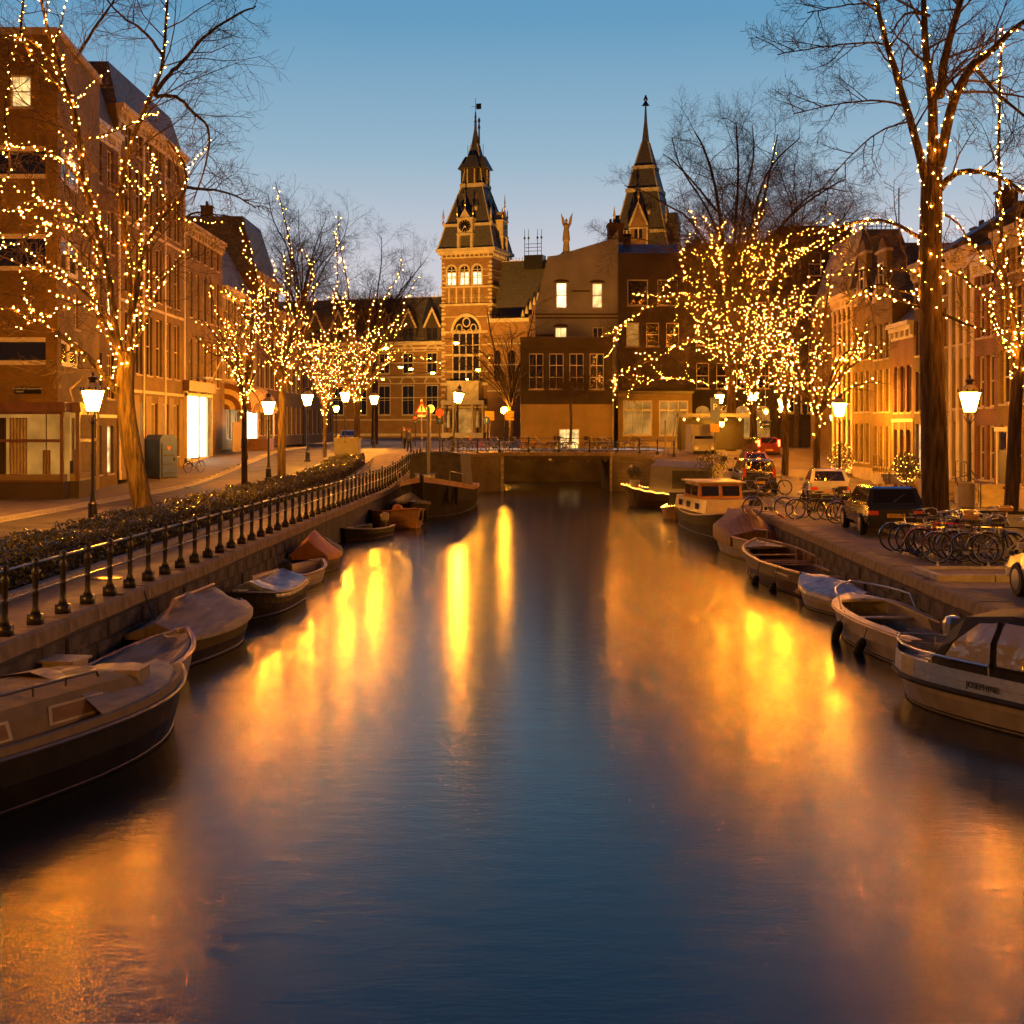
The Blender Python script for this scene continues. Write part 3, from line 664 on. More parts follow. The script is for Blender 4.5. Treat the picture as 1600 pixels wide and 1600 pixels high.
# shop front standing slightly proud of the wall, with a display inside
def shopfront(par, u0, u1, ox, oy, ang, cols_, mat_='brown_paint'):
    h = shopz; base = .75; m_ = MB()
    def P(u, y, z): return (ox+u*cos(ang)-y*sin(ang), oy+u*sin(ang)+y*cos(ang), z)
    def bx(ua, ub, ya, yb, za, zb_, mm=m_): mm.add([P(ua, ya, za), P(ub, ya, za), P(ub, yb, za), P(ua, yb, za), P(ua, ya, zb_), P(ub, ya, zb_), P(ub, yb, zb_), P(ua, yb, zb_)], [(0,3,2,1),(4,5,6,7),(0,1,5,4),(1,2,6,5),(2,3,7,6),(3,0,4,7)])
    bx(u0, u1, -.9, -.02, 0, base); st = obj('shop_plinth', m_, 'plaster_brown', par)
    m_ = MB(); bx(u0-.1, u1+.1, -1.0, -.02, h, h+.22, m_); bx(u0-.05, u1+.05, -.95, -.02, h+.22, h+.42, m_); obj('shop_fascia', m_, mat_, par)
    n_ = cols_
    for i in range(n_+1):
        m_ = MB(); u = u0+(u1-u0)*i/n_; bx(max(u0, u-.13), min(u1, u+.13), -.93, -.75, base, h, m_); obj('shop_post', m_, mat_, par)
    for i in range(n_):
        a = u0+(u1-u0)*i/n_+.13; b = u0+(u1-u0)*(i+1)/n_-.13
        if i == 0: a = u0+.26 if False else a
        m_ = MB(); bx(a, b, -.90, -.78, 2.45, 2.58, m_); bx(a, b, -.90, -.78, base, base+.08, m_); bx(a, b, -.9, -.78, h-.1, h, m_); fr = obj('window', m_, mat_, par)
        for z0, z1 in ((base+.08, 2.45), (2.58, h-.1)):
            m_ = MB(); m_.quad(P(a, -.83, z0), P(b, -.83, z0), P(b, -.83, z1), P(a, -.83, z1)); obj('glass', m_, 'shop_glass', fr)
    m_ = MB(); m_.quad(P(u0, -.04, base), P(u1, -.04, base), P(u1, -.04, h), P(u0, -.04, h)); obj('display_back', m_, 'lit_display', par)
    m_ = MB(); bx(u0+.1, u1-.1, -.74, -.06, base, base+.3, m_); obj('display_shelf', m_, 'plaster_cream', par)
    rr = random.Random(3); u = u0+.15                      # screens, curtains and stock behind the glass
    while u < u1-.5:
        w_ = rr.uniform(.3, .9); z1 = rr.choice((1.6, 2.1, 2.9, 3.5)); m_ = MB(); y_ = -rr.uniform(.12, .3); ue = min(u+w_, u1-.05); nn = max(2, int((ue-u)/.07))
        for q in range(nn):          # pleated curtain, hung screen or standing card
            ua, ub = u+(ue-u)*q/nn, u+(ue-u)*(q+1)/nn; d0, d1 = (.05, 0) if q % 2 else (0, .05)
            m_.add([P(ua, y_-d0, base+.31), P(ub, y_-d1, base+.31), P(ub, y_-d1, z1), P(ua, y_-d0, z1)], [(0,1,2,3)])
        obj('curtain', m_, rr.choice(('plaster_cream', 'stone_trim', 'plaster_cream', 'plaster_brown', 'curtain')), par); u += w_*rr.uniform(1.0, 1.9)
m, n, l, b = new_mat('shop_glass'); b.inputs['Base Color'].default_value = (.03, .025, .02, 1); b.inputs['Roughness'].default_value = .03; b.inputs['Alpha'].default_value = .12
shopfront(R, 6.0, 14.25+.55, fx0, fy, 0, 3)
shopfront(R, -.55+.6, 3.5, fx1+.0, fy, angB, 1)
# things in the window
for i, (u, s_) in enumerate(((10.95, .9), (11.4, .55), (11.7, .42), (10.6, .4))):
    v = MB(); v.lathe([(.1*s_, 0), (.24*s_, .15*s_), (.28*s_, .4*s_), (.14*s_, .75*s_), (.12*s_, .95*s_), (.17*s_, 1.1*s_), (.06*s_, 1.25*s_)], 12)
    tag(obj('vase', v, 'dark_paint' if i % 2 == 0 else 'hull_wood', None, (fx0+u, fy-.42, zb+1.055)), ['large dark vase figure standing in the corner shop window', 'brown pot beside the large dark vase in the shop window', 'small dark pot right of the brown pot in the shop window', 'small brown pot at the left end of the shop window display'][i], 'vase')
v = MB(); v.box(0, 0, 0, .75, .04, 1.05); pic = tag(obj('picture', v, 'stone_trim', None, (fx0+12.25, fy-.25, zb+1.6)), 'pale framed picture standing behind the shop window glass', 'picture')
v = MB(); v.cbox((.37, -.012, .52), (.34, .02, .8)); obj('drawing', v, 'brown_paint', pic)
# street name plate
np_ = MB(); np_.box(0, -.05, 0, 1.15, 0, .30); sg = tag(obj('street_sign', np_, 'ink_black', None, (fx0+12.4, fy-.002, zb+4.55)), 'dark street name plate on the brick above the corner shop', 'street sign')
text_mesh('KORTE WETERINGDWARS', .105, 'ink_white', sg, (.575, -.056, .215), (pi/2, 0, 0)); text_mesh('STRAAT', .10, 'ink_white', sg, (.05, -.056, .085), (pi/2, 0, 0), align='LEFT')
LX = -21.
def lh_(ya, yb, *a, **k):
    zb_ = gz((ya+yb)/2)+.10
    xa = k.pop('x', LX)
    return house(k.pop('name', 'town_house'), a[0], (xa, ya), (xa, yb), a[1]-zb_, 9, zb_, *a[2:], **k)
lh_(66.9, 71.6, 'narrow dark house with one brightly lit upper window beside the corner building', 20.0, 'brick_dark', [(.7, 2.5, 2, 1.1, D(lit='warm', rows=1, frame='stone_trim')), (4.6, 2.3, 2, 1.2, D(cols=3, rows=4)), (8.4, 2.3, 2, 1.2, D(cols=2, rows=3, lits={1: 'bright'})), (12.2, 2.2, 2, 1.1, D(cols=2, rows=3)), (15.6, 2., 2, 1.1, D(cols=2, rows=2))], roof='mansard', rh=2.6, trim='white_paint', bands=(3.6,))
lh_(71.6, 86.2, 'grand five storey house with pale stone columns, balconies and a heavy cornice', 21.8, 'brick_brown', [(1.0, 3.2, 5, 1.35, D(cols=4, rows=1, frame='white_paint', lits={1: 'dim', 3: 'dim'})), (5.8, 3.4, 6, 1.2, D(cols=1, rows=2)), (10.2, 3.2, 6, 1.2, D(cols=1, rows=2)), (14.4, 2.9, 6, 1.2, D(cols=1, rows=2)), (18.0, 1.6, 6, 1.0, D(cols=1, rows=2))], roof='mansard', rh=2.4, pil=4, trim='museum_stone', base=(4.6, 'plaster_cream'), bands=(4.75, 9.6, 13.9), chim=2)
lh_(86.2, 97.4, 'brown brick house with tall narrow windows and glaring white glass shop doors', 17.8, 'brick_brown', [(4.9, 3.0, 5, .95, D(cols=1, rows=2)), (9.3, 3.0, 5, .95, D(cols=1, rows=2)), (13.2, 2.4, 5, .95, D(cols=1, rows=2))], roof='side', rh=2., trim='stone_trim', chim=1)
lh_(97.4, 110.5, 'golden lit house with arched windows over striped awnings', 14.8, 'plaster_cream', [(.8, 2.6, 4, 1.5, D(cols=2, rows=1, lit='dim')), (5.2, 3.0, 5, 1.3, D(cols=2, rows=2, arch=True)), (9.2, 2.6, 5, 1.2, D(cols=1, rows=2, arch=True))], roof='hip', rh=4.5, trim='museum_stone', chim=1)
lh_(110.5, 121., 'dark house with a rounded roof, twin chimneys and one lit attic window', 17.3, 'brick_dark', [(1., 2.6, 4, 1.3, D(cols=2, rows=2)), (5., 2.4, 4, 1.2, D(cols=1, rows=2, lits={1: 'dim'})), (8.6, 2.4, 4, 1.2, D(cols=1, rows=2)), (12., 2., 4, 1.1, D(cols=2, rows=2, lits={2: 'warm'}))], roof='mansard', rh=4.8, chim=2)
lh_(121., 136., 'brown house with a long tiled roof left of the museum wing', 15.0, 'brick_brown', [(1., 2.6, 5, 1.3, D(cols=2, rows=2)), (5., 2.4, 5, 1.2, D(cols=1, rows=2, lits={3: 'warm'})), (8.6, 2.4, 5, 1.2, D(cols=1, rows=2, lits={0: 'warm'}))], roof='side', rh=4., chim=2, rmat='roof_tile')
lh_(136., 158., 'low dark end house at the far end of the left row', 11.5, 'brick_dark', [(1., 2.6, 6, 1.3, D(cols=2, rows=2)), (5., 2.4, 6, 1.2, D(cols=1, rows=2))], roof='side', rh=4., chim=1, rmat='roof_tile')
# white glass doors, flagpole, balcony, awnings, kiosk ...
y0 = 86.0; zb_ = gz(88)+.12
R = thing('shop_entrance', 'tall white lit glass doors of a shop on the left street', 'shop entrance', (LX, y0, zb_), pi/2)
for u, w_ in ((0.1, 3.3), (3.75, 1.9)):
    m_ = MB(); m_.quad((u, -.12, .3), (u+w_, -.12, .3), (u+w_, -.12, 4.3), (u, -.12, 4.3)); obj('glass', m_, 'lit_white', R)
m_ = MB(); m_.quad((5.9, -.12, .3), (7.1, -.12, .3), (7.1, -.12, 4.2), (5.9, -.12, 4.2)); obj('glass', m_, 'lit_warm_dim', R)
m_ = MB()
for u in (-.1, 3.4, 5.65, 7.1): m_.box(u, -.22, 0, u+.2, -.02, 4.6)
m_.box(3.6, -.2, .3, 3.75, -.03, 4.3); m_.box(-.1, -.22, 4.3, 7.3, -.021, 4.5); m_.box(-.1, -.21, 0, 7.3, -.022, .3); obj('door_frame', m_, 'white_paint', R)
m_ = MB(); m_.box(-.2, -.4, 4.62, 7.6, -.02, 5.3); obj('fascia', m_, 'brown_paint', R)
for i in range(2):
    m_ = MB(); m_.box(.5+2.7*i, -1.3, 5.45, 2.5+2.7*i, -1.1, 5.55); m_.box(1.45+2.7*i, -1.1, 5.5, 1.55+2.7*i, -.02, 5.54); obj('lamp_bar', m_, 'steel', R)
for i in range(3):
    yy = 98.2+i*3.6; R = thing('awning', ['striped rounded awning nearest the white shop doors', 'middle striped rounded awning over the lit kiosk', 'far striped rounded awning beyond the kiosk'][i], 'awning', (LX, yy, gz(yy)+.1), pi/2, 'striped awnings on the golden house')
    ns = 9; rr = 1.9; prev = None
    for s_ in range(ns):
        m_ = MB(); a0, a1 = pi*.5*s_/ns, pi*.5*(s_+1)/ns
        m_.mi = 0
        def q(a, u): return (u, -rr*sin(a)*1.05, 3.1+rr*cos(a))
        m_.quad(q(a0, 0), q(a0, 3.3), q(a1, 3.3), q(a1, 0)) if False else None
    for s_ in range(11):
        m_ = MB(); u0 = .3*s_; u1 = u0+.3; nn = 6
        pts = [[(u, -rr*1.05*sin(pi*.5*k/nn), 3.1+rr*cos(pi*.5*k/nn)) for k in range(nn+1)]+[(u, -rr*1.05-.01, 2.8)] for u in (u0, u1)]
        for k in range(nn+1): m_.quad(pts[0][k], pts[1][k], pts[1][k+1], pts[0][k+1])
        obj('stripe', m_, 'awning_cream' if s_ % 2 == 0 else 'awning_brown', R)
    for u in (0, 3.3):          # side cheeks, striped in arcs
        for k in range(5):
            a, b_ = rr*k/5, rr*(k+1)/5; m_ = MB()
            for s_ in range(6):
                t0, t1 = pi*.5*s_/6, pi*.5*(s_+1)/6
                m_.quad((u, -a*1.05*sin(t0), 3.1+a*cos(t0)), (u, -b_*1.05*sin(t0), 3.1+b_*cos(t0)), (u, -b_*1.05*sin(t1), 3.1+b_*cos(t1)), (u, -a*1.05*sin(t1), 3.1+a*cos(t1)))
            obj('cheek_stripe', m_, 'awning_brown' if k % 2 == 0 else 'awning_cream', R)
ky = 99.5; kz = gz(ky)+.12
R = thing('flower_kiosk', 'small brightly lit street kiosk with scalloped canopy and open hatch', 'kiosk', (LX+1.0, ky, kz))
m_ = MB(); m_.box(0, 0, 0, 1.9, 2.6, .9); obj('counter', m_, 'brown_paint', R)
m_ = MB(); m_.box(.1, .15, .9, .2, 2.5, 2.9); m_.quad((.15, .1, .92), (1.1, .1, .92), (1.1, .1, 2.8), (.15, .1, 2.8)); obj('glass', m_, 'lit_white', R)
m_ = MB()
for x, y in ((0, 0), (1.15, 0), (1.85, 0), (0, 2.5), (1.85, 2.5)): m_.box(x, y, .9, x+.08, y+.08, 3.0)
obj('frame', m_, 'white_paint', R)
m_ = MB(); m_.loft([[(-.3, -.5, 3.0), (2.6, -.5, 3.0), (2.6, 3, 3.0), (-.3, 3, 3.0)], [(.3, .6, 3.5), (1.7, .6, 3.5), (1.7, 2, 3.5), (.3, 2, 3.5)]])
for k in range(10): m_.box(-.3+.29*k, -.52, 2.82, -.3+.29*k+.2, -.5, 3.0)
obj('canopy', m_, 'awning_cream', R)
m_ = MB(); m_.cbox((.2, -2.9, 1.05), (.08, 4.6, 2.1)); tag(obj('hoarding', m_, 'plaster_cream', None, (LX+1.2, ky, kz)), 'plain pale board screen standing before the kiosk', 'screen')
m_ = MB(); m_.tube([(0, 0, 0), (2.6, 1.2, 6.0)], .05, 6); fp = obj('flagpole', m_, 'white_paint', None, (LX, 93.5, 7.6)); tag(fp, 'long slanting bare flagpole on the brown brick house', 'flagpole')
# portable blue box and bicycle leaning
R = thing('portable_toilet', 'blue plastic portable toilet with a heart window on the left pavement', 'portable toilet', (-19.5, 76.3, gz(76)+.12), radians(55))
m_ = MB(); m_.prism([(-.62, 0, 0), (.62, 0, 0), (.62, 0, 2.25), (.4, 0, 2.5), (-.4, 0, 2.5), (-.62, 0, 2.25)], (0, 1.3, 0)); obj('body', m_, 'portapotty', R)
m_ = MB(); m_.box(-.48, -.05, .12, .48, -.003, 2.05); dr = obj('door', m_, 'portapotty', R)
m_ = MB(); hp = [(0, -.13), (.14, .04), (.12, .12), (.06, .14), (0, .08), (-.06, .14), (-.12, .12), (-.14, .04)]; m_.prism([(x, -.06, 1.72+z) for x, z in hp], (0, .009, 0)); obj('heart_window', m_, 'tarp_orange', dr)
m_ = MB()
for z in (.3, .8, 1.3): m_.box(-.4, -.065, z, .4, -.051, z+.06)
m_.box(.34, -.09, 1.0, .42, -.05, 1.2); obj('rib', m_, 'dark_paint', dr)
m_ = MB(); m_.box(-.66, -.06, 0, .66, 1.36, .1); obj('base', m_, 'dark_paint', R)
R = thing('utility_cabinet', 'pale grey steel utility cabinet standing in the hedge', 'cabinet', (-10.6, 86.5, gz(86.5)), radians(-8))
m_ = MB(); m_.box(-.8, -.25, .0, .8, .35, 1.75); m_.box(-.85, -.3, 1.75, .85, .4, 1.83); obj('body', m_, 'cream_metal', R)
m_ = MB(); m_.box(-.76, -.275, .1, -.02, -.252, 1.68); m_.box(.02, -.275, .1, .76, -.252, 1.68); obj('door', m_, 'cream_metal', R)
m_ = MB(); m_.box(-.1, -.29, 1.5, -.04, -.276, 1.62); obj('lock', m_, 'ink_black', R)
# ---------------- across the end of the canal
def fh(name, label, x0, x1, Y, top, d, wall, rows, **k):
    zb_ = k.pop('zb', 2.62); return house(name, label, (x0, Y), (x1, Y), top-zb_, d, zb_, wall, rows, **k)
# brown low block in front
fh('brick_block', 'low dark brick block with a pale lit ground floor across the bridge', .75, 8.7, 116.5, 12.3, 8, 'brick_block', [(5.2, 3.1, 4, 1.25, D(cols=2, rows=3, lits={}))], roof='flat', trim='plaster_brown', chim=0, base=(3.9, 'plaster_cream'))
m_ = MB(); m_.quad((0, 0, 0), (1.6, 0, 0), (1.6, 0, 1.6), (0, 0, 1.6)); o = thing('shop_window', 'small bright shop window in the pale ground floor across the bridge', 'shop window', (4.15, 116.36, 2.7)); obj('glass', m_, 'lit_window', o, (0, 0, 0))
m_ = MB(); m_.box(-.08, -.03, -.08, 0, .1, 1.68); m_.box(1.6, -.03, -.08, 1.68, .1, 1.68); m_.box(0, -.02, 1.6, 1.6, .1, 1.68); m_.box(.5, -.02, 0, .56, -.003, 1.6); obj('frame', m_, 'white_paint', o)
m_ = MB(); m_.tube([(8.75, 116.4, 2.65), (8.75, 116.4, 7)], .06, 6); tag(obj('drainpipe', m_, 'cream_metal'), 'pale drainpipe on the edge of the lit ground floor', 'drainpipe')
# plaster house with sloping top
zb_ = 2.62; R = thing('plaster_house', 'grey plastered end house with a sloping roofline and lit windows', 'house', (2.15, 125, zb_))
P_ = [(0, 0), (7.75, 0), (7.75, 20.3), (7.0, 19.4), (2.0, 17.9), (1.2, 17.8), (.15, 13.6), (0, 12)]
def polywall(P_, holes, dth, d):
    m_ = MB(); zs = sorted({p[1] for p in P_}|{h[2] for h in holes}|{h[3] for h in holes})
    us = sorted({h[0] for h in holes}|{h[1] for h in holes})
    def xr(z):
        xs = []
        for (a, b), (c, e) in zip(P_, P_[1:]+P_[:1]):
            if abs(b-e) > 1e-9 and min(b, e)-1e-9 <= z <= max(b, e)+1e-9: xs.append(a+(c-a)*(z-b)/(e-b))
        return min(xs), max(xs)
    for z0, z1 in zip(zs[:-1], zs[1:]):
        e = 1e-4; a0, b0 = xr(z0+e); a1, b1 = xr(z1-e)
        inside = sorted([h for h in holes if h[2] < (z0+z1)/2 < h[3]]); cur = (a0, a1)
        for h in inside: m_.quad((cur[0], 0, z0), (h[0], 0, z0), (h[0], 0, z1), (cur[1], 0, z1)); cur = (h[1], h[1])
        m_.quad((cur[0], 0, z0), (b0, 0, z0), (b1, 0, z1), (cur[1], 0, z1))
    for u0, u1, z0, z1 in holes:
        k = .3
        m_.quad((u0, 0, z0), (u0, 0, z1), (u0, k, z1), (u0, k, z0)); m_.quad((u1, 0, z1), (u1, 0, z0), (u1, k, z0), (u1, k, z1))
        m_.quad((u0, 0, z1), (u1, 0, z1), (u1, k, z1), (u0, k, z1)); m_.quad((u0, k, z0), (u1, k, z0), (u1, k, z1), (u0, k, z1))
    n_ = len(P_)
    for i in range(n_):
        a, b = P_[i], P_[(i+1) % n_]
        m_.quad((a[0], 0, a[1]), (a[0], d, a[1]), (b[0], d, b[1]), (b[0], 0, b[1]))
    return m_
hs = [(1.95, 2.95, 13.0, 15.35), (5.3, 6.25, 13.0, 15.3), (1.85, 2.95, 9.0, 11.2), (5.35, 6.3, 9.0, 11.2)]
obj('wall', polywall(P_, hs, .3, 9), 'plaster_grey', R)
for i, h in enumerate(hs): window(R, h[0], h[2], h[1]-h[0], h[3]-h[2], lit=[ 'bright', 'warm', 'warm', None][i], cols=1 if i < 2 else 2, rows=2, y=.1, sill=i != 2)
for z, a, b in ((12.35, .05, 7.7), (12.0, .05, 7.7), (14.5, 3.4, 5.1), (10.4, .05, 1.7)):
    m_ = MB(); m_.box(a, -.09, z, b, -.003, z+.13); obj('band', m_, 'plaster_brown', R)
for cx_, cz_ in ((2.45, 15.4), (5.77, 15.35), (2.4, 11.25)):
    m_ = MB(); pp = [(cx_+.75*cos(pi*i/8), cz_+.28*sin(pi*i/8)) for i in range(9)]; m_.prism([(x, -.05, z) for x, z in pp], (0, .047, 0)); obj('hood', m_, 'plaster_brown', R)
m_ = MB(); m_.box(6.9, 1, 19.5, 8.3, 3, 20.9); m_.box(6.8, .9, 20.9, 8.4, 3.1, 21.05); ch = obj('chimney', m_, 'brick_dark', R)
for q in range(3):
    m_ = MB(); m_.lathe([(.14, 0), (.11, .5)], 8, (7.15+.4*q, 1.8, 21.05)); obj('chimney_pot', m_, 'roof_tile', ch)
m_ = MB()
for z in range(14): m_.box(-.55-.02*(z % 2), -.05, 2+z*.75, .02, .5, 2+z*.75+.6)
obj('quoin', m_, 'museum_stone', R, kind='stuff')
fh('end_house', 'tall brown plastered house behind drooping fairy lights right of the grey house', 9.9, 16.2, 124.6, 20.6, 9, 'plaster_brown', [(13.2, 2.4, 2, 1.9, D(cols=1, rows=1)), (9.4, 2.2, 3, 1.2, D(rows=2, lits={0: 'show'}))], roof='side', rh=1.5, trim='plaster_brown', chim=1)
# pub front standing before it
R = thing('cafe_front', 'pale cafe front with big arched windows given a glow for reflected golden lights across the bridge', 'cafe', (9.6, 121.6, 2.65))
m_ = wallmb(6.7, 4.9, 2.5, [(.45, 3.1, 1.1, 4.3), (3.7, 6.35, 1.1, 4.3)]); obj('wall', m_, 'plaster_cream', R)
for u in (.45, 3.7): window(R, u, 1.1, 2.65, 3.2, cols=3, rows=1, arch=False, lit='show', bw=.12, y=.08);  # glowing glass stands in for the reflected lights
for u in (.45, 3.7):
    m_ = MB(); m_.box(u, .03, 3.35, u+2.65, .078, 3.5); obj('transom', m_, 'white_paint', R)
m_ = MB(); m_.box(-.1, -.3, 4.9, 6.8, 2.4, 5.15); obj('cornice', m_, 'dark_paint', R)
for k in range(3):
    m_ = MB(); m_.box(.1, -1.2+.35*k, .18*k, 6.6, -1.2+.35*(k+1), .18*(k+1)); m_.box(.1, -1.2+.35*(k+1), 0, 6.6, -.01, .18*(k+1)-.003); obj('step', m_, 'stone_trim', R)
fh('gabled_house', 'dark house with chimneys behind the big glittering tree', 16.3, 24.8, 125, 21.6, 9, 'brick_block', [(.9, 3., 4, 1.3, D(cols=2, rows=1, arch=True, lits={0: 'show', 1: 'show', 2: 'dim', 3: 'show'})), (5.5, 2.4, 4, 1.2, D(rows=2)), (9.5, 2.4, 4, 1.2, D(rows=2)), (13.5, 2.2, 4, 1.1, D(rows=2))], roof='flat', trim='brown_paint', chim=2)
fh('gabled_house', 'dark block with pale framed ground floor windows at the end of the right street', 24.9, 31.5, 125, 23.2, 9, 'brick_block', [(3.2, 2.9, 3, 1.5, D(cols=2, rows=1, bw=.15, lits={})), (8, 2.2, 3, 1.2, D(rows=2)), (12, 2.2, 3, 1.2, D(rows=2)), (16, 2.2, 3, 1.2, D(rows=2))], roof='flat', trim='brown_paint', chim=0, base=(2.6, 'dark_paint'))
fh('back_block', 'plain dark block closing the right street behind the lamps', 31.6, 46, 127, 15.5, 9, 'brick_block', [(1, 2.6, 5, 1.4, D(rows=2)), (5.5, 2.4, 5, 1.2, D(rows=2)), (9, 2.2, 5, 1.2, D(rows=2))], roof='side', rh=3, trim='brown_paint', chim=1)
# ================================================================ the museum
MT = radians(-18)
MU = thing('museum', 'floodlit brick museum with two spired clock towers beyond the bridge', 'museum', (-5.6-1.6, 265.2, 2.3), MT)
# local frame: x along the front, y into the building; tower 1 is centred on x=0, its front at y=-5.6
def V_(x, y, z): return (x, y, z)
def sq(s, z, cx=0, cy=0): return [(cx-s, cy-s, z), (cx+s, cy-s, z), (cx+s, cy+s, z), (cx-s, cy+s, z)]
def museum_tower(cx, cy, detail):
    hw = 5.15; zt = 35.2; z0 = 0
    # shaft with three arched top windows and one great arched window on the front
    holes = [(hw-4.0+2.65*i-.0, hw-4.0+2.65*i+1.75, 27.6, 31.6) for i in range(3)]
    m_ = wallmb(2*hw, zt, 2*hw, holes, dep=.5)
    T = obj('tower', m_, 'brick_museum', MU, (cx-hw, cy-hw, 0))
    for h in holes:
        window(T, h[0], h[2], 1.75, 3.95, cols=2, rows=3, y=.2, arch=True, bw=.2, sill=True, frame='museum_stone') if False else None
        f = MB(); f.box(h[0], .1, 30.2, h[1], .2, 30.4); f.box(h[0]+.78, .1, h[2], h[0]+.95, .2, 31.5); f.box(h[0], .1, 29.0, h[1], .2, 29.15)
        f.box(h[0]-.28, -.15, h[2]-.3, h[1]+.28, .1, h[2]); n_ = 8
        for k in range(n_):
            a, b_ = pi*k/n_, pi*(k+1)/n_; c_ = (h[0]+h[1])/2; r0, r1 = .8, 1.2
            f.prism([(c_+r0*cos(a), -.12, 30.9+r0*sin(a)), (c_+r1*cos(a), -.12, 30.9+r1*sin(a)), (c_+r1*cos(b_), -.12, 30.9+r1*sin(b_)), (c_+r0*cos(b_), -.12, 30.9+r0*sin(b_))], (0, .3, 0))
        f.box(h[0]-.28, -.12, h[2], h[0]-.002, .1, 30.9); f.box(h[1]+.002, -.12, h[2], h[1]+.28, .1, 30.9)
        w_ = obj('arched_window', f, 'museum_stone', T)
        g = MB(); g.quad((h[0], .4, h[2]), (h[1], .4, h[2]), (h[1], .4, 30.2), (h[0], .4, 30.2)); obj('glass', g, 'lit_bright', w_)
        g = MB(); g.quad((h[0], .4, 30.2), (h[1], .4, 30.2), (h[1], .4, 31.6), (h[0], .4, 31.6)); obj('glass', g, 'pane', w_)
    def ring(z, hh, out, nm='band'):
        f = MB(); w2 = 2*hw
        f.box(-out, -out, z, w2+out, -.004, z+hh); f.box(-out, w2+.004, z, w2+out, w2+out, z+hh); f.box(w2+.004, -.004, z, w2+out, w2+.004, z+hh); f.box(-out, -.004, z, -.004, w2+.004, z+hh)
        return obj(nm, f, 'museum_stone', T)
    ring(26.9, .35, .3); ring(22.9, .45, .35); ring(29.3, .14, .06); ring(30.7, .14, .06); ring(24.6, .12, .05); ring(17.9, .35, .1); ring(13.6, .3, .08); ring(10.4, .3, .08); ring(8.0, .4, .2); ring(4.6, .3, .1); ring(20.5, .14, .05); ring(15.5, .14, .05)
    ring(34.6, .6, .95, 'cornice'); ring(34.05, .55, .55, 'cornice'); ring(33.3, .3, .25, 'cornice')
    for sd in range(2):                                    # little corbel arches under the eaves
        for k in range(11):
            u = .1+k*.95; f = MB()
            if sd == 0: f.box(u, -.5, 33.6, u+.28, -.255, 34.05)
            else: f.box(2*hw+.255, u, 33.6, 2*hw+.5, u+.28, 34.05)
            obj('corbel', f, 'museum_stone', T)
    for u in (0, 2*hw):                                    # corner quoins
        f = MB()
        for k in range(38):
            e = .55 if k % 2 else .8; z = .3+k*.86
            if z > 32.6: break
            a, b_ = (-.06, e) if u == 0 else (u-e, u+.06)
            f.box(a, -.06, z, b_, -.003, z+.42)
            if u: f.box(u+.003, -.06, z, u+.06, e, z+.42)
        obj('quoins', f, 'museum_stone', T, kind='stuff')
    for k in range(5):                                     # statue niches
        f = MB(); u = 1.4+k*1.55; f.box(u, -.12, 23.4, u+.25, -.003, 26.85); obj('niche_pier', f, 'museum_stone', T)
        f = MB(); f.lathe([(.3, 0), (.34, .3), (.25, 1.2), (.34, 1.75), (.12, 2.0), (.2, 2.25), (.02, 2.5)], 8, (u+.9, -.1, 23.7)); obj('niche_figure', f, 'plaster_cream', T)
    # great arch with tracery
    c_ = hw; zc = 17.9; R1 = 2.9; f = MB(); n_ = 18
    def arc(cx_, cz_, r0, r1, a0=0, a1=pi, n2=16, y0=-.3, y1=-.01):
        for k in range(n2):
            a, b_ = a0+(a1-a0)*k/n2, a0+(a1-a0)*(k+1)/n2
            f.prism([(cx_+r0*cos(a), y0, cz_+r0*sin(a)), (cx_+r1*cos(a), y0, cz_+r1*sin(a)), (cx_+r1*cos(b_), y0, cz_+r1*sin(b_)), (cx_+r0*cos(b_), y0, cz_+r0*sin(b_))], (0, y1-y0, 0))
    arc(c_, zc, 2.75, 3.2); arc(c_, zc+1.75, .62, .82, 0, 2*pi, 16, -.2); arc(c_-1.45, zc+.85, .5, .66, 0, 2*pi, 12, -.2); arc(c_+1.45, zc+.85, .5, .66, 0, 2*pi, 12, -.2)
    for k in range(4): arc(c_-2.05+1.37*k, zc, .5, .64, 0, pi, 8, -.2)
    for k in range(5):
        x = c_-2.78+1.37*k; f.box(x-.1, -.25, 8.5, x+.1, -.01, zc)
    f.box(c_-2.8, -.2, zc-.12, c_+2.8, -.012, zc+.1); f.box(c_-2.8, -.2, 13.4, c_+2.8, -.012, 13.6); f.box(c_-2.8, -.2, 10.3, c_+2.8, -.012, 10.5)
    tr = obj('great_window', f, 'museum_stone', T)
    g = MB(); g.poly([(c_-2.78, -.008, 8.5), (c_+2.78, -.008, 8.5)]+[(c_+2.78*cos(pi*k/16), -.008, zc+2.78*sin(pi*k/16)) for k in range(17)]); obj('glass', g, 'pane', tr)
    # steep slate roof in stages
    def stage(prof, nm, m2='slate'):
        f = MB(); f.loft([sq(s, z, hw, hw) for s, z in prof]); return obj(nm, f, m2, T)
    if detail:
        stage([(5.75, 35.2), (4.65, 39.9)], 'roof'); stage([(4.9, 39.9), (4.9, 40.45)], 'roof_band', 'museum_stone')
        stage([(4.55, 40.45), (2.2, 48.6)], 'roof'); stage([(2.45, 48.6), (2.45, 49.3)], 'roof_band', 'museum_stone')
        stage([(2.05, 49.3), (1.7, 51.8), (.6, 57.5), (.22, 61.0), (.1, 66.5)], 'spire')
    else:
        stage([(5.5, 35.2), (4.7, 38.4)], 'roof'); stage([(4.9, 38.4), (4.9, 39.0)], 'roof_band', 'museum_stone')
        stage([(4.6, 39.0), (2.95, 46.4)], 'roof'); stage([(3.2, 46.4), (3.2, 47.1)], 'roof_band', 'museum_stone')
        stage([(2.85, 47.1), (1.95, 50.9)], 'roof'); stage([(2.15, 50.9), (2.15, 51.5)], 'roof_band', 'museum_stone')
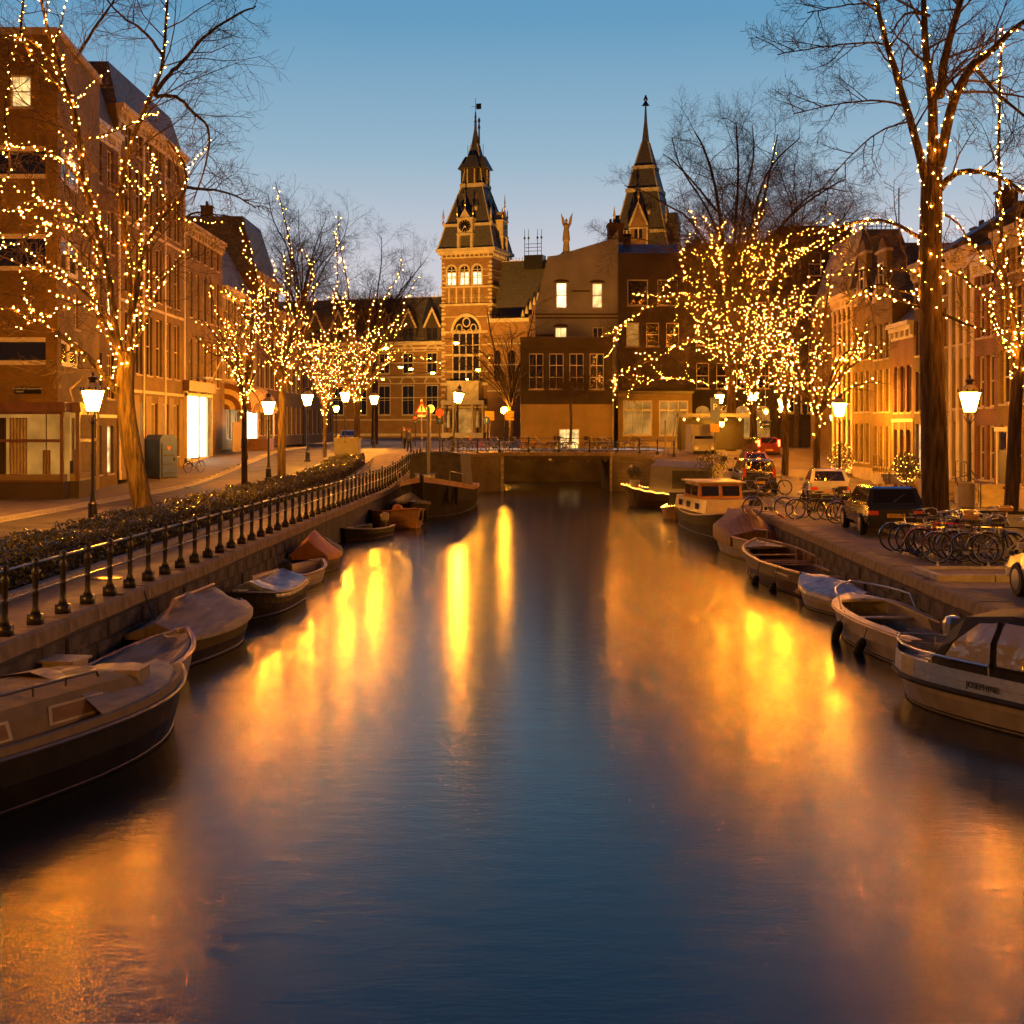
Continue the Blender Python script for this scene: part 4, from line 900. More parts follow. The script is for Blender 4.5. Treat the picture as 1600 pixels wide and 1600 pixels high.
        stage([(1.8, 51.5), (.6, 56.2), (.25, 60), (.12, 63)], 'spire')
    hips = [[(5.75, 35.25), (4.65, 39.9)], [(4.55, 40.5), (2.2, 48.6)], [(2.05, 49.3), (1.7, 51.8), (.6, 57.5)]] if detail else [[(5.5, 35.2), (4.7, 38.4)], [(4.6, 39), (2.95, 46.4)], [(2.85, 47.1), (1.95, 50.9)], [(1.8, 51.5), (.6, 56.2)]]
    for s_ in (-1, 1):                                     # hip ribs
        for t_ in (-1, 1):
            for hp_ in hips:
                f = MB(); f.tube([(hw+s_*a, hw+t_*a, z) for a, z in hp_], .14, 5); obj('hip_rib', f, 'museum_stone', T)
    if detail:                                             # belfry with flared roofs on the four sides
        for a in range(4):
            f = MB(); ca, sa = cos(a*pi/2), sin(a*pi/2)
            def r_(x, y, z): return (hw+x*ca-y*sa, hw+x*sa+y*ca, z)
            vs = [r_(-1.3, -2.6, 49.3), r_(1.3, -2.6, 49.3), r_(1.3, -1, 49.3), r_(-1.3, -1, 49.3), r_(-1.3, -2.6, 52.2), r_(1.3, -2.6, 52.2), r_(1.3, -1, 52.2), r_(-1.3, -1, 52.2)]
            f.add(vs, [(4,5,6,7),(0,1,5,4),(1,2,6,5),(2,3,7,6),(3,0,4,7)]); obj('belfry_bay', f, 'plaster_brown', T)
            f = MB(); f.add([r_(-1.9, -3.1, 52.2), r_(1.9, -3.1, 52.2), r_(1.7, -.5, 52.2), r_(-1.7, -.5, 52.2), r_(-.8, -1.9, 55), r_(.8, -1.9, 55), r_(.6, -.3, 55), r_(-.6, -.3, 55)], [(0,3,2,1),(4,5,6,7),(0,1,5,4),(1,2,6,5),(2,3,7,6),(3,0,4,7)]); obj('belfry_roof', f, 'slate', T)
            f = MB(); f.tube([r_(0, -1.6, 55), r_(0, -1.6, 57.4)], .05, 4); obj('finial', f, 'iron', T)
            f = MB()
            for s_ in (-.75, .75): f.add([r_(s_-.12, -2.75, 49.3), r_(s_+.12, -2.75, 49.3), r_(s_+.12, -2.61, 49.3), r_(s_-.12, -2.61, 49.3), r_(s_-.12, -2.75, 52), r_(s_+.12, -2.75, 52), r_(s_+.12, -2.61, 52), r_(s_-.12, -2.61, 52)], [(0,1,5,4),(1,2,6,5),(2,3,7,6),(3,0,4,7)])
            obj('belfry_frame', f, 'museum_stone', T)
    else:
        for a in (1, 3, 2):
            ca, sa = cos(a*pi/2), sin(a*pi/2); f = MB()
            def r_(x, y, z): return (hw+x*ca-y*sa, hw+x*sa+y*ca, z)
            f.add([r_(-1.4, -6.4, 36.5), r_(1.4, -6.4, 36.5), r_(1.4, -3, 36.5), r_(-1.4, -3, 36.5), r_(-1.4, -6.4, 40.5), r_(1.4, -6.4, 40.5), r_(1.4, -3, 40.5), r_(-1.4, -3, 40.5), r_(-.5, -6.0, 42.6), r_(.5, -6.0, 42.6), r_(.5, -3, 42.6), r_(-.5, -3, 42.6)], [(4,5,9,8),(8,9,10,11),(5,6,10,9),(7,4,8,11),(0,1,5,4),(1,2,6,5),(2,3,7,6),(3,0,4,7)]); obj('dormer', f, 'slate', T)
    # dormers
    for a in ((0, 1) if detail else (0,)):
        ca, sa = cos(a*pi/2), sin(a*pi/2)
        def r_(x, y, z): return (hw+x*ca-y*sa, hw+x*sa+y*ca, z)
        def rb(mb, x0, y0, z0, x1, y1, z1): mb.add([r_(x0,y0,z0),r_(x1,y0,z0),r_(x1,y1,z0),r_(x0,y1,z0),r_(x0,y0,z1),r_(x1,y0,z1),r_(x1,y1,z1),r_(x0,y1,z1)], [(0,3,2,1),(4,5,6,7),(0,1,5,4),(1,2,6,5),(2,3,7,6),(3,0,4,7)])
        if detail:
            f = MB(); rb(f, -1.55, -6.2, 38.2, 1.55, -4, 41.2); rb(f, -1.7, -6.35, 41.2, 1.7, -4, 41.45); rb(f, -1.6, -6.25, 35.3, -1.1, -4.5, 38.2); rb(f, 1.1, -6.25, 35.3, 1.6, -4.5, 38.2); rb(f, -1.7, -6.35, 37.9, 1.7, -4.5, 38.2)
            ck = obj('clock_dormer', f, 'museum_stone', T)
            f = MB(); f.add([r_(-1.1, -6.25, 41.45), r_(1.1, -6.25, 41.45), r_(0, -6.25, 43.4), r_(-1.1, -3.5, 41.45), r_(1.1, -3.5, 41.45), r_(0, -3.5, 43.4)], [(0,1,2),(1,4,5,2),(3,0,2,5),(4,3,5)]); obj('clock_gable', f, 'museum_stone', ck)
            f = MB(); n_ = 20; f.poly([r_(1.25*cos(2*pi*k/n_), -6.22, 39.7+1.25*sin(2*pi*k/n_)) for k in range(n_)]); obj('clock_face', f, 'ink_black', ck)
            f = MB()
            for k in range(12):
                an = 2*pi*k/12; 
                f.add([r_((.85)*cos(an)-.07*sin(an), -6.25, 39.7+.85*sin(an)+.07*cos(an)), r_(.85*cos(an)+.07*sin(an), -6.25, 39.7+.85*sin(an)-.07*cos(an)), r_(1.2*cos(an)+.11*sin(an), -6.25, 39.7+1.2*sin(an)-.11*cos(an)), r_(1.2*cos(an)-.11*sin(an), -6.25, 39.7+1.2*sin(an)+.11*cos(an))], [(0,1,2,3)])
            obj('clock_hours', f, 'gold', ck, kind='stuff')
            f = MB()
            for an, L_, w_ in ((radians(-118), 1.1, .1), (radians(-62), .75, .14)): f.add([r_(-w_*sin(an), -6.27, 39.7+w_*cos(an)), r_(w_*sin(an), -6.27, 39.7-w_*cos(an)), r_(L_*cos(an), -6.27, 39.7+L_*sin(an))], [(0,1,2)])
            obj('clock_hands', f, 'sign_white', ck)
            for x in (-1.6, 1.6, 0):
                f = MB(); p = Vector(r_(x, -6.1, 41.4 if x else 43.3)); f.lathe([(.16, 0), (.08, .5), (.26, .9), (.1, 1.3), (.14, 1.9), (.02, 2.6 if x else 3.8)], 8, p); obj('finial', f, 'gold', ck)
        else:
            f = MB(); f.add([r_(x, y, z) for y in (-6.3, -3) for x, z in ((-1.75, 35.3), (1.75, 35.3), (1.75, 39.8), (0, 43.8), (-1.75, 39.8))], [(0,1,2,3,4),(1,6,7,2),(2,7,8,3),(3,8,9,4),(5,0,4,9)]); dg = obj('gable_dormer', f, 'brick_museum', T)
            f = MB()
            f.add([r_(-1.95, -6.4, 39.5), r_(-1.55, -6.4, 39.5), r_(0, -6.4, 43.3), r_(0, -6.4, 44.2), r_(-1.95, -6.3, 39.5), r_(-1.55, -6.3, 39.5), r_(0, -6.3, 43.3), r_(0, -6.3, 44.2)], [(0,1,2,3),(4,0,3,7),(1,5,6,2)])
            f.add([r_(1.95, -6.4, 39.5), r_(1.55, -6.4, 39.5), r_(0, -6.4, 43.3), r_(0, -6.4, 44.2)], [(3,2,1,0)])
            rb(f, -1.8, -6.4, 39.0, 1.8, -6.31, 39.25); rb(f, -1.8, -6.4, 35.3, -1.5, -6.31, 39); rb(f, 1.5, -6.4, 35.3, 1.8, -6.31, 39); rb(f, -.1, -6.4, 37, .1, -6.31, 39.0); obj('gable_trim', f, 'museum_stone', dg)
            for x in (-.75, .08):
                f = MB(); f.poly([r_(x, -6.35, 37.2), r_(x+.66, -6.35, 37.2)]+[r_(x+.33+.33*cos(pi*k/6), -6.35, 38.6+.33*sin(pi*k/6)) for k in range(7)]); obj('glass', f, 'pane', dg)
            f = MB(); f.lathe([(.12, 0), (.1, .7), (.3, 1.2), (.12, 1.7), (.02, 3)], 8, r_(0, -6.3, 43.8)); obj('finial', f, 'gold', dg)
        for x, z, hh in (((-1.4, 43.5, 1), (1.4, 43.5, 1)) if detail else ((-1.5, 42.0, 1), (1.5, 42.0, 1))):
            f = MB(); yy = -(4.55-(z-40.45)*.288)-.1; rb(f, x-.45, yy, z-.3, x+.45, yy+1.6, z+.9)
            dm = obj('small_dormer', f, 'slate', T)
            f = MB(); rb(f, x-.25, yy-.03, z-.1, x+.25, yy-.004, z+.6); obj('lit_panel', f, 'museum_stone', dm)
            f = MB(); f.add([r_(x-.6, yy-.1, z+.9), r_(x+.6, yy-.1, z+.9), r_(x+.6, yy+1.9, z+.9), r_(x-.6, yy+1.9, z+.9), r_(x, yy+.6, z+2.3)], [(0,1,4),(1,2,4),(2,3,4),(3,0,4),(0,3,2,1)]); obj('dormer_roof', f, 'slate', dm)
            f = MB(); f.tube([r_(x, yy+.6, z+2.2), r_(x, yy+.6, z+3.6)], .06, 4); obj('finial', f, 'gold', dm)
    vz = 0 if detail else -4.4
    f = MB(); f.lathe([(.35, 63+vz), (.12, 63.6+vz), (.1, 64.4+vz), (.3, 64.7+vz), (.05, 65.2+vz), (.05, 69.4+vz)], 7, (hw, hw, 0)); f.tube([(hw-.9, hw, 67.6+vz), (hw+.9, hw, 67.6+vz)], .04, 4)
    if detail: f.box(hw+.15, hw-.03, 67.0, hw+1.2, hw+.03, 68.2)
    else: f.lathe([(.7, 63.2), (.2, 64.0), (.45, 64.3), (.1, 65.2)], 7, (hw, hw, 0))
    obj('weather_vane', f, 'iron', T)
    if detail: f = MB(); f.lathe([(.2, 57.5), (.16, 61), (.28, 61.3), (.12, 62.5), (.3, 63.4), (.02, 64.6)], 7, (hw+.75, hw, 0)); obj('pinnacle', f, 'plaster_brown', T)
    for s_ in (-1, 1):
        f = MB(); f.lathe([(.1, 39.9), (.3, 40.6), (.12, 41.2), (.25, 41.8), (.03, 43.6)], 7, (hw+s_*4.9, hw-4.9, 0)); obj('finial', f, 'museum_stone', T)
    if detail:                                             # true storey heights of the clock tower
        KZ = [(0, 0), (8.5, 11), (17.9, 20.5), (21.1, 24.3), (22.9, 25.8), (26.9, 29.3), (33.3, 35.0), (35.2, 36.9), (39.9, 41.3), (48.6, 49.3), (52.2, 53.0), (55, 55.6), (58.2, 58.8), (63, 62.5), (66.5, 64.5), (69.4, 67.2), (90, 88)]
        def zm(z):
            for (a, b), (c, d) in zip(KZ[:-1], KZ[1:]):
                if a <= z <= c: return b+(d-b)*(z-a)/(c-a)
            return z
        done = set()
        for o in [T]+list(T.children_recursive):
            if o.data.name in done: continue
            done.add(o.data.name)
            for v in o.data.vertices: v.co.z = zm(v.co.z)
    return T
museum_tower(0, 0, True)
museum_tower(34.2, 0, False)
# left wing
def mwing(x0, x1, zt, zr, y0, d):
    w = x1-x0; n_ = max(1, int(w/4.6)); holes = []
    for i in range(n_):
        c_ = w*(i+.5)/n_
        for z, h, hwid in ((4.6, 6.0, 1.35), (12.8, 4.2, 1.2)): holes.append((c_-hwid, c_+hwid, z, z+h))
    m_ = wallmb(w, zt, d, holes, top=False); Wg = obj('wing_wall', m_, 'brick_museum', MU, (x0, y0, 0))
    for (a, b_, z, z1) in holes:
        window(Wg, a, z, b_-a, z1-z, cols=2, rows=2, frame='museum_stone', bw=.22, y=.12, sill=True)
        f = MB(); c_ = (a+b_)/2; r = (b_-a)/2+.25
        for k in range(10):
            t0, t1 = pi*k/10, pi*(k+1)/10
            f.prism([(c_+(r-.25)*cos(t0), -.12, z1+.25+(r-.25)*sin(t0)), (c_+r*cos(t0), -.12, z1+.25+r*sin(t0)), (c_+r*cos(t1), -.12, z1+.25+r*sin(t1)), (c_+(r-.25)*cos(t1), -.12, z1+.25+(r-.25)*sin(t1))], (0, .117, 0))
        obj('arch', f, 'museum_stone', Wg)
    for z, hh, o in ((3.6, .25, .08), (8., .2, .05), (10.8, .2, .05), (12.0, .35, .2), (14.9, .2, .05), (17.2, .2, .05), (zt-.7, .7, .5), (zt-1.5, .4, .2), (.5, .5, .2)):
        f = MB(); f.box(.003, -o, z, w-.003, -.003, z+hh); obj('band', f, 'museum_stone', Wg)
    f = MB(); f.prism([(0, 0, zt), (0, 5.5, zr), (0, d-5.5, zr), (0, d, zt)], (w, 0, 0)); obj('wing_roof', f, 'slate', MU, (x0, y0, 0))
    f = MB()
    f.box(0, 5.48, zr, w, 5.52, zr+.12)
    k = 0
    while k*.9 < w: f.box(k*.9, 5.46, zr+.1, k*.9+.14, 5.54, zr+.75); k += 1
    obj('ridge_cresting', f, 'museum_stone', MU, (x0, y0, 0), kind='stuff')
    for i in range(n_):
        c_ = w*(i+.5)/n_; f = MB(); f.prism([(c_-1.7, .15, zt), (c_+1.7, .15, zt), (c_+1.7, .15, zt+2.9), (c_, .15, zt+6.3), (c_-1.7, .15, zt+2.9)], (0, 4.5, 0)); dm = obj('dormer', f, 'plaster_brown', Wg)
        f = MB()
        for s_ in (-1, 1): f.prism([(c_+s_*1.95, .02, zt+2.7), (c_+s_*1.5, .02, zt+2.7), (c_, .02, zt+5.9), (c_, .02, zt+6.8)][::-s_], (0, .12, 0))
        obj('gable_trim', f, 'museum_stone', dm)
        for q in (-1, 0): 
            f = MB(); f.quad((c_+q*1.15+.08, .13, zt+.3), (c_+q*1.15+1.07, .13, zt+.3), (c_+q*1.15+1.07, .13, zt+2.6), (c_+q*1.15+.08, .13, zt+2.6)); obj('glass', f, 'pane', dm)
mwing(-51, -5.35, 19.2, 28.4, -3.5, 16)
# middle roof between the towers with cresting, platform and the angel
f = MB(); f.box(5.2, -4.5, 0, 29, 9, 23.8); obj('middle_wall', f, 'brick_museum', MU)
f = MB(); f.loft([[(5.2, -4.6, 23.8), (29, -4.6, 23.8), (29, 10, 23.8), (5.2, 10, 23.8)], [(5.2, 1.2, 34.8), (29, 1.2, 34.8), (29, 5, 34.8), (5.2, 5, 34.8)]]); obj('middle_roof', f, 'slate', MU)
f = MB(); f.box(5.2, 1.25, 34.8, 29, 1.3, 34.95)
for k in range(36): f.box(5.3+k*.65, 1.2, 34.9, 5.42+k*.65, 1.34, 35.6)
obj('ridge_cresting', f, 'museum_stone', MU, kind='stuff')
f = MB(); f.box(10.5, -1.5, 33, 14.2, 1, 35.6)
for x in (10.6, 11.4, 13.2, 14.0): f.lathe([(.06, 35.6), (.06, 38.6), (.25, 38.9), (.06, 39.2), (.04, 40.6)], 6, (x, -1.4, 0))
for z in (36.3, 37.0, 37.7): f.box(10.6, -1.42, z, 14.0, -1.38, z+.1)
obj('roof_platform', f, 'iron', MU)
f = MB(); f.lathe([(1.5, 33), (1.3, 35.2), (.7, 35.8), (.55, 37.6), (.75, 38.0), (.6, 39.5), (.45, 40.4), (.5, 40.9), (.2, 41.3), (.3, 41.7), (.02, 42.2)], 9, (19.3, -2.5, 0))
for s_ in (-1, 1): f.prism([(19.3+s_*.1, -2.3, 39.6), (19.3+s_*.9, -2.3, 41.2), (19.3+s_*1.15, -2.3, 43.2), (19.3+s_*.55, -2.3, 42.2), (19.3+s_*.3, -2.3, 41.0)][::s_], (0, .2, 0))
obj('angel_statue', f, 'plaster_cream', MU)
# stepped ornamental gable with side wall in front of the middle part (right of tower 1)
f = MB(); f.prism([(5.3, -8, 0), (15.5, -8, 0), (15.5, -8, 25.0), (14.3, -8, 25.2), (14.0, -8, 22.6), (5.3, -8, 22.6)], (0, 3, 0)); obj('porch_wall', f, 'brick_museum', MU)
f = MB(); f.box(5.3, -8.35, 22.2, 15.6, -8.01, 22.9); f.box(5.3, -8.2, 18, 15.6, -8.01, 18.25); f.box(5.3, -8.2, 14, 15.6, -8.01, 14.25); f.box(5.3, -8.2, 9, 15.6, -8.01, 9.35)
for k in range(5): f.lathe([(.3, 22.9+k*.8), (.34, 23.3+k*.8), (.1, 24.4+k*.8)], 6, (12.2+k*.75, -7.6, 0))
obj('porch_trim', f, 'museum_stone', MU)
for k in range(3):
    f = MB(); x = 6.6+k*2.9; f.poly([(x, -8.02, 11), (x+1.3, -8.02, 11)]+[(x+.65+.65*cos(pi*q/8), -8.02, 16.2+.65*sin(pi*q/8)) for q in range(9)]); obj('glass', f, 'pane', MU)
# ground floor portal of tower 1
f = MB(); f.box(-4.3, -7.6, 0, 4.3, -5.2, 1.2); f.box(-4.4, -7.7, 6.6, 4.4, -5.16, 7.4); f.box(-3.2, -7.3, 7.4, 3.2, -5.17, 10.8); f.box(-3.4, -7.4, 10.8, 3.4, -5.17, 11.2)
for x in (-4.2, -2.1, 1.8, 3.9): f.box(x, -7.5, 1.2, x+.35, -7.1, 6.6)
obj('portal', f, 'museum_stone', MU)
for x in (-3.1, 2.85):
    f = MB(); f.lathe([(.35, 0), (.4, .6), (.28, 1.6), (.38, 2.3), (.14, 2.6), (.24, 2.95), (.02, 3.3)], 8, (x, -6.9, 2.2)); obj('portal_statue', f, 'sign_white', MU)
f = MB(); f.quad((-1.6, -5.25, 1.2), (1.6, -5.25, 1.2), (1.6, -5.25, 5.8), (-1.6, -5.25, 5.8)); obj('portal_glass', f, 'lit_display', MU)
# floodlights of the museum (they are what lights its brick at night)
def flood(x, y, z, tx, ty, tz, e, size, label):
    R = thing('floodlight', label, 'floodlight', (x, y, z), 0, 'floodlights aimed at the museum')
    f = MB(); f.box(-.3, -.2, 0, .3, .2, .5); obj('housing', f, 'iron', R)
    f = MB(); f.quad((-.27, -.17, .51), (.27, -.17, .51), (.27, .17, .51), (-.27, .17, .51)); obj('lens', f, 'lit_window', R)
    l = bpy.data.lights.new('flood', 'SPOT'); l.energy = e; l.color = (1, .42, .05); l.spot_size = size; l.spot_blend = .8; l.shadow_soft_size = .5
    o = bpy.data.objects.new('flood_beam', l); C.objects.link(o); o.parent = R; o.location = (0, 0, .7)
    o.rotation_euler = (Vector((tx, ty, tz))-Vector((x, y, z+.7))).to_track_quat('-Z', 'Y').to_euler()
flood(-10, 214, 2.4, -8, 260, 34, 210000, radians(54), 'floodlight on the lawn before the clock tower with arched window')
flood(-26, 218, 2.4, -24, 265, 12, 70000, radians(75), 'floodlight before the left museum wing')
flood(21, 208, 2.4, 24, 250, 44, 150000, radians(42), 'floodlight before the right museum tower')
# ================================================================ trees and fairy lights
def rv(s=1.): return Vector((random.gauss(0, s), random.gauss(0, s), random.gauss(0, s)))
def smooth(pts, k=2):
    for _ in range(k):
        q = [pts[0]]
        for a, b in zip(pts[:-1], pts[1:]): q += [a.lerp(b, .25), a.lerp(b, .75)]
        q.append(pts[-1]); pts = q
    return pts
def path_len(p): return sum((b-a).length for a, b in zip(p[:-1], p[1:]))
def sample(pts, d):
    for a, b in zip(pts[:-1], pts[1:]):
        L = (b-a).length
        if d <= L: return a.lerp(b, d/L if L else 0), (b-a).normalized()
        d -= L
    return pts[-1].copy(), (pts[-1]-pts[-2]).normalized()
def branch(mb, p, d, L, r, lev, maxlev, up, out=None, wig=.16, dens=1.):
    n_ = 5 if lev < 2 else (4 if lev < maxlev else 3); pts = [p.copy()]; d = d.normalized()
    for i in range(n_):
        d = (d + rv(wig) + Vector((0, 0, up))).normalized(); pts.append(pts[-1]+d*(L/n_))
    rr = [max(.005, r*(1-.72*i/n_)) for i in range(n_+1)]
    mb.tube(pts, rr, 5 if lev == 0 else (4 if lev == 1 else 3), False)
    if out is not None and lev <= 1: out.append((pts, rr))
    if lev < maxlev:
        k = {0: 8, 1: 7, 2: 6}.get(lev, 3); k = max(2, int(k*dens))
        for i in range(k):
            t = .22+.78*(i+random.random()*.7)/k; q, t_ = sample(pts, min(.999, t)*L)
            side = t_.cross(rv()).normalized(); nd = (t_*random.uniform(.5, .9)+side*random.uniform(.5, .95))
            branch(mb, q, nd, L*random.uniform(.38, .62)*(1.15-.4*t), r*.42, lev+1, maxlev, up, out, wig, dens)
def string(paths, name, label, spacing, rb, cat='fairy lights', group=None, wrap=1., skip=.04, jit=.02):
    """bulbs wound along the given (points, radii) paths, with their cable"""
    R = thing('fairy_lights', label, cat, (0, 0, 0)); b = MB(); c = MB()
    for pts, rr in paths:
        L = path_len(pts); n_ = int(L/spacing); ph = random.random()*6; last = None; cp = []
        for i in range(n_):
            q, t_ = sample(pts, (i+random.uniform(-.25, .25))*spacing); rad = rr[min(len(rr)-1, int(len(rr)*i/max(1, n_)))]
            u = t_.orthogonal().normalized(); w = t_.cross(u); a = ph+i*1.35*wrap
            o = (u*cos(a)+w*sin(a))*(rad+.035); q = q+o+rv(jit); cp.append(q)
            if random.random() < skip: continue
            s_ = rb*.54*random.choice((.6, .75, 1, 1, 1.2, 1.7))
            b.mi = 1 if random.random() < .42 else 0
            vs = [q+Vector((s_, 0, 0)), q+Vector((-s_, 0, 0)), q+Vector((0, s_, 0)), q+Vector((0, -s_, 0)), q+Vector((0, 0, s_)), q+Vector((0, 0, -s_))]
            b.add(vs, [(0,2,4),(2,1,4),(1,3,4),(3,0,4),(2,0,5),(1,2,5),(3,1,5),(0,3,5)])
        if len(cp) > 1: c.tube(cp, .008, 3, False)
    obj('bulbs', b, ['bulb', 'bulb_dim'], R, kind='stuff')
    if c.v: obj('cable', c, 'cable', R, kind='stuff')
    return R
def pix(pts, Y, dy=0.):         # pixel polyline at depth Y (+ an optional run in depth)
    n_ = len(pts); return [at(p[0], p[1], Y+dy*i/(n_-1)) for i, p in enumerate(pts)]
def tree(label, trunk, r0, r1, limbs, up=.02, maxlev=3, dens=1., bark='bark', name='tree', lim_r=.5, blen=.5, wig=.16, tipb=True):
    """trunk: list of points; limbs: (points, start radius, lit) -> trunk, limb (parts), crown of twigs"""
    T = thing(name, label, 'tree', trunk[0]); o0 = Vector(trunk[0])
    tp = smooth([Vector(p) for p in trunk]); n_ = len(tp)
    rr = []
    for i in range(n_):
        t = i/(n_-1); rr.append(r0+(r1-r0)*t+(r0*.35*max(0, 1-t*9)))
    m_ = MB(); m_.tube([p-o0 for p in tp], rr, 14); obj('trunk', m_, bark, T, smooth=True)
    crown = MB(); lit = []
    for L in limbs:
        pts, r, li = L[0], L[1], L[2]; ex = L[3] if len(L) > 3 else 1.
        pts = smooth([Vector(p) for p in pts], 2); Ln = path_len(pts); nn = len(pts); lr = [max(.02, r*(1-.75*i/(nn-1))) for i in range(nn)]
        m_ = MB(); m_.tube([p-o0+rv(.01) for p in pts], lr, 7); obj('limb', m_, bark, T, smooth=True)
        if li: lit.append((pts, lr))
        sub = []
        nb = int((3+Ln*1.05)*dens*ex)
        for i in range(nb):
            t = .16+.84*(i+random.random())/nb; q, t_ = sample(pts, min(.995, t)*Ln)
            side = t_.cross(rv()).normalized(); nd = t_*random.uniform(.4, .8)+side*random.uniform(.5, 1.)
            branch(crown, q-o0, nd, Ln*blen*random.uniform(.5, .9)*(1.1-.5*t)+.5, max(.02, r*.32*(1-.5*t)), 1, maxlev, up, sub, wig, dens)
        if li == 2: lit += [([p+o0 for p in a], b) for a, b in sub if len(a) > 5 and random.random() < .40]
    if crown.v: obj('crown', crown, 'twig', T, kind='stuff')
    return T, lit
def P_(*a): return list(a)
# -- R1: the big trunk on the right
Y = 44.5
trunk = pix([(1462, 822), (1461, 740), (1459, 640), (1456, 540), (1452, 440), (1455, 330), (1456, 262)], Y)
limbs = [
 (pix([(1450, 300), (1430, 215), (1404, 130), (1386, 70), (1368, 0), (1352, -90)], Y, -2), .16, 1),
 (pix([(1457, 262), (1458, 150), (1446, 90), (1443, 0), (1440, -110)], Y, 1), .20, 1),
 (pix([(1468, 150), (1476, 90), (1492, 30), (1508, -20), (1530, -120)], Y, 1.5), .18, 0),
 (pix([(1466, 262), (1488, 155), (1515, 105), (1552, 78), (1585, 42), (1650, 5)], Y, -2), .19, 1),
 (pix([(1466, 300), (1488, 270), (1530, 266), (1572, 280), (1610, 310)], Y, -3), .13, 1),
 (pix([(1442, 375), (1400, 348), (1360, 342), (1318, 352), (1268, 366)], Y, 3), .08, 2),
 (pix([(1438, 428), (1400, 418), (1352, 420), (1318, 432)], Y, 2), .05, 1, .5),
 (pix([(1438, 465), (1400, 452), (1368, 440), (1340, 462), (1322, 475)], Y, 2), .05, 1, .5),
 (pix([(1440, 480), (1405, 470), (1370, 460), (1345, 468)], Y, -2), .05, 1, .5),
 (pix([(1468, 330), (1495, 345), (1520, 385), (1548, 420)], Y, 2), .05, 1, .6),
 (pix([(1470, 420), (1505, 430), (1545, 470), (1560, 480)], Y, 1), .05, 1, .6),
 (pix([(1468, 485), (1490, 500), (1530, 513), (1580, 520), (1615, 512)], Y, -2), .06, 1, .5),
 (pix([(1410, 165), (1370, 155), (1310, 162), (1240, 178)], Y, -1), .045, 0, 1.3),
 (pix([(1395, 70), (1350, 66), (1290, 72), (1215, 85)], Y, -2), .045, 0, 1.3),
 (pix([(1418, 190), (1380, 200), (1330, 240), (1280, 300)], Y, 1), .04, 0, 1.2),
 (pix([(1375, 10), (1340, 4), (1300, 12), (1262, 20)], Y, -2), .04, 0, 1.2),
 (pix([(1452, 25), (1420, 18), (1405, 30), (1392, 52)], Y, -1), .06, 0, .4),
 (pix([(1484, 145), (1540, 142), (1600, 152), (1680, 165)], Y, 2), .06, 0, 1.2),
 (pix([(1520, 100), (1560, 150), (1600, 180), (1660, 240)], Y, -3), .08, 0, 1.2),
]
T_, lit = tree('massive tree with fairy lights wound round its trunk on the right quay', trunk, .46, .33, limbs, dens=1.0, maxlev=3, blen=.42)
lit.append((smooth(pix([(1454, 480), (1452, 400), (1455, 330), (1456, 262)], Y)), [.40, .36, .34, .33]))
lit.append((smooth(pix([(1454, 470), (1452, 390), (1455, 320), (1456, 262)], Y)), [.40, .36, .34, .33]))
string(lit, 'x', 'string of warm bulbs on the massive right trunk and its big limbs', .19, .030)
# -- R2: leaning trunk at the right edge
Y = 43.
trunk = pix([(1578, 826), (1583, 740), (1586, 650), (1590, 590), (1596, 540)], Y)
limbs = [
 (pix([(1592, 570), (1580, 500), (1568, 420), (1563, 330), (1560, 230), (1562, 120), (1566, 40)], Y, 1), .10, 1, .5),
 (pix([(1595, 560), (1585, 480), (1560, 430), (1535, 400), (1520, 380)], Y, -1), .06, 1, .6),
 (pix([(1594, 575), (1560, 520), (1545, 480), (1555, 440)], Y, -1), .05, 1, .6),
 (pix([(1597, 545), (1610, 470), (1600, 400), (1590, 330)], Y, 1), .08, 1, .7),
 (pix([(1596, 560), (1630, 470), (1640, 380)], Y, 1), .08, 0, 1),
]
T_, lit = tree('slim leaning tree with glowing forks at the right edge beyond the bicycles', trunk, .24, .17, limbs, dens=.9, maxlev=3, blen=.35)
string(lit+lit[:4]+[(pix([(1588, 600), (1594, 560), (1597, 530)], Y), [.2, .2])]*3, 'x', 'cluster of warm bulbs on the slim leaning tree at the right edge', .17, .030)
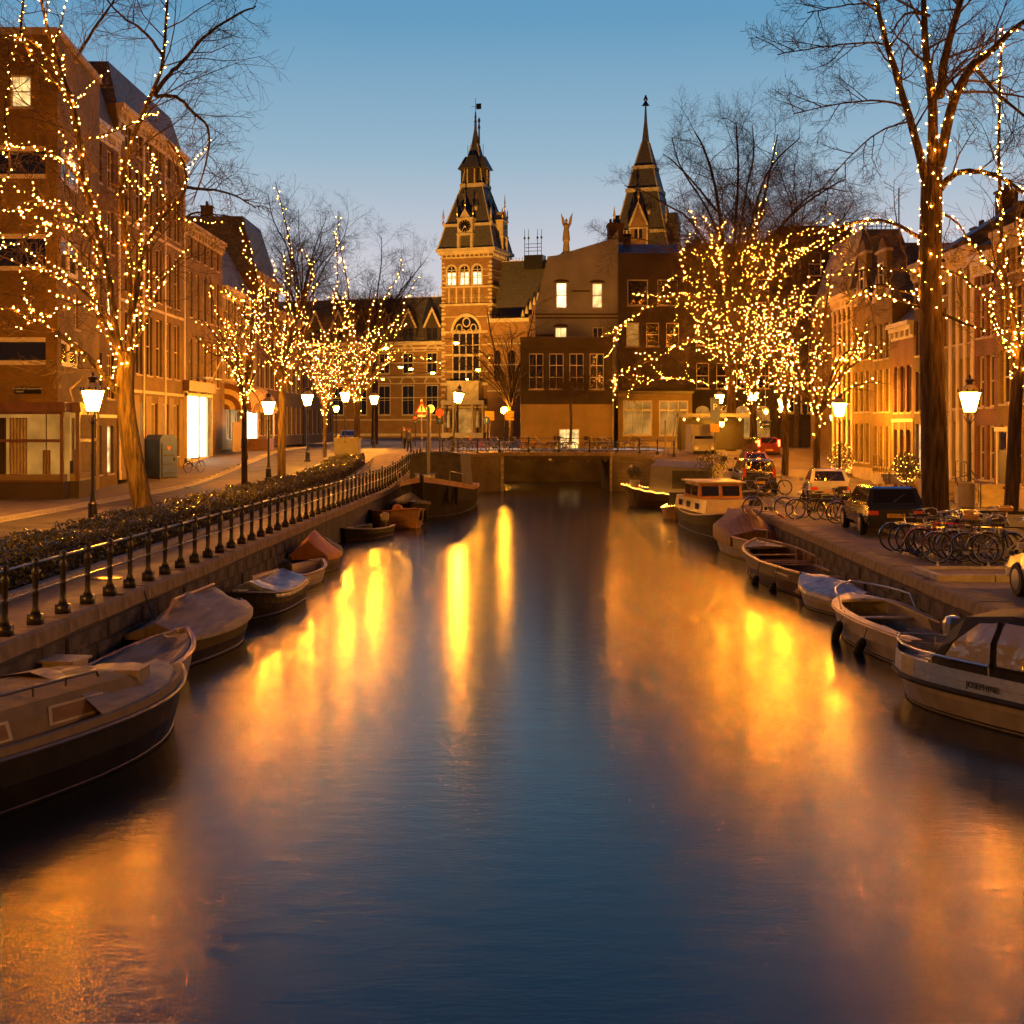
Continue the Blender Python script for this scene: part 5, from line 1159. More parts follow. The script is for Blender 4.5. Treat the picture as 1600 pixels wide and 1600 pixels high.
# -- T1: leaning trunk on the left
Y = 49.
trunk = pix([(226, 806), (214, 745), (204, 690), (195, 630), (196, 580), (200, 550)], Y)
limbs = [
 (pix([(190, 620), (172, 600), (150, 572), (125, 545), (60, 500), (0, 478), (-60, 470)], Y, -3), .15, 1, .7),
 (pix([(196, 575), (180, 520), (172, 440), (150, 350), (128, 270), (122, 190), (100, 120), (72, 40), (58, -40)], Y, -2), .15, 2),
 (pix([(200, 555), (208, 480), (216, 420), (232, 370), (262, 330), (292, 300), (290, 255), (262, 220)], Y, 1), .12, 2),
 (pix([(202, 560), (205, 460), (198, 370), (186, 300), (205, 220), (240, 140), (256, 100), (262, 0), (264, -60)], Y, 2), .14, 1),
 (pix([(240, 150), (262, 118), (285, 98), (318, 55), (372, 22), (400, 10)], Y, 1), .10, 0, 1.5),
 (pix([(243, 150), (280, 150), (300, 175), (330, 200), (322, 260), (300, 320)], Y, 2), .08, 0, 1.5),
 (pix([(292, 292), (320, 296), (360, 300), (400, 325)], Y, 1), .07, 0, 1.5),
 (pix([(290, 340), (305, 330), (340, 335), (372, 340)], Y, 0), .05, 0, 1.2),
 (pix([(180, 510), (150, 470), (100, 430), (60, 425), (0, 400)], Y, -3), .09, 2),
 (pix([(188, 560), (150, 500), (140, 430), (160, 380), (150, 300)], Y, 1), .06, 2),
 (pix([(205, 500), (225, 430), (215, 350), (240, 290), (235, 240)], Y, 2), .06, 2),
 (pix([(190, 540), (140, 470), (100, 480), (60, 500), (30, 460)], Y, -4), .06, 2),
 (pix([(150, 350), (110, 330), (70, 350), (30, 380), (-20, 390)], Y, -5), .05, 2),
 (pix([(160, 410), (120, 330), (80, 310), (40, 330), (-10, 325)], Y, -4), .08, 2),
 (pix([(140, 300), (100, 250), (60, 230), (20, 225), (0, 240)], Y, -4), .07, 2),
 (pix([(125, 230), (100, 120), (60, 70), (30, 55), (0, 62)], Y, -3), .07, 2),
 (pix([(110, 160), (60, 100), (30, 60), (36, 10), (40, -50)], Y, -5), .08, 1),
 (pix([(200, 560), (230, 500), (250, 440), (300, 380)], Y, 3), .07, 2, .8),
 (pix([(198, 560), (160, 500), (130, 420), (110, 400), (90, 395)], Y, -2), .06, 1),
 (pix([(0, 300), (20, 260), (5, 180), (20, 110), (0, 90)], Y-3, 0), .05, 1, .6),
 (pix([(256, 90), (230, 50), (180, 20), (150, -30)], Y, 2), .07, 0, 1.3),
 (pix([(125, 80), (150, 40), (180, 0), (200, -40)], Y, 2), .07, 0, 1.3),
]
T_, lit = tree('leaning tree covered in fairy lights before the corner shop', trunk, .37, .30, limbs, dens=.95, maxlev=3, blen=.40)
lit.append((pix([(180, 600), (178, 560), (170, 520), (165, 470)], Y-.3), [.05, .05])); lit.append((pix([(205, 550), (180, 580), (184, 600)], Y-.4), [.1, .1]))
string(lit, 'x', 'dense web of warm bulbs over the leaning tree before the corner shop', .21, .031)
# -- generic lit trees
def auto_limbs(base, R_, H_, n_, r, lit=2, spread=.8, droop=0., keep=None):
    out = []
    for i in range(n_):
        a = 2*pi*(i+random.random()*.6)/n_; e = random.uniform(.35, 1.)
        tip = base+Vector((cos(a)*R_*e, sin(a)*R_*e*.8, H_*random.uniform(.45, 1.)*(1.15-.55*e)))
        mid = base+(tip-base)*.5+Vector((-cos(a)*R_*.10, 0, H_*.04))+rv(.25)
        m2 = base+(tip-base)*.8+rv(.3)+Vector((0, 0, droop*.5)); tip = tip-Vector((0, 0, droop*e))
        out.append((P_(base, mid, m2, tip), r*random.uniform(.7, 1.1), lit))
    return out
def gtree(label, slabel, px, pyb, Y, rt, fork_py, R_, H_, n_, seed, extra=(), bulbs=.22, rb=.04, dens=.6, maxlev=3, lit=2, droop=0., lean=0., strings=1):
    random.seed(seed); b = at(px, pyb, Y); f_ = at(px+lean, fork_py, Y)
    trunk = P_(b, b.lerp(f_, .5)+Vector((random.uniform(-.1, .1), 0, 0)), f_)
    limbs = auto_limbs(f_-Vector((0, 0, .3)), R_, H_, n_, rt*.45, lit, droop=droop)+[(pix(e[0], Y, e[3] if len(e) > 3 else random.uniform(-2, 2)), e[1], e[2], .6) for e in extra]
    T_, l_ = tree(label, trunk, rt, rt*.7, limbs, dens=dens, maxlev=maxlev, blen=.40)
    l_ += [([f_-Vector((0, 0, 1.0)), f_+Vector((0, 0, .5))], [rt, rt*.8])]
    if slabel: string(l_*strings, 'x', slabel, bulbs*1.12, rb, jit=.02+Y*.0006)
# left row
gtree('slender lit tree growing just before the striped awnings', 'warm bulbs wound through the slender tree before the striped awnings', 382, 768, 69, .17, 620, 2.7, 7.5, 9, 11,
      extra=[([(385, 610), (350, 545), (320, 500), (300, 498)], .05, 1), ([(392, 600), (360, 530), (330, 470), (328, 432)], .05, 1), ([(390, 560), (400, 470), (380, 380), (375, 340)], .05, 1)], bulbs=.20, rb=.026)
gtree('thicker lit tree standing beside the second lantern on the left', 'warm bulbs in the thicker tree beside the second left lantern', 440, 752, 80, .26, 600, 4.4, 10.5, 11, 12,
      extra=[([(440, 590), (450, 480), (458, 400), (440, 320), (430, 285)], .07, 1), ([(440, 600), (420, 520), (400, 430), (385, 370), (372, 340)], .07, 1), ([(445, 590), (480, 520), (495, 440), (470, 380)], .07, 1)], bulbs=.235, rb=.028)
gtree('thin lit tree between the third and fourth lanterns on the left', 'warm bulbs in the thin tree between the third and fourth left lanterns', 508, 728, 94, .15, 640, 4.6, 9., 11, 13,
      extra=[([(510, 630), (480, 560), (470, 500), (462, 440)], .06, 1), ([(510, 640), (530, 560), (520, 480), (530, 420), (520, 350)], .06, 1)], bulbs=.27, rb=.030)
gtree('last lit tree of the left row beside the end of the hedge', 'warm bulbs in the last left tree with one long arch toward the tower', 559, 712, 102, .27, 620, 5.0, 10., 12, 14,
      extra=[([(560, 620), (590, 590), (615, 540), (625, 500), (640, 450), (660, 428)], .07, 1), ([(575, 600), (600, 562), (650, 556), (680, 562), (698, 582)], .05, 1), ([(560, 620), (550, 540), (545, 450), (530, 380), (528, 330)], .07, 1), ([(560, 620), (585, 560), (590, 480), (625, 430), (628, 400)], .06, 1), ([(556, 620), (520, 600), (495, 580), (478, 570)], .06, 1)], bulbs=.285, rb=.031)
# right row
gtree('slim lit tree among the bicycles beside the white hatchback', 'warm bulbs in the slim tree among the bicycles', 1278, 795, 57, .17, 640, 3.0, 6.2, 10, 21,
      extra=[([(1277, 640), (1300, 610), (1330, 560), (1360, 500)], .05, 1), ([(1280, 645), (1310, 618), (1340, 600), (1375, 596)], .05, 1), ([(1277, 630), (1275, 560), (1290, 480), (1300, 420)], .06, 2), ([(1275, 640), (1235, 620), (1200, 600), (1180, 580)], .05, 2)], bulbs=.185, rb=.026)
gtree('slim lit tree beside the third lantern from the right', 'warm bulbs in the slim tree beside the third lantern from the right', 1226, 752, 80, .22, 630, 4.4, 8.6, 11, 22, bulbs=.235, rb=.028)
gtree('lit tree with a spotted trunk behind the black parked estate', 'warm bulbs in the spotted tree behind the black estate', 1176, 722, 96, .30, 620, 5.8, 11.5, 13, 23, bulbs=.285, rb=.031,
      extra=[([(1178, 600), (1200, 500), (1230, 420), (1262, 385), (1300, 375)], .07, 1), ([(1178, 600), (1215, 520), (1250, 450), (1300, 430), (1350, 400)], .06, 1)])
BT = [
 ([(1140, 540), (1110, 480), (1085, 455), (1050, 462), (1000, 485), (950, 532)], .12, 2, 1),
 ([(1138, 570), (1100, 535), (1070, 528), (1040, 555), (985, 575), (945, 598)], .10, 2, -2),
 ([(1135, 600), (1090, 598), (1050, 588), (1005, 600), (978, 590)], .08, 2, 1),
 ([(1110, 480), (1075, 432), (1050, 430), (1030, 462)], .05, 1, 0),
 ([(985, 575), (965, 580), (955, 612)], .04, 1, 0),
 ([(1142, 500), (1128, 430), (1118, 370), (1112, 372)], .12, 2, 1),
 ([(1140, 470), (1128, 360), (1118, 290), (1100, 230), (1085, 205)], .18, 0, 0),
 ([(1142, 480), (1148, 360), (1155, 270), (1150, 190)], .18, 0, 2),
 ([(1148, 480), (1172, 400), (1190, 330), (1205, 260), (1215, 210)], .16, 1, 2),
 ([(1150, 480), (1190, 390), (1240, 330), (1300, 290), (1320, 280)], .14, 0, -1),
 ([(1152, 500), (1200, 400), (1250, 362), (1310, 350), (1345, 345)], .10, 2, 2),
 ([(1152, 520), (1205, 430), (1260, 385), (1310, 380), (1350, 372)], .08, 2, -2),
 ([(1120, 330), (1080, 280), (1050, 250), (1035, 240)], .10, 0, 0),
 ([(1125, 420), (1080, 340), (1040, 320), (1010, 300), (975, 290)], .10, 0, 2),
 ([(1110, 440), (1050, 390), (1000, 370), (940, 375)], .08, 0, -2),
 ([(1150, 470), (1175, 340), (1200, 260), (1250, 215)], .14, 0, -2),
 ([(1155, 470), (1220, 350), (1280, 290), (1325, 300)], .12, 0, 2),
 ([(1145, 440), (1110, 330), (1060, 260), (1050, 215)], .12, 0, 3),
 ([(1150, 440), (1160, 320), (1180, 240), (1175, 195)], .12, 0, -3),
 ([(1130, 640), (1165, 590), (1200, 540), (1240, 500), (1265, 470)], .08, 2, 2),
 ([(1148, 560), (1160, 500), (1172, 450), (1165, 400), (1190, 340)], .10, 2, 0),
 ([(1138, 560), (1120, 500), (1105, 440)], .10, 2, 0),
 ([(1146, 620), (1180, 640), (1215, 640), (1240, 645)], .06, 2, 2),
]
gtree('huge glittering tree by the bridge with long drooping lit branches', 'thousands of warm bulbs on the huge tree by the bridge', 1142, 712, 104, .44, 600, 5.0, 16, 8, 24, extra=BT, bulbs=.25, rb=.033, dens=1.5, lit=2)
# unlit bare trees
def btree(label, px, pyb, Y, rt, fork_py, R_, H_, n_, seed, dens=.9, maxlev=3, lean=0, extra=()):
    random.seed(seed); b = at(px, pyb, Y); f_ = at(px+lean, fork_py, Y)
    limbs = auto_limbs(f_-Vector((0, 0, .2)), R_, H_, n_, rt*.30, 0)+[(pix(e[0], Y, random.uniform(-2, 2)), e[1], 0, .9) for e in extra]
    tree(label, P_(b, b.lerp(f_, .5)+Vector((.1, 0, 0)), f_), rt, rt*.75, limbs, dens=dens, maxlev=maxlev, blen=.42, bark='bark_dark')
btree('bare tree spreading before the floodlit clock tower', 799, 690, 118, .26, 634, 5.4, 9.0, 15, 31, dens=.8, extra=[([(797, 640), (775, 570), (740, 540), (705, 530)], .1), ([(797, 620), (815, 560), (832, 500), (835, 480)], .1), ([(795, 620), (770, 540), (760, 480)], .12)])
btree('small thin bare tree before the pale ground floor across the bridge', 891, 694, 113.5, .13, 625, 2.8, 3.2, 11, 32, dens=1.2)
btree('tall bare tree behind the left row of lit trees', 585, 700, 150, .4, 560, 7.5, 17, 14, 33, dens=1.2)
btree('second tall bare tree behind the dark houses of the left row', 470, 705, 135, .35, 500, 6.5, 15, 12, 34, dens=1.2)
btree('slender bare tree rising behind the glittering tree on the right', 1245, 700, 122, .3, 440, 6.5, 13, 13, 35, dens=1.2)
random.seed(99)
# -- hedge
H_ = thing('hedge', 'low trimmed leafy hedge running between the path and the road', 'hedge')
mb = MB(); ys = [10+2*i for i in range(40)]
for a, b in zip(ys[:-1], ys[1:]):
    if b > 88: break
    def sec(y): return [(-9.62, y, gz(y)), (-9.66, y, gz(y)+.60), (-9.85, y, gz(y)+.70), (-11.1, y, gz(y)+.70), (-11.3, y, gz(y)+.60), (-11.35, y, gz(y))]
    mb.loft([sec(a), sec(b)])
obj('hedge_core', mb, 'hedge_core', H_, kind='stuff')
mb = MB(); hw_ = lambda y: .06*sin(y*1.9)+.05*sin(y*.7+1)
def leaf(p, s_, mb):
    n_ = rv().normalized(); u = n_.orthogonal().normalized(); a = random.random()*6.3; u2 = (u*cos(a)+n_.cross(u)*sin(a)); v2 = n_.cross(u2)
    mb.add([p-u2*s_, p+v2*s_*.5, p+u2*s_, p-v2*s_*.5], [(0,1,2,3)])
for i in range(62000):
    y = 17+70*(random.random()**1.7); s_ = .028+.00045*y; g = gz(y); k = random.random(); w = hw_(y)
    if k < .52: x = -9.62-random.gauss(0, .05)+w*.5; z = g+random.uniform(.03, .76+w)
    elif k < .92: x = random.uniform(-11.35, -9.6); z = g+.73+w+random.gauss(0, .045)
    else: x = random.uniform(-11.4, -9.55); z = g+random.uniform(.4, .88+w)
    leaf(Vector((x, y, z)), s_*random.uniform(.7, 1.3), mb)
obj('foliage', mb, 'leaf', H_, kind='stuff')
# ================================================================ lanterns
def lantern(label):
    R = thing('street_lantern', label, 'street lantern', (0, 0, 0), 0, 'crowned lanterns along the canal')
    m_ = MB(); m_.lathe([(.22, 0), (.22, .10), (.17, .14), (.15, .55), (.17, .60), (.10, .68), (.085, .95), (.075, 1.0), (.062, 1.1), (.058, 2.2), (.075, 2.25), (.055, 2.32), (.048, 3.3), (.07, 3.36), (.04, 3.45)], 12); obj('post', m_, 'iron', R, smooth=False)
    m_ = MB()
    for a in range(2):
        s_ = 1 if a else -1
        m_.tube([(0, 0, 3.35), (s_*.10, 0, 3.42), (s_*.20, 0, 3.58), (s_*.15, 0, 3.74)], .022, 6); m_.tube([(0, 0, 3.35), (0, s_*.10, 3.42), (0, s_*.20, 3.58), (0, s_*.15, 3.74)], .022, 6)
    m_.lathe([(.17, 3.73), (.19, 3.76)], 6); obj('bracket', m_, 'rail_iron', R)
    m_ = MB(); m_.lathe([(.195, 3.77), (.375, 4.44)], 6, caps=True); obj('glass', m_, 'lantern_glow', R)
    m_ = MB()
    for k in range(6):
        a = 2*pi*k/6; m_.tube([(.20*cos(a), .20*sin(a), 3.76), (.382*cos(a), .382*sin(a), 4.45)], .009, 4)
    m_.lathe([(.385, 4.44), (.43, 4.45), (.43, 4.49), (.36, 4.50)], 12, caps=False)
    for k in range(12):
        a = 2*pi*k/12; p = Vector((.42*cos(a), .42*sin(a), 4.48)); m_.lathe([(.012, 0), (.028, .05), (.01, .10)], 4, p)
    obj('frame', m_, 'iron', R)
    m_ = MB(); m_.lathe([(.36, 4.50), (.30, 4.58), (.20, 4.68), (.13, 4.73)], 12); obj('dome', m_, 'stone_trim', R)
    m_ = MB(); m_.lathe([(.13, 4.73), (.15, 4.76), (.10, 4.79), (.17, 4.86), (.15, 4.92), (.06, 4.95), (.03, 4.98), (.05, 5.02), (.012, 5.10)], 10); obj('crown', m_, 'iron', R)
    return R
LP = [(-14.25, 45.7, 'nearest crowned lantern, standing before the corner shop window'), (-13.95, 77, 'crowned lantern beside the striped awnings'), (-13.7, 90, 'crowned lantern between the thick and the thin lit trees'),
      (-12.9, 104, 'crowned lantern above the grey utility cabinet'), (-11.9, 116, 'crowned lantern just past the end of the hedge'), (-22.5, 172, 'farthest small crowned lantern of the left street'),
      (16.35, 48, 'large crowned lantern behind the piled bicycles on the right'), (17.3, 71, 'crowned lantern in front of the pale last right house'), (16.6, 82, 'crowned lantern behind the white hatchback'),
      (17.2, 96, 'crowned lantern beside the spotted tree trunk'), (17.3, 112, 'crowned lantern against the huge glittering tree'), (-14.3, 17, 'unseen lantern added on the left quay to light the foreground'), (16.2, 24, 'unseen lantern added on the right quay to light the foreground'), (-8.6, -3, 'unseen lantern added behind the viewer on the left to light the foreground'), (9.2, -3, 'unseen lantern added behind the viewer on the right to light the foreground'), (-4.35, 96.2, 'tilted lantern on the bridge corner near the red light')]  # the unseen lanterns outside the view are added to light the foreground
L0 = None
for x, y, lb in LP:
    if L0 is None: L0 = lantern(lb); L0.location = (x, y, gz(y)+.0)
    else:
        o = dup(L0, (x, y, gz(y)+(.0 if y < 200 else 0)), 0, lb)
        if 'tilted' in lb: o.rotation_euler = (0, radians(7), 0); o.scale = (1, 1, 1)
# sodium street lamps hanging from wires far off
def hang(px, py, Y, label, s_=1.):
    p = at(px, py, Y); R = thing('hanging_lamp', label, 'hanging lamp', p, 0, 'orange lamps hanging over the far streets')
    m_ = MB(); m_.lathe([(.02, .0), (.42*s_, .02), (.5*s_, .16*s_), (.3*s_, .3*s_), (.05, .36*s_)], 10); obj('shade', m_, 'iron', R)
    m_ = MB(); m_.lathe([(.05, -.30*s_), (.28*s_, -.22*s_), (.36*s_, -.02), (.05, 0)], 10); obj('glass', m_, 'sodium_glow', R)
    m_ = MB(); m_.tube([(-9, 0, 1.2), (0, 0, .3), (9, 0, 1.2)], .02, 4); obj('wire', m_, 'cable', R)
for i, (px, py, Y, lb) in enumerate([(626, 573, 185, 'left of two close orange hanging lamps before the museum wing'), (642, 576, 190, 'right of two close orange hanging lamps before the museum wing'), (676, 582, 180, 'orange hanging lamp near the left edge of the clock tower'),
      (713, 535, 150, 'highest orange hanging lamp, before the tower arch'), (747, 577, 175, 'orange hanging lamp under the bare tree boughs'), (763, 559, 190, 'small orange hanging lamp high in the bare tree'), (730, 592, 200, 'small orange hanging lamp over the museum portal'), (598, 592, 190, 'small orange hanging lamp low before the museum wing'), (603, 543, 160, 'orange lamp glowing in the last left tree')]):
    hang(px, py, Y, lb, .8 if 'small' not in lb else .5)
# globe lamp
p = at(788, 641, 118); R = thing('globe_lamp', 'single glowing globe lamp on a post beyond the bridge', 'globe lamp', (p.x, 118, 2.72))
m_ = MB(); m_.tube([(0, 0, 0), (0, 0, p.z-3.0)], .06, 8); obj('post', m_, 'iron', R)
m_ = MB(); m_.lathe([(.03, -.3), (.24, -.2), (.3, 0), (.24, .2), (.03, .3)], 12, (0, 0, p.z-2.72)); obj('globe', m_, 'sodium_glow', R)
for px, py, Y, lb in ((1128, 661, 100, 'small wall lamp glowing on the huge tree trunk'), (1197, 642, 118, 'orange wall lamp on the dark block end of the right street'), (1301, 651, 88, 'tiny lamp beside the last right house')):
    p = at(px, py, Y); R = thing('wall_lamp', lb, 'wall lamp', p)
    m_ = MB(); m_.lathe([(.02, -.28), (.13, -.2), (.16, .05), (.04, .2)], 10); obj('glass', m_, 'sodium_glow', R)
    m_ = MB(); m_.lathe([(.19, .06), (.05, .24), (.02, .34)], 8, caps=False); m_.tube([(0, 0, .3), (0, .5, .3)], .02, 5); obj('bracket', m_, 'iron', R)
# ================================================================ signs and lights
def pole_sign(name, label, cat, x, y, h, r=.045, m__='rail_iron'):
    z = gz(y) if y < 95 else DZ; R = thing(name, label, cat, (x, y, z)); m_ = MB(); m_.tube([(0, 0, 0), (0, 0, h)], r, 8); obj('pole', m_, m__, R); return R
def disc(R, name, z, r, m__, y=-.07, n_=20, x=0., th=.012):
    m_ = MB(); pts = [(x+r*cos(2*pi*k/n_), y, z+r*sin(2*pi*k/n_)) for k in range(n_)]; m_.prism(pts, (0, th, 0)); return obj(name, m_, m__, R)
p = at(659, 640, 97); R = pole_sign('warning_sign', 'triangular warning sign on a post left of the bridge', 'traffic sign', p.x, 97, p.z-gz(97)+.6)
h = p.z-gz(97)
m_ = MB(); m_.prism([(-.5, -.08, h-.4), (.5, -.08, h-.4), (0, -.08, h+.45)], (0, .015, 0)); obj('border', m_, 'sign_red', R)
m_ = MB(); m_.prism([(-.36, -.095, h-.32), (.36, -.095, h-.32), (0, -.095, h+.28)], (0, .01, 0)); obj('panel', m_, 'sign_white', R)
m_ = MB(); m_.box(-.035, -.105, h-.26, .035, -.097, h+.12); m_.prism([(-.09, -.105, h+.02), (.09, -.105, h+.02), (0, -.105, h+.17)], (0, .008, 0)); obj('arrow', m_, 'ink_black', R)
m_ = MB(); m_.box(-.3, -.09, h-.68, .3, -.075, h-.5); obj('plate', m_, 'sign_white', R)
p = at(669.5, 641, 98); R = pole_sign('round_sign', 'round pale traffic sign beside the warning triangle', 'traffic sign', p.x+.15, 98, p.z-gz(98)+.3)
disc(R, 'disc', p.z-gz(98), .3, 'sign_white'); m_ = MB(); m_.box(-.2, -.085, p.z-gz(98)-.05, .2, -.072, p.z-gz(98)+.05); obj('bar', m_, 'steel', R)
p = at(686.5, 648, 96.5); R = pole_sign('traffic_light', 'traffic light glaring red by the left end of the bridge', 'traffic light', p.x, 96.9, p.z-gz(96.9)+.35, .06, 'iron'); h = p.z-gz(96.9)
m_ = MB(); m_.box(-.27, -.25, h-.85, .27, -.08, h+.33); obj('housing', m_, 'iron', R); disc(R, 'red_lamp', h, .25, 'red_light', -.27); disc(R, 'amber_lamp', h-.28, .1, 'gold', -.262); disc(R, 'green_lamp', h-.56, .1, 'portapotty', -.262)
m_ = MB(); m_.lathe([(.14, 0), (.19, .22)], 12, caps=False); obj('visor', m_, 'iron', R, (0, -.07, h), rot=(pi/2, 0, 0))
p = at(649, 653, 125); R = pole_sign('traffic_light', 'smaller red signal farther up the left road', 'traffic light', p.x, 125, p.z-2.72, .05, 'iron'); m_ = MB(); m_.box(-.15, -.2, p.z-3.3, .15, -.06, p.z-2.5); obj('housing', m_, 'iron', R); disc(R, 'red_lamp', p.z-2.72, .10, 'red_light', -.22)
p = at(760, 657, 101); R = pole_sign('keep_sign', 'round blue arrow sign before the museum portal', 'traffic sign', p.x, 101, p.z-DZ+.3); h = p.z-DZ
disc(R, 'disc', h, .28, 'sign_blue'); m_ = MB(); m_.box(-.03, -.09, h-.16, .03, -.075, h+.08); m_.prism([(-.09, -.09, h+.05), (.09, -.09, h+.05), (0, -.09, h+.18)], (0, .012, 0)); obj('arrow', m_, 'ink_white', R)
for px, lb, ww in ((765, 'lower pair of yellow direction boards beside the round blue sign', 14), (796, 'stack of yellow direction boards beside the globe lamp', 12)):
    p = at(px, 650, 102); R = pole_sign('direction_sign', lb, 'direction sign', p.x, 102, p.z-DZ+.4); h = p.z-DZ
    for k in range(3): m_ = MB(); m_.box(-.35, -.09, h-.32+.24*k, .35, -.06, h-.12+.24*k); obj('board', m_, 'plate_yellow', R)
p = at(1117, 660, 92); R = pole_sign('parking_sign', 'tall blue sign with a white P near the small lorry', 'parking sign', p.x, 92, 4.1); 
m_ = MB(); m_.box(-.33, -.09, 2.5, .33, -.05, 4.2); obj('board', m_, 'sign_blue', R); text_mesh('P', .62, 'sign_white', R, (0, -.1, 3.55), (pi/2, 0, 0))
m_ = MB(); m_.box(-.3, -.08, 1.85, .3, -.05, 2.4); obj('plate', m_, 'plate_yellow', R)
p = at(1196, 663, 105); R = thing('arrow_sign', 'blue sign with a white left arrow over the far right street', 'traffic sign', (p.x, 105, p.z))
m_ = MB(); m_.box(-.42, 0, -.24, .42, .04, .24); obj('board', m_, 'sign_blue', R); m_ = MB(); m_.box(-.2, -.015, -.035, .28, -.003, .035); m_.prism([(-.32, -.015, 0), (-.14, -.015, -.12), (-.14, -.015, .12)], (0, .012, 0)); obj('arrow', m_, 'ink_white', R)
m_ = MB(); m_.box(-.45, -.01, .24, .45, .05, .3); m_.tube([(0, .02, .3), (0, .02, 4.2)], .02, 5); obj('hanger', m_, 'steel', R)
p = at(1048, 690, 93); m_ = MB(); m_.tube([(0, 0, 0), (.5, 0, 3.9)], .06, 7); m_.tube([(.22, 0, 0), (.72, 0, 3.9)], .05, 7); tag(obj('leaning_pole', m_, 'cream_metal', None, (at(1047, 708, 93).x, 93, gz(93))), 'leaning pale double pole standing in the bicycles by the bridge', 'pole')
m_ = MB(); m_.lathe([(.28, 0), (.30, .05), (.30, .85), (.27, .9)], 20, caps=False); m_.lathe([(.24, .0), (.24, .88)], 14)
R = thing('litter_bin', 'pale grey round litter bin on a post beside the thick trunk', 'litter bin', (15.75, 46.6, 1.72)); obj('body', m_, 'cream_metal', R)
m_ = MB(); m_.tube([(-.3, 0, .75), (-.34, 0, 1.02), (0, 0, 1.12), (.3, 0, .95)], .02, 6); m_.tube([(0, .3, -.42), (0, .3, .9)], .04, 7); obj('hoop', m_, 'iron', R)
R = thing('advert_board', 'tilted white framed advertising board leaning behind the bicycles at the right edge', 'board', (at(1578, 850, 33).x, 33.4, 1.33), radians(-18))
m_ = MB(); m_.cbox((0, 0, .55), (1.15, .05, 1.1), rx=-.25); obj('frame', m_, 'ink_black', R); m_ = MB(); m_.cbox((0, -.035, .55), (1.0, .02, .94), rx=-.25); obj('panel', m_, 'cream_metal', R)
# kerbed tree islands
for i, (x, y, w, d, lb) in enumerate(((13.2, 36.7, 3.6, 9.5, 'raised kerbed island round the massive trunk'), (12.5, 57, 2.2, 4.5, 'kerbed island round the slim tree among the bicycles'), (10.6, 28.7, 3.6, 1.8, 'small raised stone platform at the quay under the bicycles'))):
    R = thing('tree_island', lb, 'kerbed island', (x, y, gz(y))); m_ = MB(); w2, d2 = w/2, d/2
    m_.box(-w2+.16, -d2+.16, -.1, w2-.16, d2-.16, .10); obj('bed', m_, 'paving', R)
    n_ = max(2, int(w/1.)); m_ = MB(); m_.box(.01, 0, -.1, w/n_-.01, .16, .14); a = m_.mesh('kerb_stone', 'kerb')
    for k in range(n_):
        for yy in (-d2, d2-.16): obj('kerb_stone', a, None, R, (-w2+k*w/n_, yy, random.uniform(0, .01)))
    n_ = max(2, int((d-.34)/1.)); m_ = MB(); m_.box(0, .01, -.1, .16, (d-.33)/n_-.01, .14); a = m_.mesh('kerb_stone', 'kerb')
    for k in range(n_):
        for xx in (-w2, w2-.16): obj('kerb_stone', a, None, R, (xx, -d2+.165+k*(d-.33)/n_, random.uniform(0, .01)))
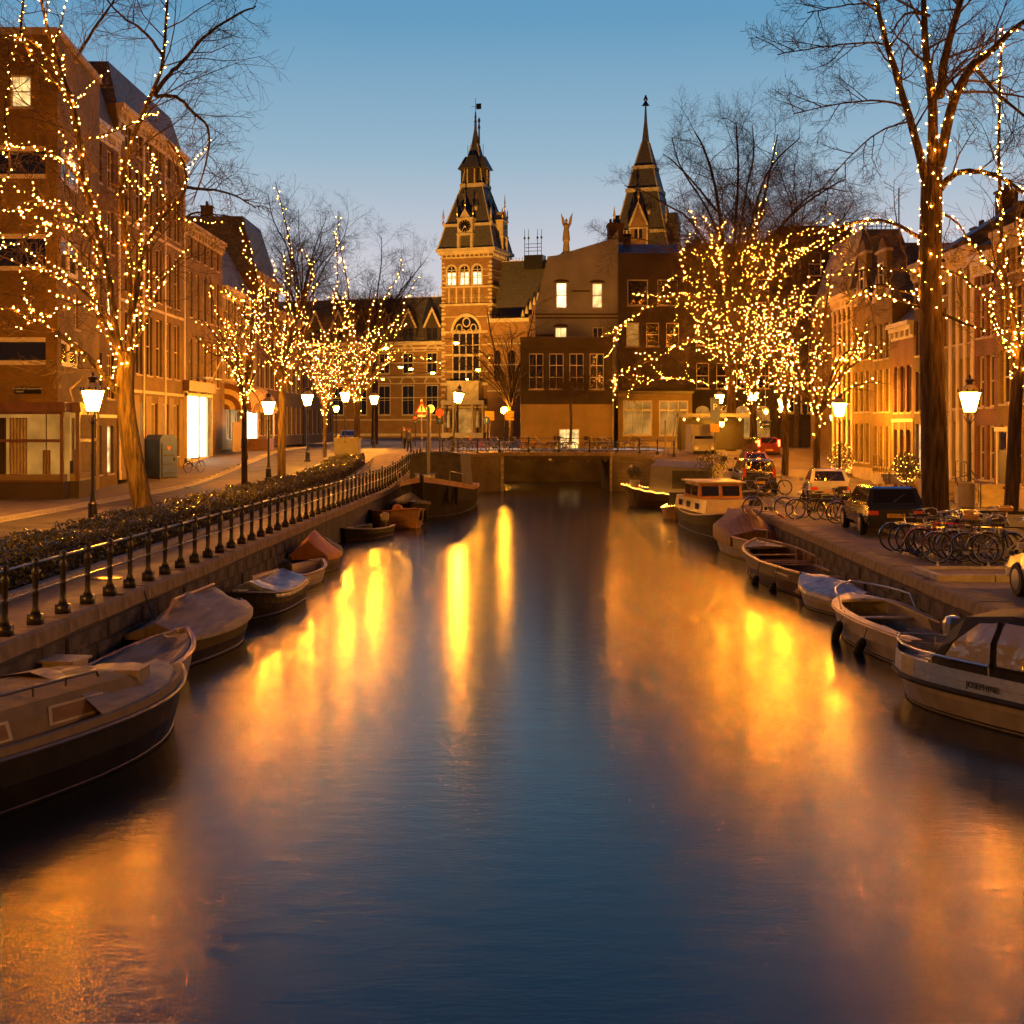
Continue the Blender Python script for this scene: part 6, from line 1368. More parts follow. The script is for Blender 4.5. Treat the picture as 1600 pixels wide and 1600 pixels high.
# ================================================================ bicycles
def bike(label, frame_m='iron', basket=False):
    R = thing('bicycle', label, 'bicycle', (0, 0, 0))
    for x in (0, 1.1):
        m_ = MB(); n_ = 24; m_.loft([[((.34+.018*cos(2*pi*j/6))*cos(2*pi*i/n_), .02*sin(2*pi*j/6), .36+(.34+.018*cos(2*pi*j/6))*sin(2*pi*i/n_)) for j in range(6)] for i in range(n_+1)], caps=False)
        w = obj('wheel', m_, 'rubber', R, (x, 0, 0))
        m_ = MB(); m_.loft([[((.318+.01*cos(2*pi*j/4))*cos(2*pi*i/n_), .012*sin(2*pi*j/4), .36+(.318+.01*cos(2*pi*j/4))*sin(2*pi*i/n_)) for j in range(4)] for i in range(n_+1)], caps=False); obj('rim', m_, 'steel', w)
        m_ = MB()
        for i in range(12): a = 2*pi*i/12; m_.tube([(0, .03*(-1)**i, .36), (.31*cos(a), 0, .36+.31*sin(a))], .0025, 3)
        m_.lathe([(.03, -.05), (.03, .05)], 8); obj('spokes', m_, 'steel', w, kind='stuff')
    m_ = MB()
    bb = (.46, 0, .30); st = (.33, 0, .86); ht = (.90, 0, .90); hb = (.95, 0, .72)
    m_.tube([bb, st], .021, 7); m_.tube([st, (.90, 0, .84)], .019, 7); m_.tube([bb, hb], .021, 7); m_.tube([(0, 0, .36), bb], .011, 6); m_.tube([(0, 0, .36), (.355, 0, .78)], .010, 6); m_.tube([ht, hb, (1.1, 0, .36)], .016, 7); obj('frame', m_, frame_m, R)
    m_ = MB(); m_.tube([(.92, 0, .88), (.88, 0, 1.03), (.9, -.12, 1.08), (.86, -.28, 1.07), (.70, -.30, 1.05)], .012, 6); m_.tube([(.88, 0, 1.03), (.9, .12, 1.08), (.86, .28, 1.07), (.70, .30, 1.05)], .012, 6); obj('handlebar', m_, 'steel', R)
    m_ = MB(); m_.loft([[(.16, -.09, .95), (.16, .09, .95), (.16, .09, .99), (.16, -.09, .99)], [(.3, -.07, .95), (.3, .07, .95), (.3, .07, .985), (.3, -.07, .985)], [(.44, -.02, .95), (.44, .02, .95), (.44, .02, .975), (.44, -.02, .975)]]); m_.tube([st, (.29, 0, .95)], .013, 6); obj('saddle', m_, 'rubber', R)
    for x, a0, a1 in ((0, .1, 2.9), (1.1, .8, 2.9)):
        m_ = MB(); r = .375; m_.loft([[(x+r*cos(a), -.03, .36+r*sin(a)), (x+r*cos(a), .03, .36+r*sin(a)), (x+(r+.012)*cos(a), 0, .36+(r+.012)*sin(a))] for a in [a0+(a1-a0)*k/10 for k in range(11)]]); obj('mudguard', m_, 'steel' if x else frame_m, R)
    m_ = MB(); m_.box(-.18, -.07, .735, .3, -.06, .745); m_.box(-.18, .06, .735, .3, .07, .745)
    for k in range(4): m_.box(-.17+.14*k, -.058, .735, -.155+.14*k, .058, .745)
    m_.tube([(-.15, -.065, .73), (0, -.065, .37)], .005, 4); m_.tube([(-.15, .065, .73), (0, .065, .37)], .005, 4); obj('carrier', m_, 'steel', R)
    if basket:
        m_ = MB(); m_.loft([[(1.0, -.17, .86), (1.25, -.17, .86), (1.25, .17, .86), (1.0, .17, .86)], [(.97, -.22, 1.12), (1.32, -.22, 1.12), (1.32, .22, 1.12), (.97, .22, 1.12)], [(1.0, -.19, 1.12), (1.29, -.19, 1.12), (1.29, .19, 1.12), (1.0, .19, 1.12)], [(1.02, -.15, .90), (1.23, -.15, .90), (1.23, .15, .90), (1.02, .15, .90)]]); obj('basket', m_, 'hull_wood' if basket == 1 else 'dark_paint', R)
    m_ = MB(); m_.lathe([(.04, 0), (.055, .03), (.055, .05)], 10); obj('front_lamp', m_, 'steel', R, (.96, 0, .92), rot=(0, pi/2, 0))
    m_ = MB(); m_.lathe([(.09, -.01), (.09, .01)], 14); cr_ = obj('crank', m_, 'steel', R, (.46, -.05, .30), rot=(pi/2, 0, 0)); m_ = MB(); m_.box(-.01, -.0, -.02, .17, .01, .0); m_.box(.12, -.05, -.06, .22, .05, -.03); obj('pedal', m_, 'rubber', cr_)
    return R
B0 = bike('dark bicycle with its front wheel pushed over the small quay platform'); B0.location = (10.7, 30.2, 1.42); B0.rotation_euler = (radians(6), 0, radians(172))
B1 = bike('silver framed bicycle at the left end of the heap by the massive trunk', 'steel'); B1.location = (9.75, 34.4, 1.34); B1.rotation_euler = (radians(-5), 0, radians(8))
B2 = bike('red framed bicycle with a wicker basket at the back of the heap by the trunk', 'sign_red', 1); B2.location = (11.6, 34.9, 1.35); B2.rotation_euler = (radians(4), 0, radians(-12))
B3 = bike('pale framed bicycle with a dark crate on the front in the heap', 'cream_metal', 2); B3.location = (10.3, 33.4, 1.35); B3.rotation_euler = (radians(-7), 0, radians(15))
BK = [B0, B1, B2, B3]
WB = ['left most wheel against the thick trunk', 'second in the heap, leaning on its neighbour', 'middle of the heap, handlebar turned', 'just right of the heap\'s middle', 'behind the heap, saddle high', 'front of the heap, nearest the quay edge', 'right half of the heap, half hidden', 'right end of the heap by the white board', 'back right of the heap', 'back left of the heap behind the silver frame', 'lowest in the heap, fallen over', 'between the heap and the lantern foot']
random.seed(5)
for i, w in enumerate(WB):
    x = 9.65+.10*i+random.uniform(-.15, .35); y = 33.9-.30*i+random.uniform(-.1, .1)
    o = dup(BK[(0, 1, 0, 3, 2, 0, 3, 1)[i % 8]], (x, y, 1.36), radians(random.uniform(-24, 14)), 'bicycle '+w); o.rotation_euler.x = radians(random.uniform(-14, 14)); o['group'] = 'heap of bicycles beside the massive trunk'
WB = ['left of the slim lit tree, wheel toward the quay', 'in front of the slim lit tree trunk', 'right of the slim lit tree with bright mudguards', 'nearest the black estate car by the slim tree', 'behind the others at the slim tree', 'half hidden behind the white hatchback', 'tilted toward the quay before the white hatchback']
for i, w in enumerate(WB):
    x = 9.75+.33*i+random.uniform(-.1, .1); y = 47.6-.6*i+random.uniform(-.3, .3)
    o = dup(BK[(1, 0, 3, 0, 2)[i % 5]], (x, y, 1.32), radians(random.uniform(-25, 25)+(180 if i % 3 == 0 else 0)), 'bicycle '+w); o.rotation_euler.x = radians(random.uniform(-12, 12)); o['group'] = 'bicycles parked round the slim lit tree'
for i, w in enumerate(['in front of the black van-like car, nearer', 'beside the black tall car, left one', 'behind the black tall car by the quay', 'leaning on a post by the dark red car']):
    x = 10.9+.7*(i % 2)+.3*i; y = (62, 64, 80, 84)[i]
    o = dup(BK[(1, 0, 3, 0, 2)[i % 5]], (x, y, gz(y)+.02), radians(random.uniform(-30, 30)), 'bicycle '+w); o.rotation_euler.x = radians(random.uniform(-8, 8)); o['group'] = 'bicycles along the far right quay'
WB = ['at the left end of the bridge by the red light', 'with a white frame left of the bridge centre', 'third on the bridge, before the blue arrow sign', 'fourth on the bridge, under the globe lamp', 'fifth on the bridge with a pale front wheel', 'middle of the bridge before the pale wall', 'on the bridge left of the small bare tree', 'with a white frame at the right end of the bridge', 'right of the white framed one on the bridge', 'on the right wing of the bridge', 'by the leaning pale pole', 'farthest right on the bridge wing', 'second row near the left end of the bridge', 'second row behind the white frame', 'second row at the middle of the bridge', 'second row before the blue arrow sign', 'second row before the lit shop window', 'second row by the globe lamp post', 'second row at the right end of the bridge', 'second row beyond the pale pole']
for i, w in enumerate(WB):
    x = -4.3+1.22*(i if i < 12 else (i-12)*1.35+.4)+random.uniform(-.3, .3); y = 96.4+random.uniform(0, .5)
    if i > 11: y += .9
    elif i > 9: y = 94.2
    o = dup(BK[(0, 3, 0, 1, 0, 2, 0, 3)[i % 8]], (x, y, DZ+.02), radians(random.uniform(-12, 12)+(180 if i % 2 else 0)), 'bicycle '+w); o.rotation_euler.x = radians(random.uniform(-8, 8)); o['group'] = 'bicycles leaning on the bridge railing'
dup(B0, (-19.2, 79.6, gz(80)+.14), radians(60), 'dark bicycle leaning by the blue portable toilet')
# ================================================================ cars
def car(label, paint, L=4.4, Wd=1.75, Hh=1.45, kind='estate', tail='dull', cat='car'):
    """local x forward, wheels on z=0; rear end at x=0"""
    R = thing('parked_car', label, cat, (0, 0, 0)); w = Wd/2
    lo = .22; sh = Hh*.60; hood = Hh*.62
    prof = {'estate': [(0, .45, .80), (.12, .30, .93), (.5, lo, .95), (L*.25, lo, .97), (L*.6, lo, .96), (L*.75, lo, .92), (L*.93, .26, .80), (L, .40, .62)],
            'hatch': [(0, .45, .84), (.12, .30, .95), (.5, lo, .97), (L*.25, lo, .97), (L*.6, lo, .95), (L*.78, lo, .86), (L*.93, .26, .74), (L, .40, .6)],
            'mpv': [(0, .45, 1.0), (.1, .30, 1.08), (.5, lo, 1.08), (L*.25, lo, 1.08), (L*.6, lo, 1.05), (L*.8, lo, .98), (L*.95, .26, .84), (L, .42, .66)]}[kind]
    rings = []
    for x, z0, z1 in prof:
        k = 1-.10*max(0, abs(x/L-.5)*2-.7)/.3; ww = w*k
        rings.append([(x, -ww*.86, z0), (x, ww*.86, z0), (x, ww*.99, z0+.14), (x, ww, (z0+z1)*.5), (x, ww*.94, z1-.04), (x, ww*.86, z1), (x, -ww*.86, z1), (x, -ww*.94, z1-.04), (x, -ww, (z0+z1)*.5), (x, -ww*.99, z0+.14)])
    m_ = MB(); m_.loft(rings); body = obj('body', m_, paint, R, smooth=False)
    zb_ = prof[2][2]-.03
    rf = {'estate': ((.10, .42), (L*.72, L*.55)), 'hatch': ((.08, .75), (L*.76, L*.52)), 'mpv': ((.06, .25), (L*.82, L*.62))}[kind]
    (b0, t0), (b1, t1) = rf; ws, wt = w*.93, w*.76
    A = [Vector(p) for p in ((b0, -ws, zb_), (b1, -ws, zb_), (b1, ws, zb_), (b0, ws, zb_))]; Z = [Vector(p) for p in ((t0, -wt, Hh-.05), (t1, -wt, Hh-.05), (t1, wt, Hh-.05), (t0, wt, Hh-.05))]
    m_ = MB(); m_.loft([A, Z, [Vector(p) for p in ((t0+.16, -wt+.14, Hh), (t1-.2, -wt+.14, Hh), (t1-.2, wt-.14, Hh), (t0+.16, wt-.14, Hh))]]); obj('roof', m_, paint, R)
    def pane_(i, j, u0, u1, v0, v1, nm, nrm):
        def q(u, v): return A[i].lerp(A[j], u).lerp(Z[i].lerp(Z[j], u), v)+Vector(nrm)*.006
        m_ = MB(); m_.quad(q(u0, v0), q(u1, v0), q(u1, v1), q(u0, v1)); return obj(nm, m_, 'pane', R)
    rw = pane_(0, 3, .10, .90, .16, .90, 'rear_window', (-1, 0, .3)); pane_(1, 2, .07, .93, .10, .92, 'windscreen', (1, 0, .5))
    for i, j, nn in ((0, 1, (0, -1, .15)), (3, 2, (0, 1, .15))):
        for u0, u1 in ((.06, .34), (.38, .64), (.67, .95)): pane_(i, j, u0, u1, .14, .90, 'side_window', nn)
    m_ = MB(); m_.tube([(b0-.02, .05, zb_+.10), (b0+(t0-b0)*.55-.03, -.30, zb_+.10+(Hh-zb_)*.42)], .012, 4); obj('wiper', m_, 'steel', R)
    for x in (L*.17, L*.80):
        for s_ in (-1, 1):
            m_ = MB(); m_.lathe([(.05, -.1), (.30, -.1), (.325, -.06), (.325, .06), (.30, .1), (.05, .1)], 18); wh = obj('wheel', m_, 'rubber', R, (x, s_*(w-.07), .325), rot=(pi/2, 0, 0))
            m_ = MB(); m_.lathe([(.03, -.02), (.2, -.005), (.2, .012), (.03, .02)], 12); obj('rim', m_, 'steel', wh, (0, 0, -s_*.1))
    zt = prof[1][2]-.12
    for s_ in (-1, 1):
        m_ = MB()
        if kind == 'mpv': m_.box(-.02, s_*w*.80-.07, zt-.1, .10, s_*w*.80+.07, zt+.35)
        else: m_.box(-.012, s_*w*.72-.14, zt-.17, .12, s_*w*.72+.14, zt-.05)
        obj('tail_light', m_, 'sign_red' if tail == 'dull' else 'tail_light', R)
        m_ = MB(); m_.box(L-.16, s_*w*.62-.17, .56, L-.02, s_*w*.62+.17, .70); obj('headlight', m_, 'steel', R)
        m_ = MB(); m_.cbox((b1-.35, s_*(w+.08), zb_+.06), (.12, .2, .13)); obj('mirror', m_, paint, R)
    m_ = MB(); m_.box(-.045, -.26, .56, -.004, .26, .68); pl = obj('number_plate', m_, 'plate_yellow', R)
    m_ = MB(); m_.box(-.075, -w*.88, .33, .1, w*.88, .47); m_.box(L-.12, -w*.86, .30, L+.06, w*.86, .44); obj('bumper', m_, 'rubber' if paint != 'car_silver' else paint, R)
    return R
def put(c, x, y, rz): c.location = (x, y, gz(y)+.005); c.rotation_euler = (0, 0, radians(rz)); return c
c = put(car('black estate car parked nose away beside the massive trunk', 'car_black', 4.5, 1.78, 1.45, 'estate'), 11.2, 39.2, 86)
text_mesh('ZL-SV-70', .105, 'ink_black', c, (-.05, 0, .62), (pi/2, 0, -pi/2))
put(car('tall black people carrier parked by the quay with red tail lamps', 'car_black', 4.3, 1.75, 1.70, 'mpv'), 11.6, 63., 88)
put(car('white rounded hatchback parked behind the slim lit tree', 'car_white', 3.9, 1.72, 1.5, 'hatch'), 12.9, 54.5, 82)
put(car('dark red small car parked beyond the tall black one', 'car_red', 3.9, 1.65, 1.45, 'hatch'), 14.4, 79., 88)
put(car('silver car cut off at the right edge beside the bicycles', 'car_silver', 4.4, 1.8, 1.5, 'hatch'), 10.45, 21.9, 90)
c = put(car('car driving away down the right street with glowing red tail lamps', 'car_red', 4.2, 1.75, 1.5, 'mpv', 'lit'), 17.6, 92., 95)
c = put(car('oncoming small car with its headlamps on in the left road', 'car_silver', 4.2, 1.75, 1.5, 'hatch', 'lit'), -15.6, 128, -82)
for s_ in (-1, 1):
    m_ = MB(); m_.box(4.19, s_*.55-.13, .55, 4.24, s_*.55+.13, .70); obj('headlamp_glow', m_, 'head_light', c)
R = thing('small_lorry', 'small pale lorry with a box cab facing the canal near the parking sign', 'lorry', (at(1100, 690, 93).x, 93, gz(93)))
m_ = MB(); m_.box(-1.0, .8, .5, 1.0, 4.6, 2.9); obj('box_body', m_, 'cream_metal', R)
m_ = MB(); m_.loft([[(-.98, -.3, .45), (.98, -.3, .45), (.98, .78, .45), (-.98, .78, .45)], [(-.98, -.3, 1.15), (.98, -.3, 1.15), (.98, .78, 1.15), (-.98, .78, 1.15)], [(-.85, .12, 1.95), (.85, .12, 1.95), (.85, .78, 1.95), (-.85, .78, 1.95)]]); obj('cab', m_, 'cream_metal', R)
m_ = MB(); m_.quad((-.85, -.24, 1.22), (.85, -.24, 1.22), (.78, .08, 1.9), (-.78, .08, 1.9)); obj('windscreen', m_, 'pane', R)
m_ = MB(); m_.box(-.98, -.38, .35, .98, -.302, .62); obj('bumper', m_, 'rubber', R)
for s_ in (-1, 1):
    m_ = MB(); m_.lathe([(.02, -.1), (.34, -.1), (.34, .1), (.02, .1)], 16); obj('wheel', m_, 'rubber', R, (s_*.85, .3, .34), rot=(0, pi/2, 0)); m_ = MB(); m_.box(s_*.7-.12, -.33, .75, s_*.7+.12, -.303, .92); obj('headlight', m_, 'steel', R)
R.scale = (.8, .8, .8)
R = thing('market_canopy', 'long flat pale canopy over a lit terrace behind the lorry', 'canopy', (at(1062, 690, 100).x, 101, gz(101)))
m_ = MB(); m_.box(0, 0, 2.6, 5.6, 2.2, 2.85); obj('roof', m_, 'cream_metal', R)
for x in (.1, 2.6, 5.4):
    m_ = MB(); m_.box(x, .05, 0, x+.1, .15, 2.6); obj('post', m_, 'iron', R)
m_ = MB(); m_.box(.2, 2.0, .1, 5.3, 2.1, 2.5); obj('back_panel', m_, 'dark_paint', R)
for i in range(5):
    m_ = MB(); m_.lathe([(.02, -.1), (.09, 0), (.02, .1)], 8, (.5+1.05*i, .3, 2.4)); obj('lamp', m_, 'boat_bulb', R)
# ================================================================ people
def person(label, x, y, z, rz, h=1.75, coat='dark_paint', legs='canvas_dark', stride=.28):
    R = thing('person', label, 'person', (x, y, z), rz); s_ = h/1.75
    me = bpy.data.meshes.new('body'); V = [(0,0,.95),(0,0,1.15),(0,0,1.38),(0,0,1.50),(0,.01,1.62),(0,.01,1.70), (.09,0,.88),(.10,stride*.5,.48),(.10,stride,.08),(.10,stride+.13,.04), (-.09,0,.88),(-.10,-stride*.35,.48),(-.10,-stride,.10),(-.10,-stride+.12,.04),
         (.18,0,1.38),(.23,-.06,1.12),(.22,.04,.88),(.22,.08,.80),(-.18,0,1.38),(-.23,.06,1.12),(-.22,.14,.90),(-.22,.17,.82)]
    E = [(0,1),(1,2),(2,3),(3,4),(4,5),(0,6),(6,7),(7,8),(8,9),(0,10),(10,11),(11,12),(12,13),(2,14),(14,15),(15,16),(16,17),(2,18),(18,19),(19,20),(20,21)]
    Rr = [.15,.15,.17,.06,.10,.09,.10,.075,.05,.04,.10,.075,.05,.04,.08,.06,.05,.035,.08,.06,.05,.035]
    me.from_pydata([(a*s_, b*s_, c*s_) for a, b, c in V], E, []); o = bpy.data.objects.new('body', me); C.objects.link(o)
    md = o.modifiers.new('s', 'SKIN'); me.skin_vertices.new() if not me.skin_vertices else None
    for i, r in enumerate(Rr): me.skin_vertices[0].data[i].radius = (r*s_*(1.25 if i in (1, 2) else 1), r*s_)
    me.skin_vertices[0].data[0].use_root = True
    o.modifiers.new('u', 'SUBSURF').levels = 1; dg = bpy.context.evaluated_depsgraph_get(); m2 = bpy.data.meshes.new_from_object(o.evaluated_get(dg)); bpy.data.objects.remove(o)
    m2.name = 'body'; m2.materials.clear()
    for n_ in (coat, legs, 'skin'): m2.materials.append(M[n_])
    for p in m2.polygons: p.material_index = 1 if p.center.z < .86*s_ else (2 if p.center.z > 1.5*s_ else 0)
    b = bpy.data.objects.new('body', m2); C.objects.link(b); b.parent = R
    m_ = MB(); m_.lathe([(.09, 1.66), (.115, 1.70), (.10, 1.77), (.03, 1.80)], 10, (0, -.0, 0)); obj('hair', m_, 'brown_paint', R)
    return R
person('person in a dark coat walking up the left road toward the museum', at(632, 695, 108).x, 108, gz(108), radians(20))
person('person in a dark jacket standing at the lit kiosk hatch', -18.4, 101.6, gz(101)+.1, radians(80), coat='canvas_green', stride=.05)
person('person in dark clothes walking on the left pavement by the white doors', -17.9, 90, gz(90)+.1, radians(170), stride=.25)
person('person in a dark coat near the bridge railing under the warning sign', -7.6, 99.5, gz(99), radians(-30), stride=.1)
# potted shrub & plants before the right houses, christmas-lit shrub
for x, y, s_, lb in ((18.6, 76, 1.0, 'potted shrub hung with tiny lights before the right houses'), (18.9, 64.5, .8, 'dark bushy shrub beside the red-lit doorway')):
    R = thing('potted_shrub', lb, 'shrub', (x, y, gz(y))); m_ = MB(); m_.lathe([(.22, 0), (.32, .4), (.30, .42)], 12); obj('pot', m_, 'roof_tile', R)
    m_ = MB()
    for i in range(900):
        q = rv().normalized()*random.random()**.4; leaf(Vector((q.x*.8*s_, q.y*.8*s_, 1.3+q.z*.95*s_)), .06, m_)
    for i in range(8): q = rv(.3); m_.tube([(0, 0, .35), (q.x, q.y, 1.4)], .015, 3, False)
    obj('foliage', m_, 'leaf', R, kind='stuff')
    m_ = MB()
    for i in range(40):
        q = rv().normalized(); p = Vector((q.x*.75*s_, q.y*.75*s_, 1.3+q.z*.9*s_)); m_.cbox(p, (.025,)*3)
    obj('tiny_lights', m_, 'boat_bulb', R, kind='stuff')
# ================================================================ boats
class Boat:
    def __init__(s, label, cat, x, y, heading, L, B, f=.55, fb=.95, fs=.6, sw=.75, d=.3, rake=.35, hull='hull_brown', full=.42, floor=.05, name='boat', rub='dark_paint', n=16, bluff=1.):
        """heading: degrees clockwise from +Y; (x, y) is the centre at the waterline"""
        s.R = thing(name, label, cat, (x, y, 0), pi/2-radians(heading)); s.L, s.B, s.f, s.fb, s.fs, s.sw, s.d, s.rake, s.full, s.bluff = L, B, f, fb, fs, sw, d, rake, full, bluff
        s.n = n; rings = []
        for i in range(n+1):
            t = i/n; b, z, x0 = s.hb(t), s.sh(t), s.x(t); dd = d*(1 if t < .7 else max(.15, 1-(t-.7)/.3)); k = s.rake*max(0, (t-.55)/.45)**2; ib = max(.005, b-.05); fl = min(floor, z-.15)
            dep = max(-dd*.3, fl) if floor < 0 else fl
            out = [(x0+k*z/fb, b, z), (x0+k*.4*z/fb, b*(.985-.22*max(0, t-.6)), z*.5), (x0, b*(.90-.4*max(0, t-.55)), .0), (x0-k*.3, b*.55, -dd*.75), (x0-k*.4, 0, -dd)]
            ring = out+[(p[0], -p[1], p[2]) for p in out[-2::-1]]
            inn = [(x0+k*z/fb-(.05 if t > .98 else 0), ib, z), (x0+k*.3*z/fb, ib*.93, max(dep+.01, z*.5)), (x0, ib*.78, dep)]
            ring += [(p[0], -p[1], p[2]) for p in inn]+inn[::-1]
            rings.append(ring)
        m_ = MB(); m_.loft(rings); s.hull = obj('hull', m_, hull, s.R, smooth=False)
        for side in (-1, 1):
            m_ = MB(); m_.tube([(s.x(i/n), side*(max(.01, s.hb(i/n)*(.90-.4*max(0, i/n-.55)))+.012), .035) for i in range(n+1)], .016, 4); obj('waterline_stripe', m_, 'rubber' if hull != 'hull_black' else 'hull_brown', s.R)
        if L < 9:
            m_ = MB(); m_.tube([(s.gx(.93), 0, s.sh(.93)+.04), (s.gx(.93)+.15, .1, s.sh(.93)+.03), (s.gx(.9), .22, s.sh(.9)+.03), (s.gx(.86), .05, s.sh(.88)+.03), (s.gx(.9), -.12, s.sh(.9)+.03)], .018, 5); obj('rope', m_, 'stone_trim', s.R)
        for side in (-1, 1) if rub else ():
            m_ = MB(); m_.tube([(s.gx(i/n), side*(s.hb(i/n)+.015), s.sh(i/n)-.02) for i in range(n+1)], .035, 6); obj('rubbing_strake', m_, rub, s.R)
    def hb(s, t):
        B2 = s.B/2
        if t < s.full: return B2*(s.sw+(1-s.sw)*sin(pi/2*t/s.full))
        q = (t-s.full)/(1-s.full); return max(.012, B2*(1-q**(2.2*s.bluff)))
    def sh(s, t):
        return s.f+((s.fs-s.f)*(1-t/.4)**2 if t < .4 else (s.fb-s.f)*((t-.4)/.6)**2)
    def x(s, t): return -s.L/2+s.L*t
    def gx(s, t): return s.x(t)+s.rake*max(0, (t-.55)/.45)**2*s.sh(t)/s.fb
    def deck(s, t0, t1, dz=.0, m__='deck_wood', name='deck', crown=.04):
        m_ = MB(); k = 10; rings = []
        for i in range(k+1):
            t = t0+(t1-t0)*i/k; b = s.hb(t)-.01; z = s.sh(t)+dz; x = s.gx(t); rings.append([(x, -b, z), (x, 0, z+crown), (x, b, z), (x, b, z-.04), (x, -b, z-.04)])
        m_.loft(rings); return obj(name, m_, m__, s.R)
    def thwart(s, t, w=.25, z=None, m__='deck_wood'):
        m_ = MB(); b = s.hb(t)*.92; zz = s.sh(t)-.15 if z is None else z; m_.box(s.x(t)-w/2, -b, zz-.03, s.x(t)+w/2, b, zz); return obj('thwart', m_, m__, s.R)
    def tarp(s, t0, t1, h, m__='tarp_grey', ridge=.0, ov=.06, drop=.12, peak=None, name='tarp', sag=.06):
        """cover over t0..t1: ridge line h above the gunwale, folds between"""
        m_ = MB(); k = 14; n_ = 9; rings = []
        for i in range(k+1):
            t = t0+(t1-t0)*i/k; b = s.hb(t)+ov; z = s.sh(t); x = s.gx(t); u = i/k
            hh = h*(peak(u) if peak else sin(pi*min(1, max(0, u*.9+.06)))**.6)
            hh -= sag*abs(sin(u*pi*3)); r = [(x, -b, z-drop)]
            for j in range(n_):
                v = -1+2*j/(n_-1); zz = z+.01+hh*(1-abs(v))**1.1+.012*sin(j*2.1+i*1.7); r.append((x+.02*sin(j+i*2.3), b*v, zz))
            r.append((x, b, z-drop)); rings.append(r)
        m_.loft(rings, closed=False, caps=False)
        a = rings[0]; m_.poly(a); a = rings[-1]; m_.poly(a[::-1]); return obj(name, m_, m__, s.R, smooth=True)
    def outboard(s, tilt=0., m__='cream_metal', y=0.):
        m_ = MB(); z = s.sh(0); m_.lathe([(.12, 0), (.17, .05), (.18, .26), (.13, .36), (.05, .39)], 10); o = obj('outboard_motor', m_, m__, s.R, (-s.L/2-.16, y, z+.10), rot=(0, tilt, 0))
        m_ = MB(); m_.box(-.06, -.05, -.85, .06, .05, 0); m_.box(-.14, -.02, -.87, .12, .02, -.75); m_.lathe([(.12, -.02), (.13, .0), (.12, .02)], 8, (-.1, 0, -.80)); m_.box(.03, -.12, -.28, .12, .12, .04); obj('shaft', m_, 'iron', o)
        return o
    def fender(s, t, side, hang=.1, m__='rubber', L=.5, lean=0.):
        m_ = MB(); m_.lathe([(.02, 0), (.09, .05), (.10, .2), (.10, L-.15), (.07, L-.04), (.02, L)], 10); obj('fender', m_, m__, s.R, (s.x(t), side*(s.hb(t)+.1), s.sh(t)-hang-L), rot=(0, lean, 0))
        m_ = MB(); m_.tube([(s.x(t)+sin(lean)*L, side*(s.hb(t)+.1), s.sh(t)-hang-L+L*cos(lean)), (s.x(t)+sin(lean)*L, side*s.hb(t), s.sh(t)+.03)], .01, 4); obj('rope', m_, 'cable', s.R)
def mooring(p, q, label):
    a, b = Vector(p), Vector(q); m_ = MB(); m_.tube([a.lerp(b, t)+Vector((0, 0, -.25*sin(pi*t))) for t in (0, .2, .4, .6, .8, 1)], .014, 5); tag(obj('mooring_rope', m_, 'cable'), label, 'rope')
# ---------- left side
b = Boat('large old cabin cruiser with a mossy deck and dark hull, nearest on the left', 'cabin boat', -6.55, 17.2, 20, 7.6, 2.6, .70, .82, .70, .7, .4, .22, 'hull_black', bluff=1.5, full=.45, rub='dark_paint', name='cabin_cruiser')
b.deck(0, 1., .01, 'mossy_deck', crown=.02)
m_ = MB()
for side in (-1, 1):
    m_.loft([[(b.gx(i/16), side*(b.hb(i/16)-.02), b.sh(i/16)+.01), (b.gx(i/16), side*(b.hb(i/16)-.10), b.sh(i/16)+.01), (b.gx(i/16), side*(b.hb(i/16)-.12), b.sh(i/16)+.10), (b.gx(i/16), side*(b.hb(i/16)-.04), b.sh(i/16)+.10)] for i in range(16)])
obj('toe_rail', m_, 'mossy_deck', b.R)
z = .72; m_ = MB(); m_.loft([[(-2.9, -1.0, z-.03), (-2.9, 1.0, z-.03), (2.2, .88, z), (2.55, .5, z), (2.55, -.5, z), (2.2, -.88, z)], [(-2.8, -.9, z+.42), (-2.8, .9, z+.42), (1.7, .72, z+.36), (2.0, .4, z+.34), (2.0, -.4, z+.34), (1.7, -.72, z+.36)], [(-2.7, -.4, z+.52), (-2.7, .4, z+.52), (1.5, .3, z+.46), (1.6, .15, z+.46), (1.6, -.15, z+.46), (1.5, -.3, z+.46)]]); obj('cabin', m_, 'mossy_deck', b.R)
for x in (-1.5, .35):
    m_ = MB(); w_ = 1.15; P2 = [(x-.55, .07), (x+.62, .05), (x+.6, .28), (x-.5, .30)]
    def yy(xx, zz): return -(1.0-.023*(xx+2.9))-.012+zz*.26
    m_.poly([(a, yy(a, c), z+c) for a, c in P2]); fr = obj('window', m_, 'stone_trim', b.R); m_ = MB(); P3 = [(x-.48, .10), (x+.55, .08), (x+.53, .25), (x-.44, .27)]; m_.poly([(a, yy(a, c)-.008, z+c) for a, c in P3]); obj('glass', m_, 'tarp_brown', fr)
m_ = MB(); m_.tube([(-.9, -.70, z+.47), (-.85, -.70, z+.55), (1.2, -.56, z+.50), (1.25, -.56, z+.42)], .022, 6)
for x in (-.2, .5): m_.tube([(x, -.66+.08*x, z+.42), (x, -.66+.08*x, z+.54)], .015, 5)
obj('grab_rail', m_, 'dark_paint', b.R)
m_ = MB(); m_.lathe([(.06, 0), (.06, .24), (.12, .27), (.13, .40), (.10, .43)], 8, (-1.2, .25, z+.50)); obj('chimney', m_, 'steel', b.R)
m_ = MB(); m_.lathe([(.15, 0), (.15, .03), (.09, .05)], 12, (-1.3, -.45, z+.46)); obj('vent', m_, 'steel', b.R)
m_ = MB(); k = 10; rings = []
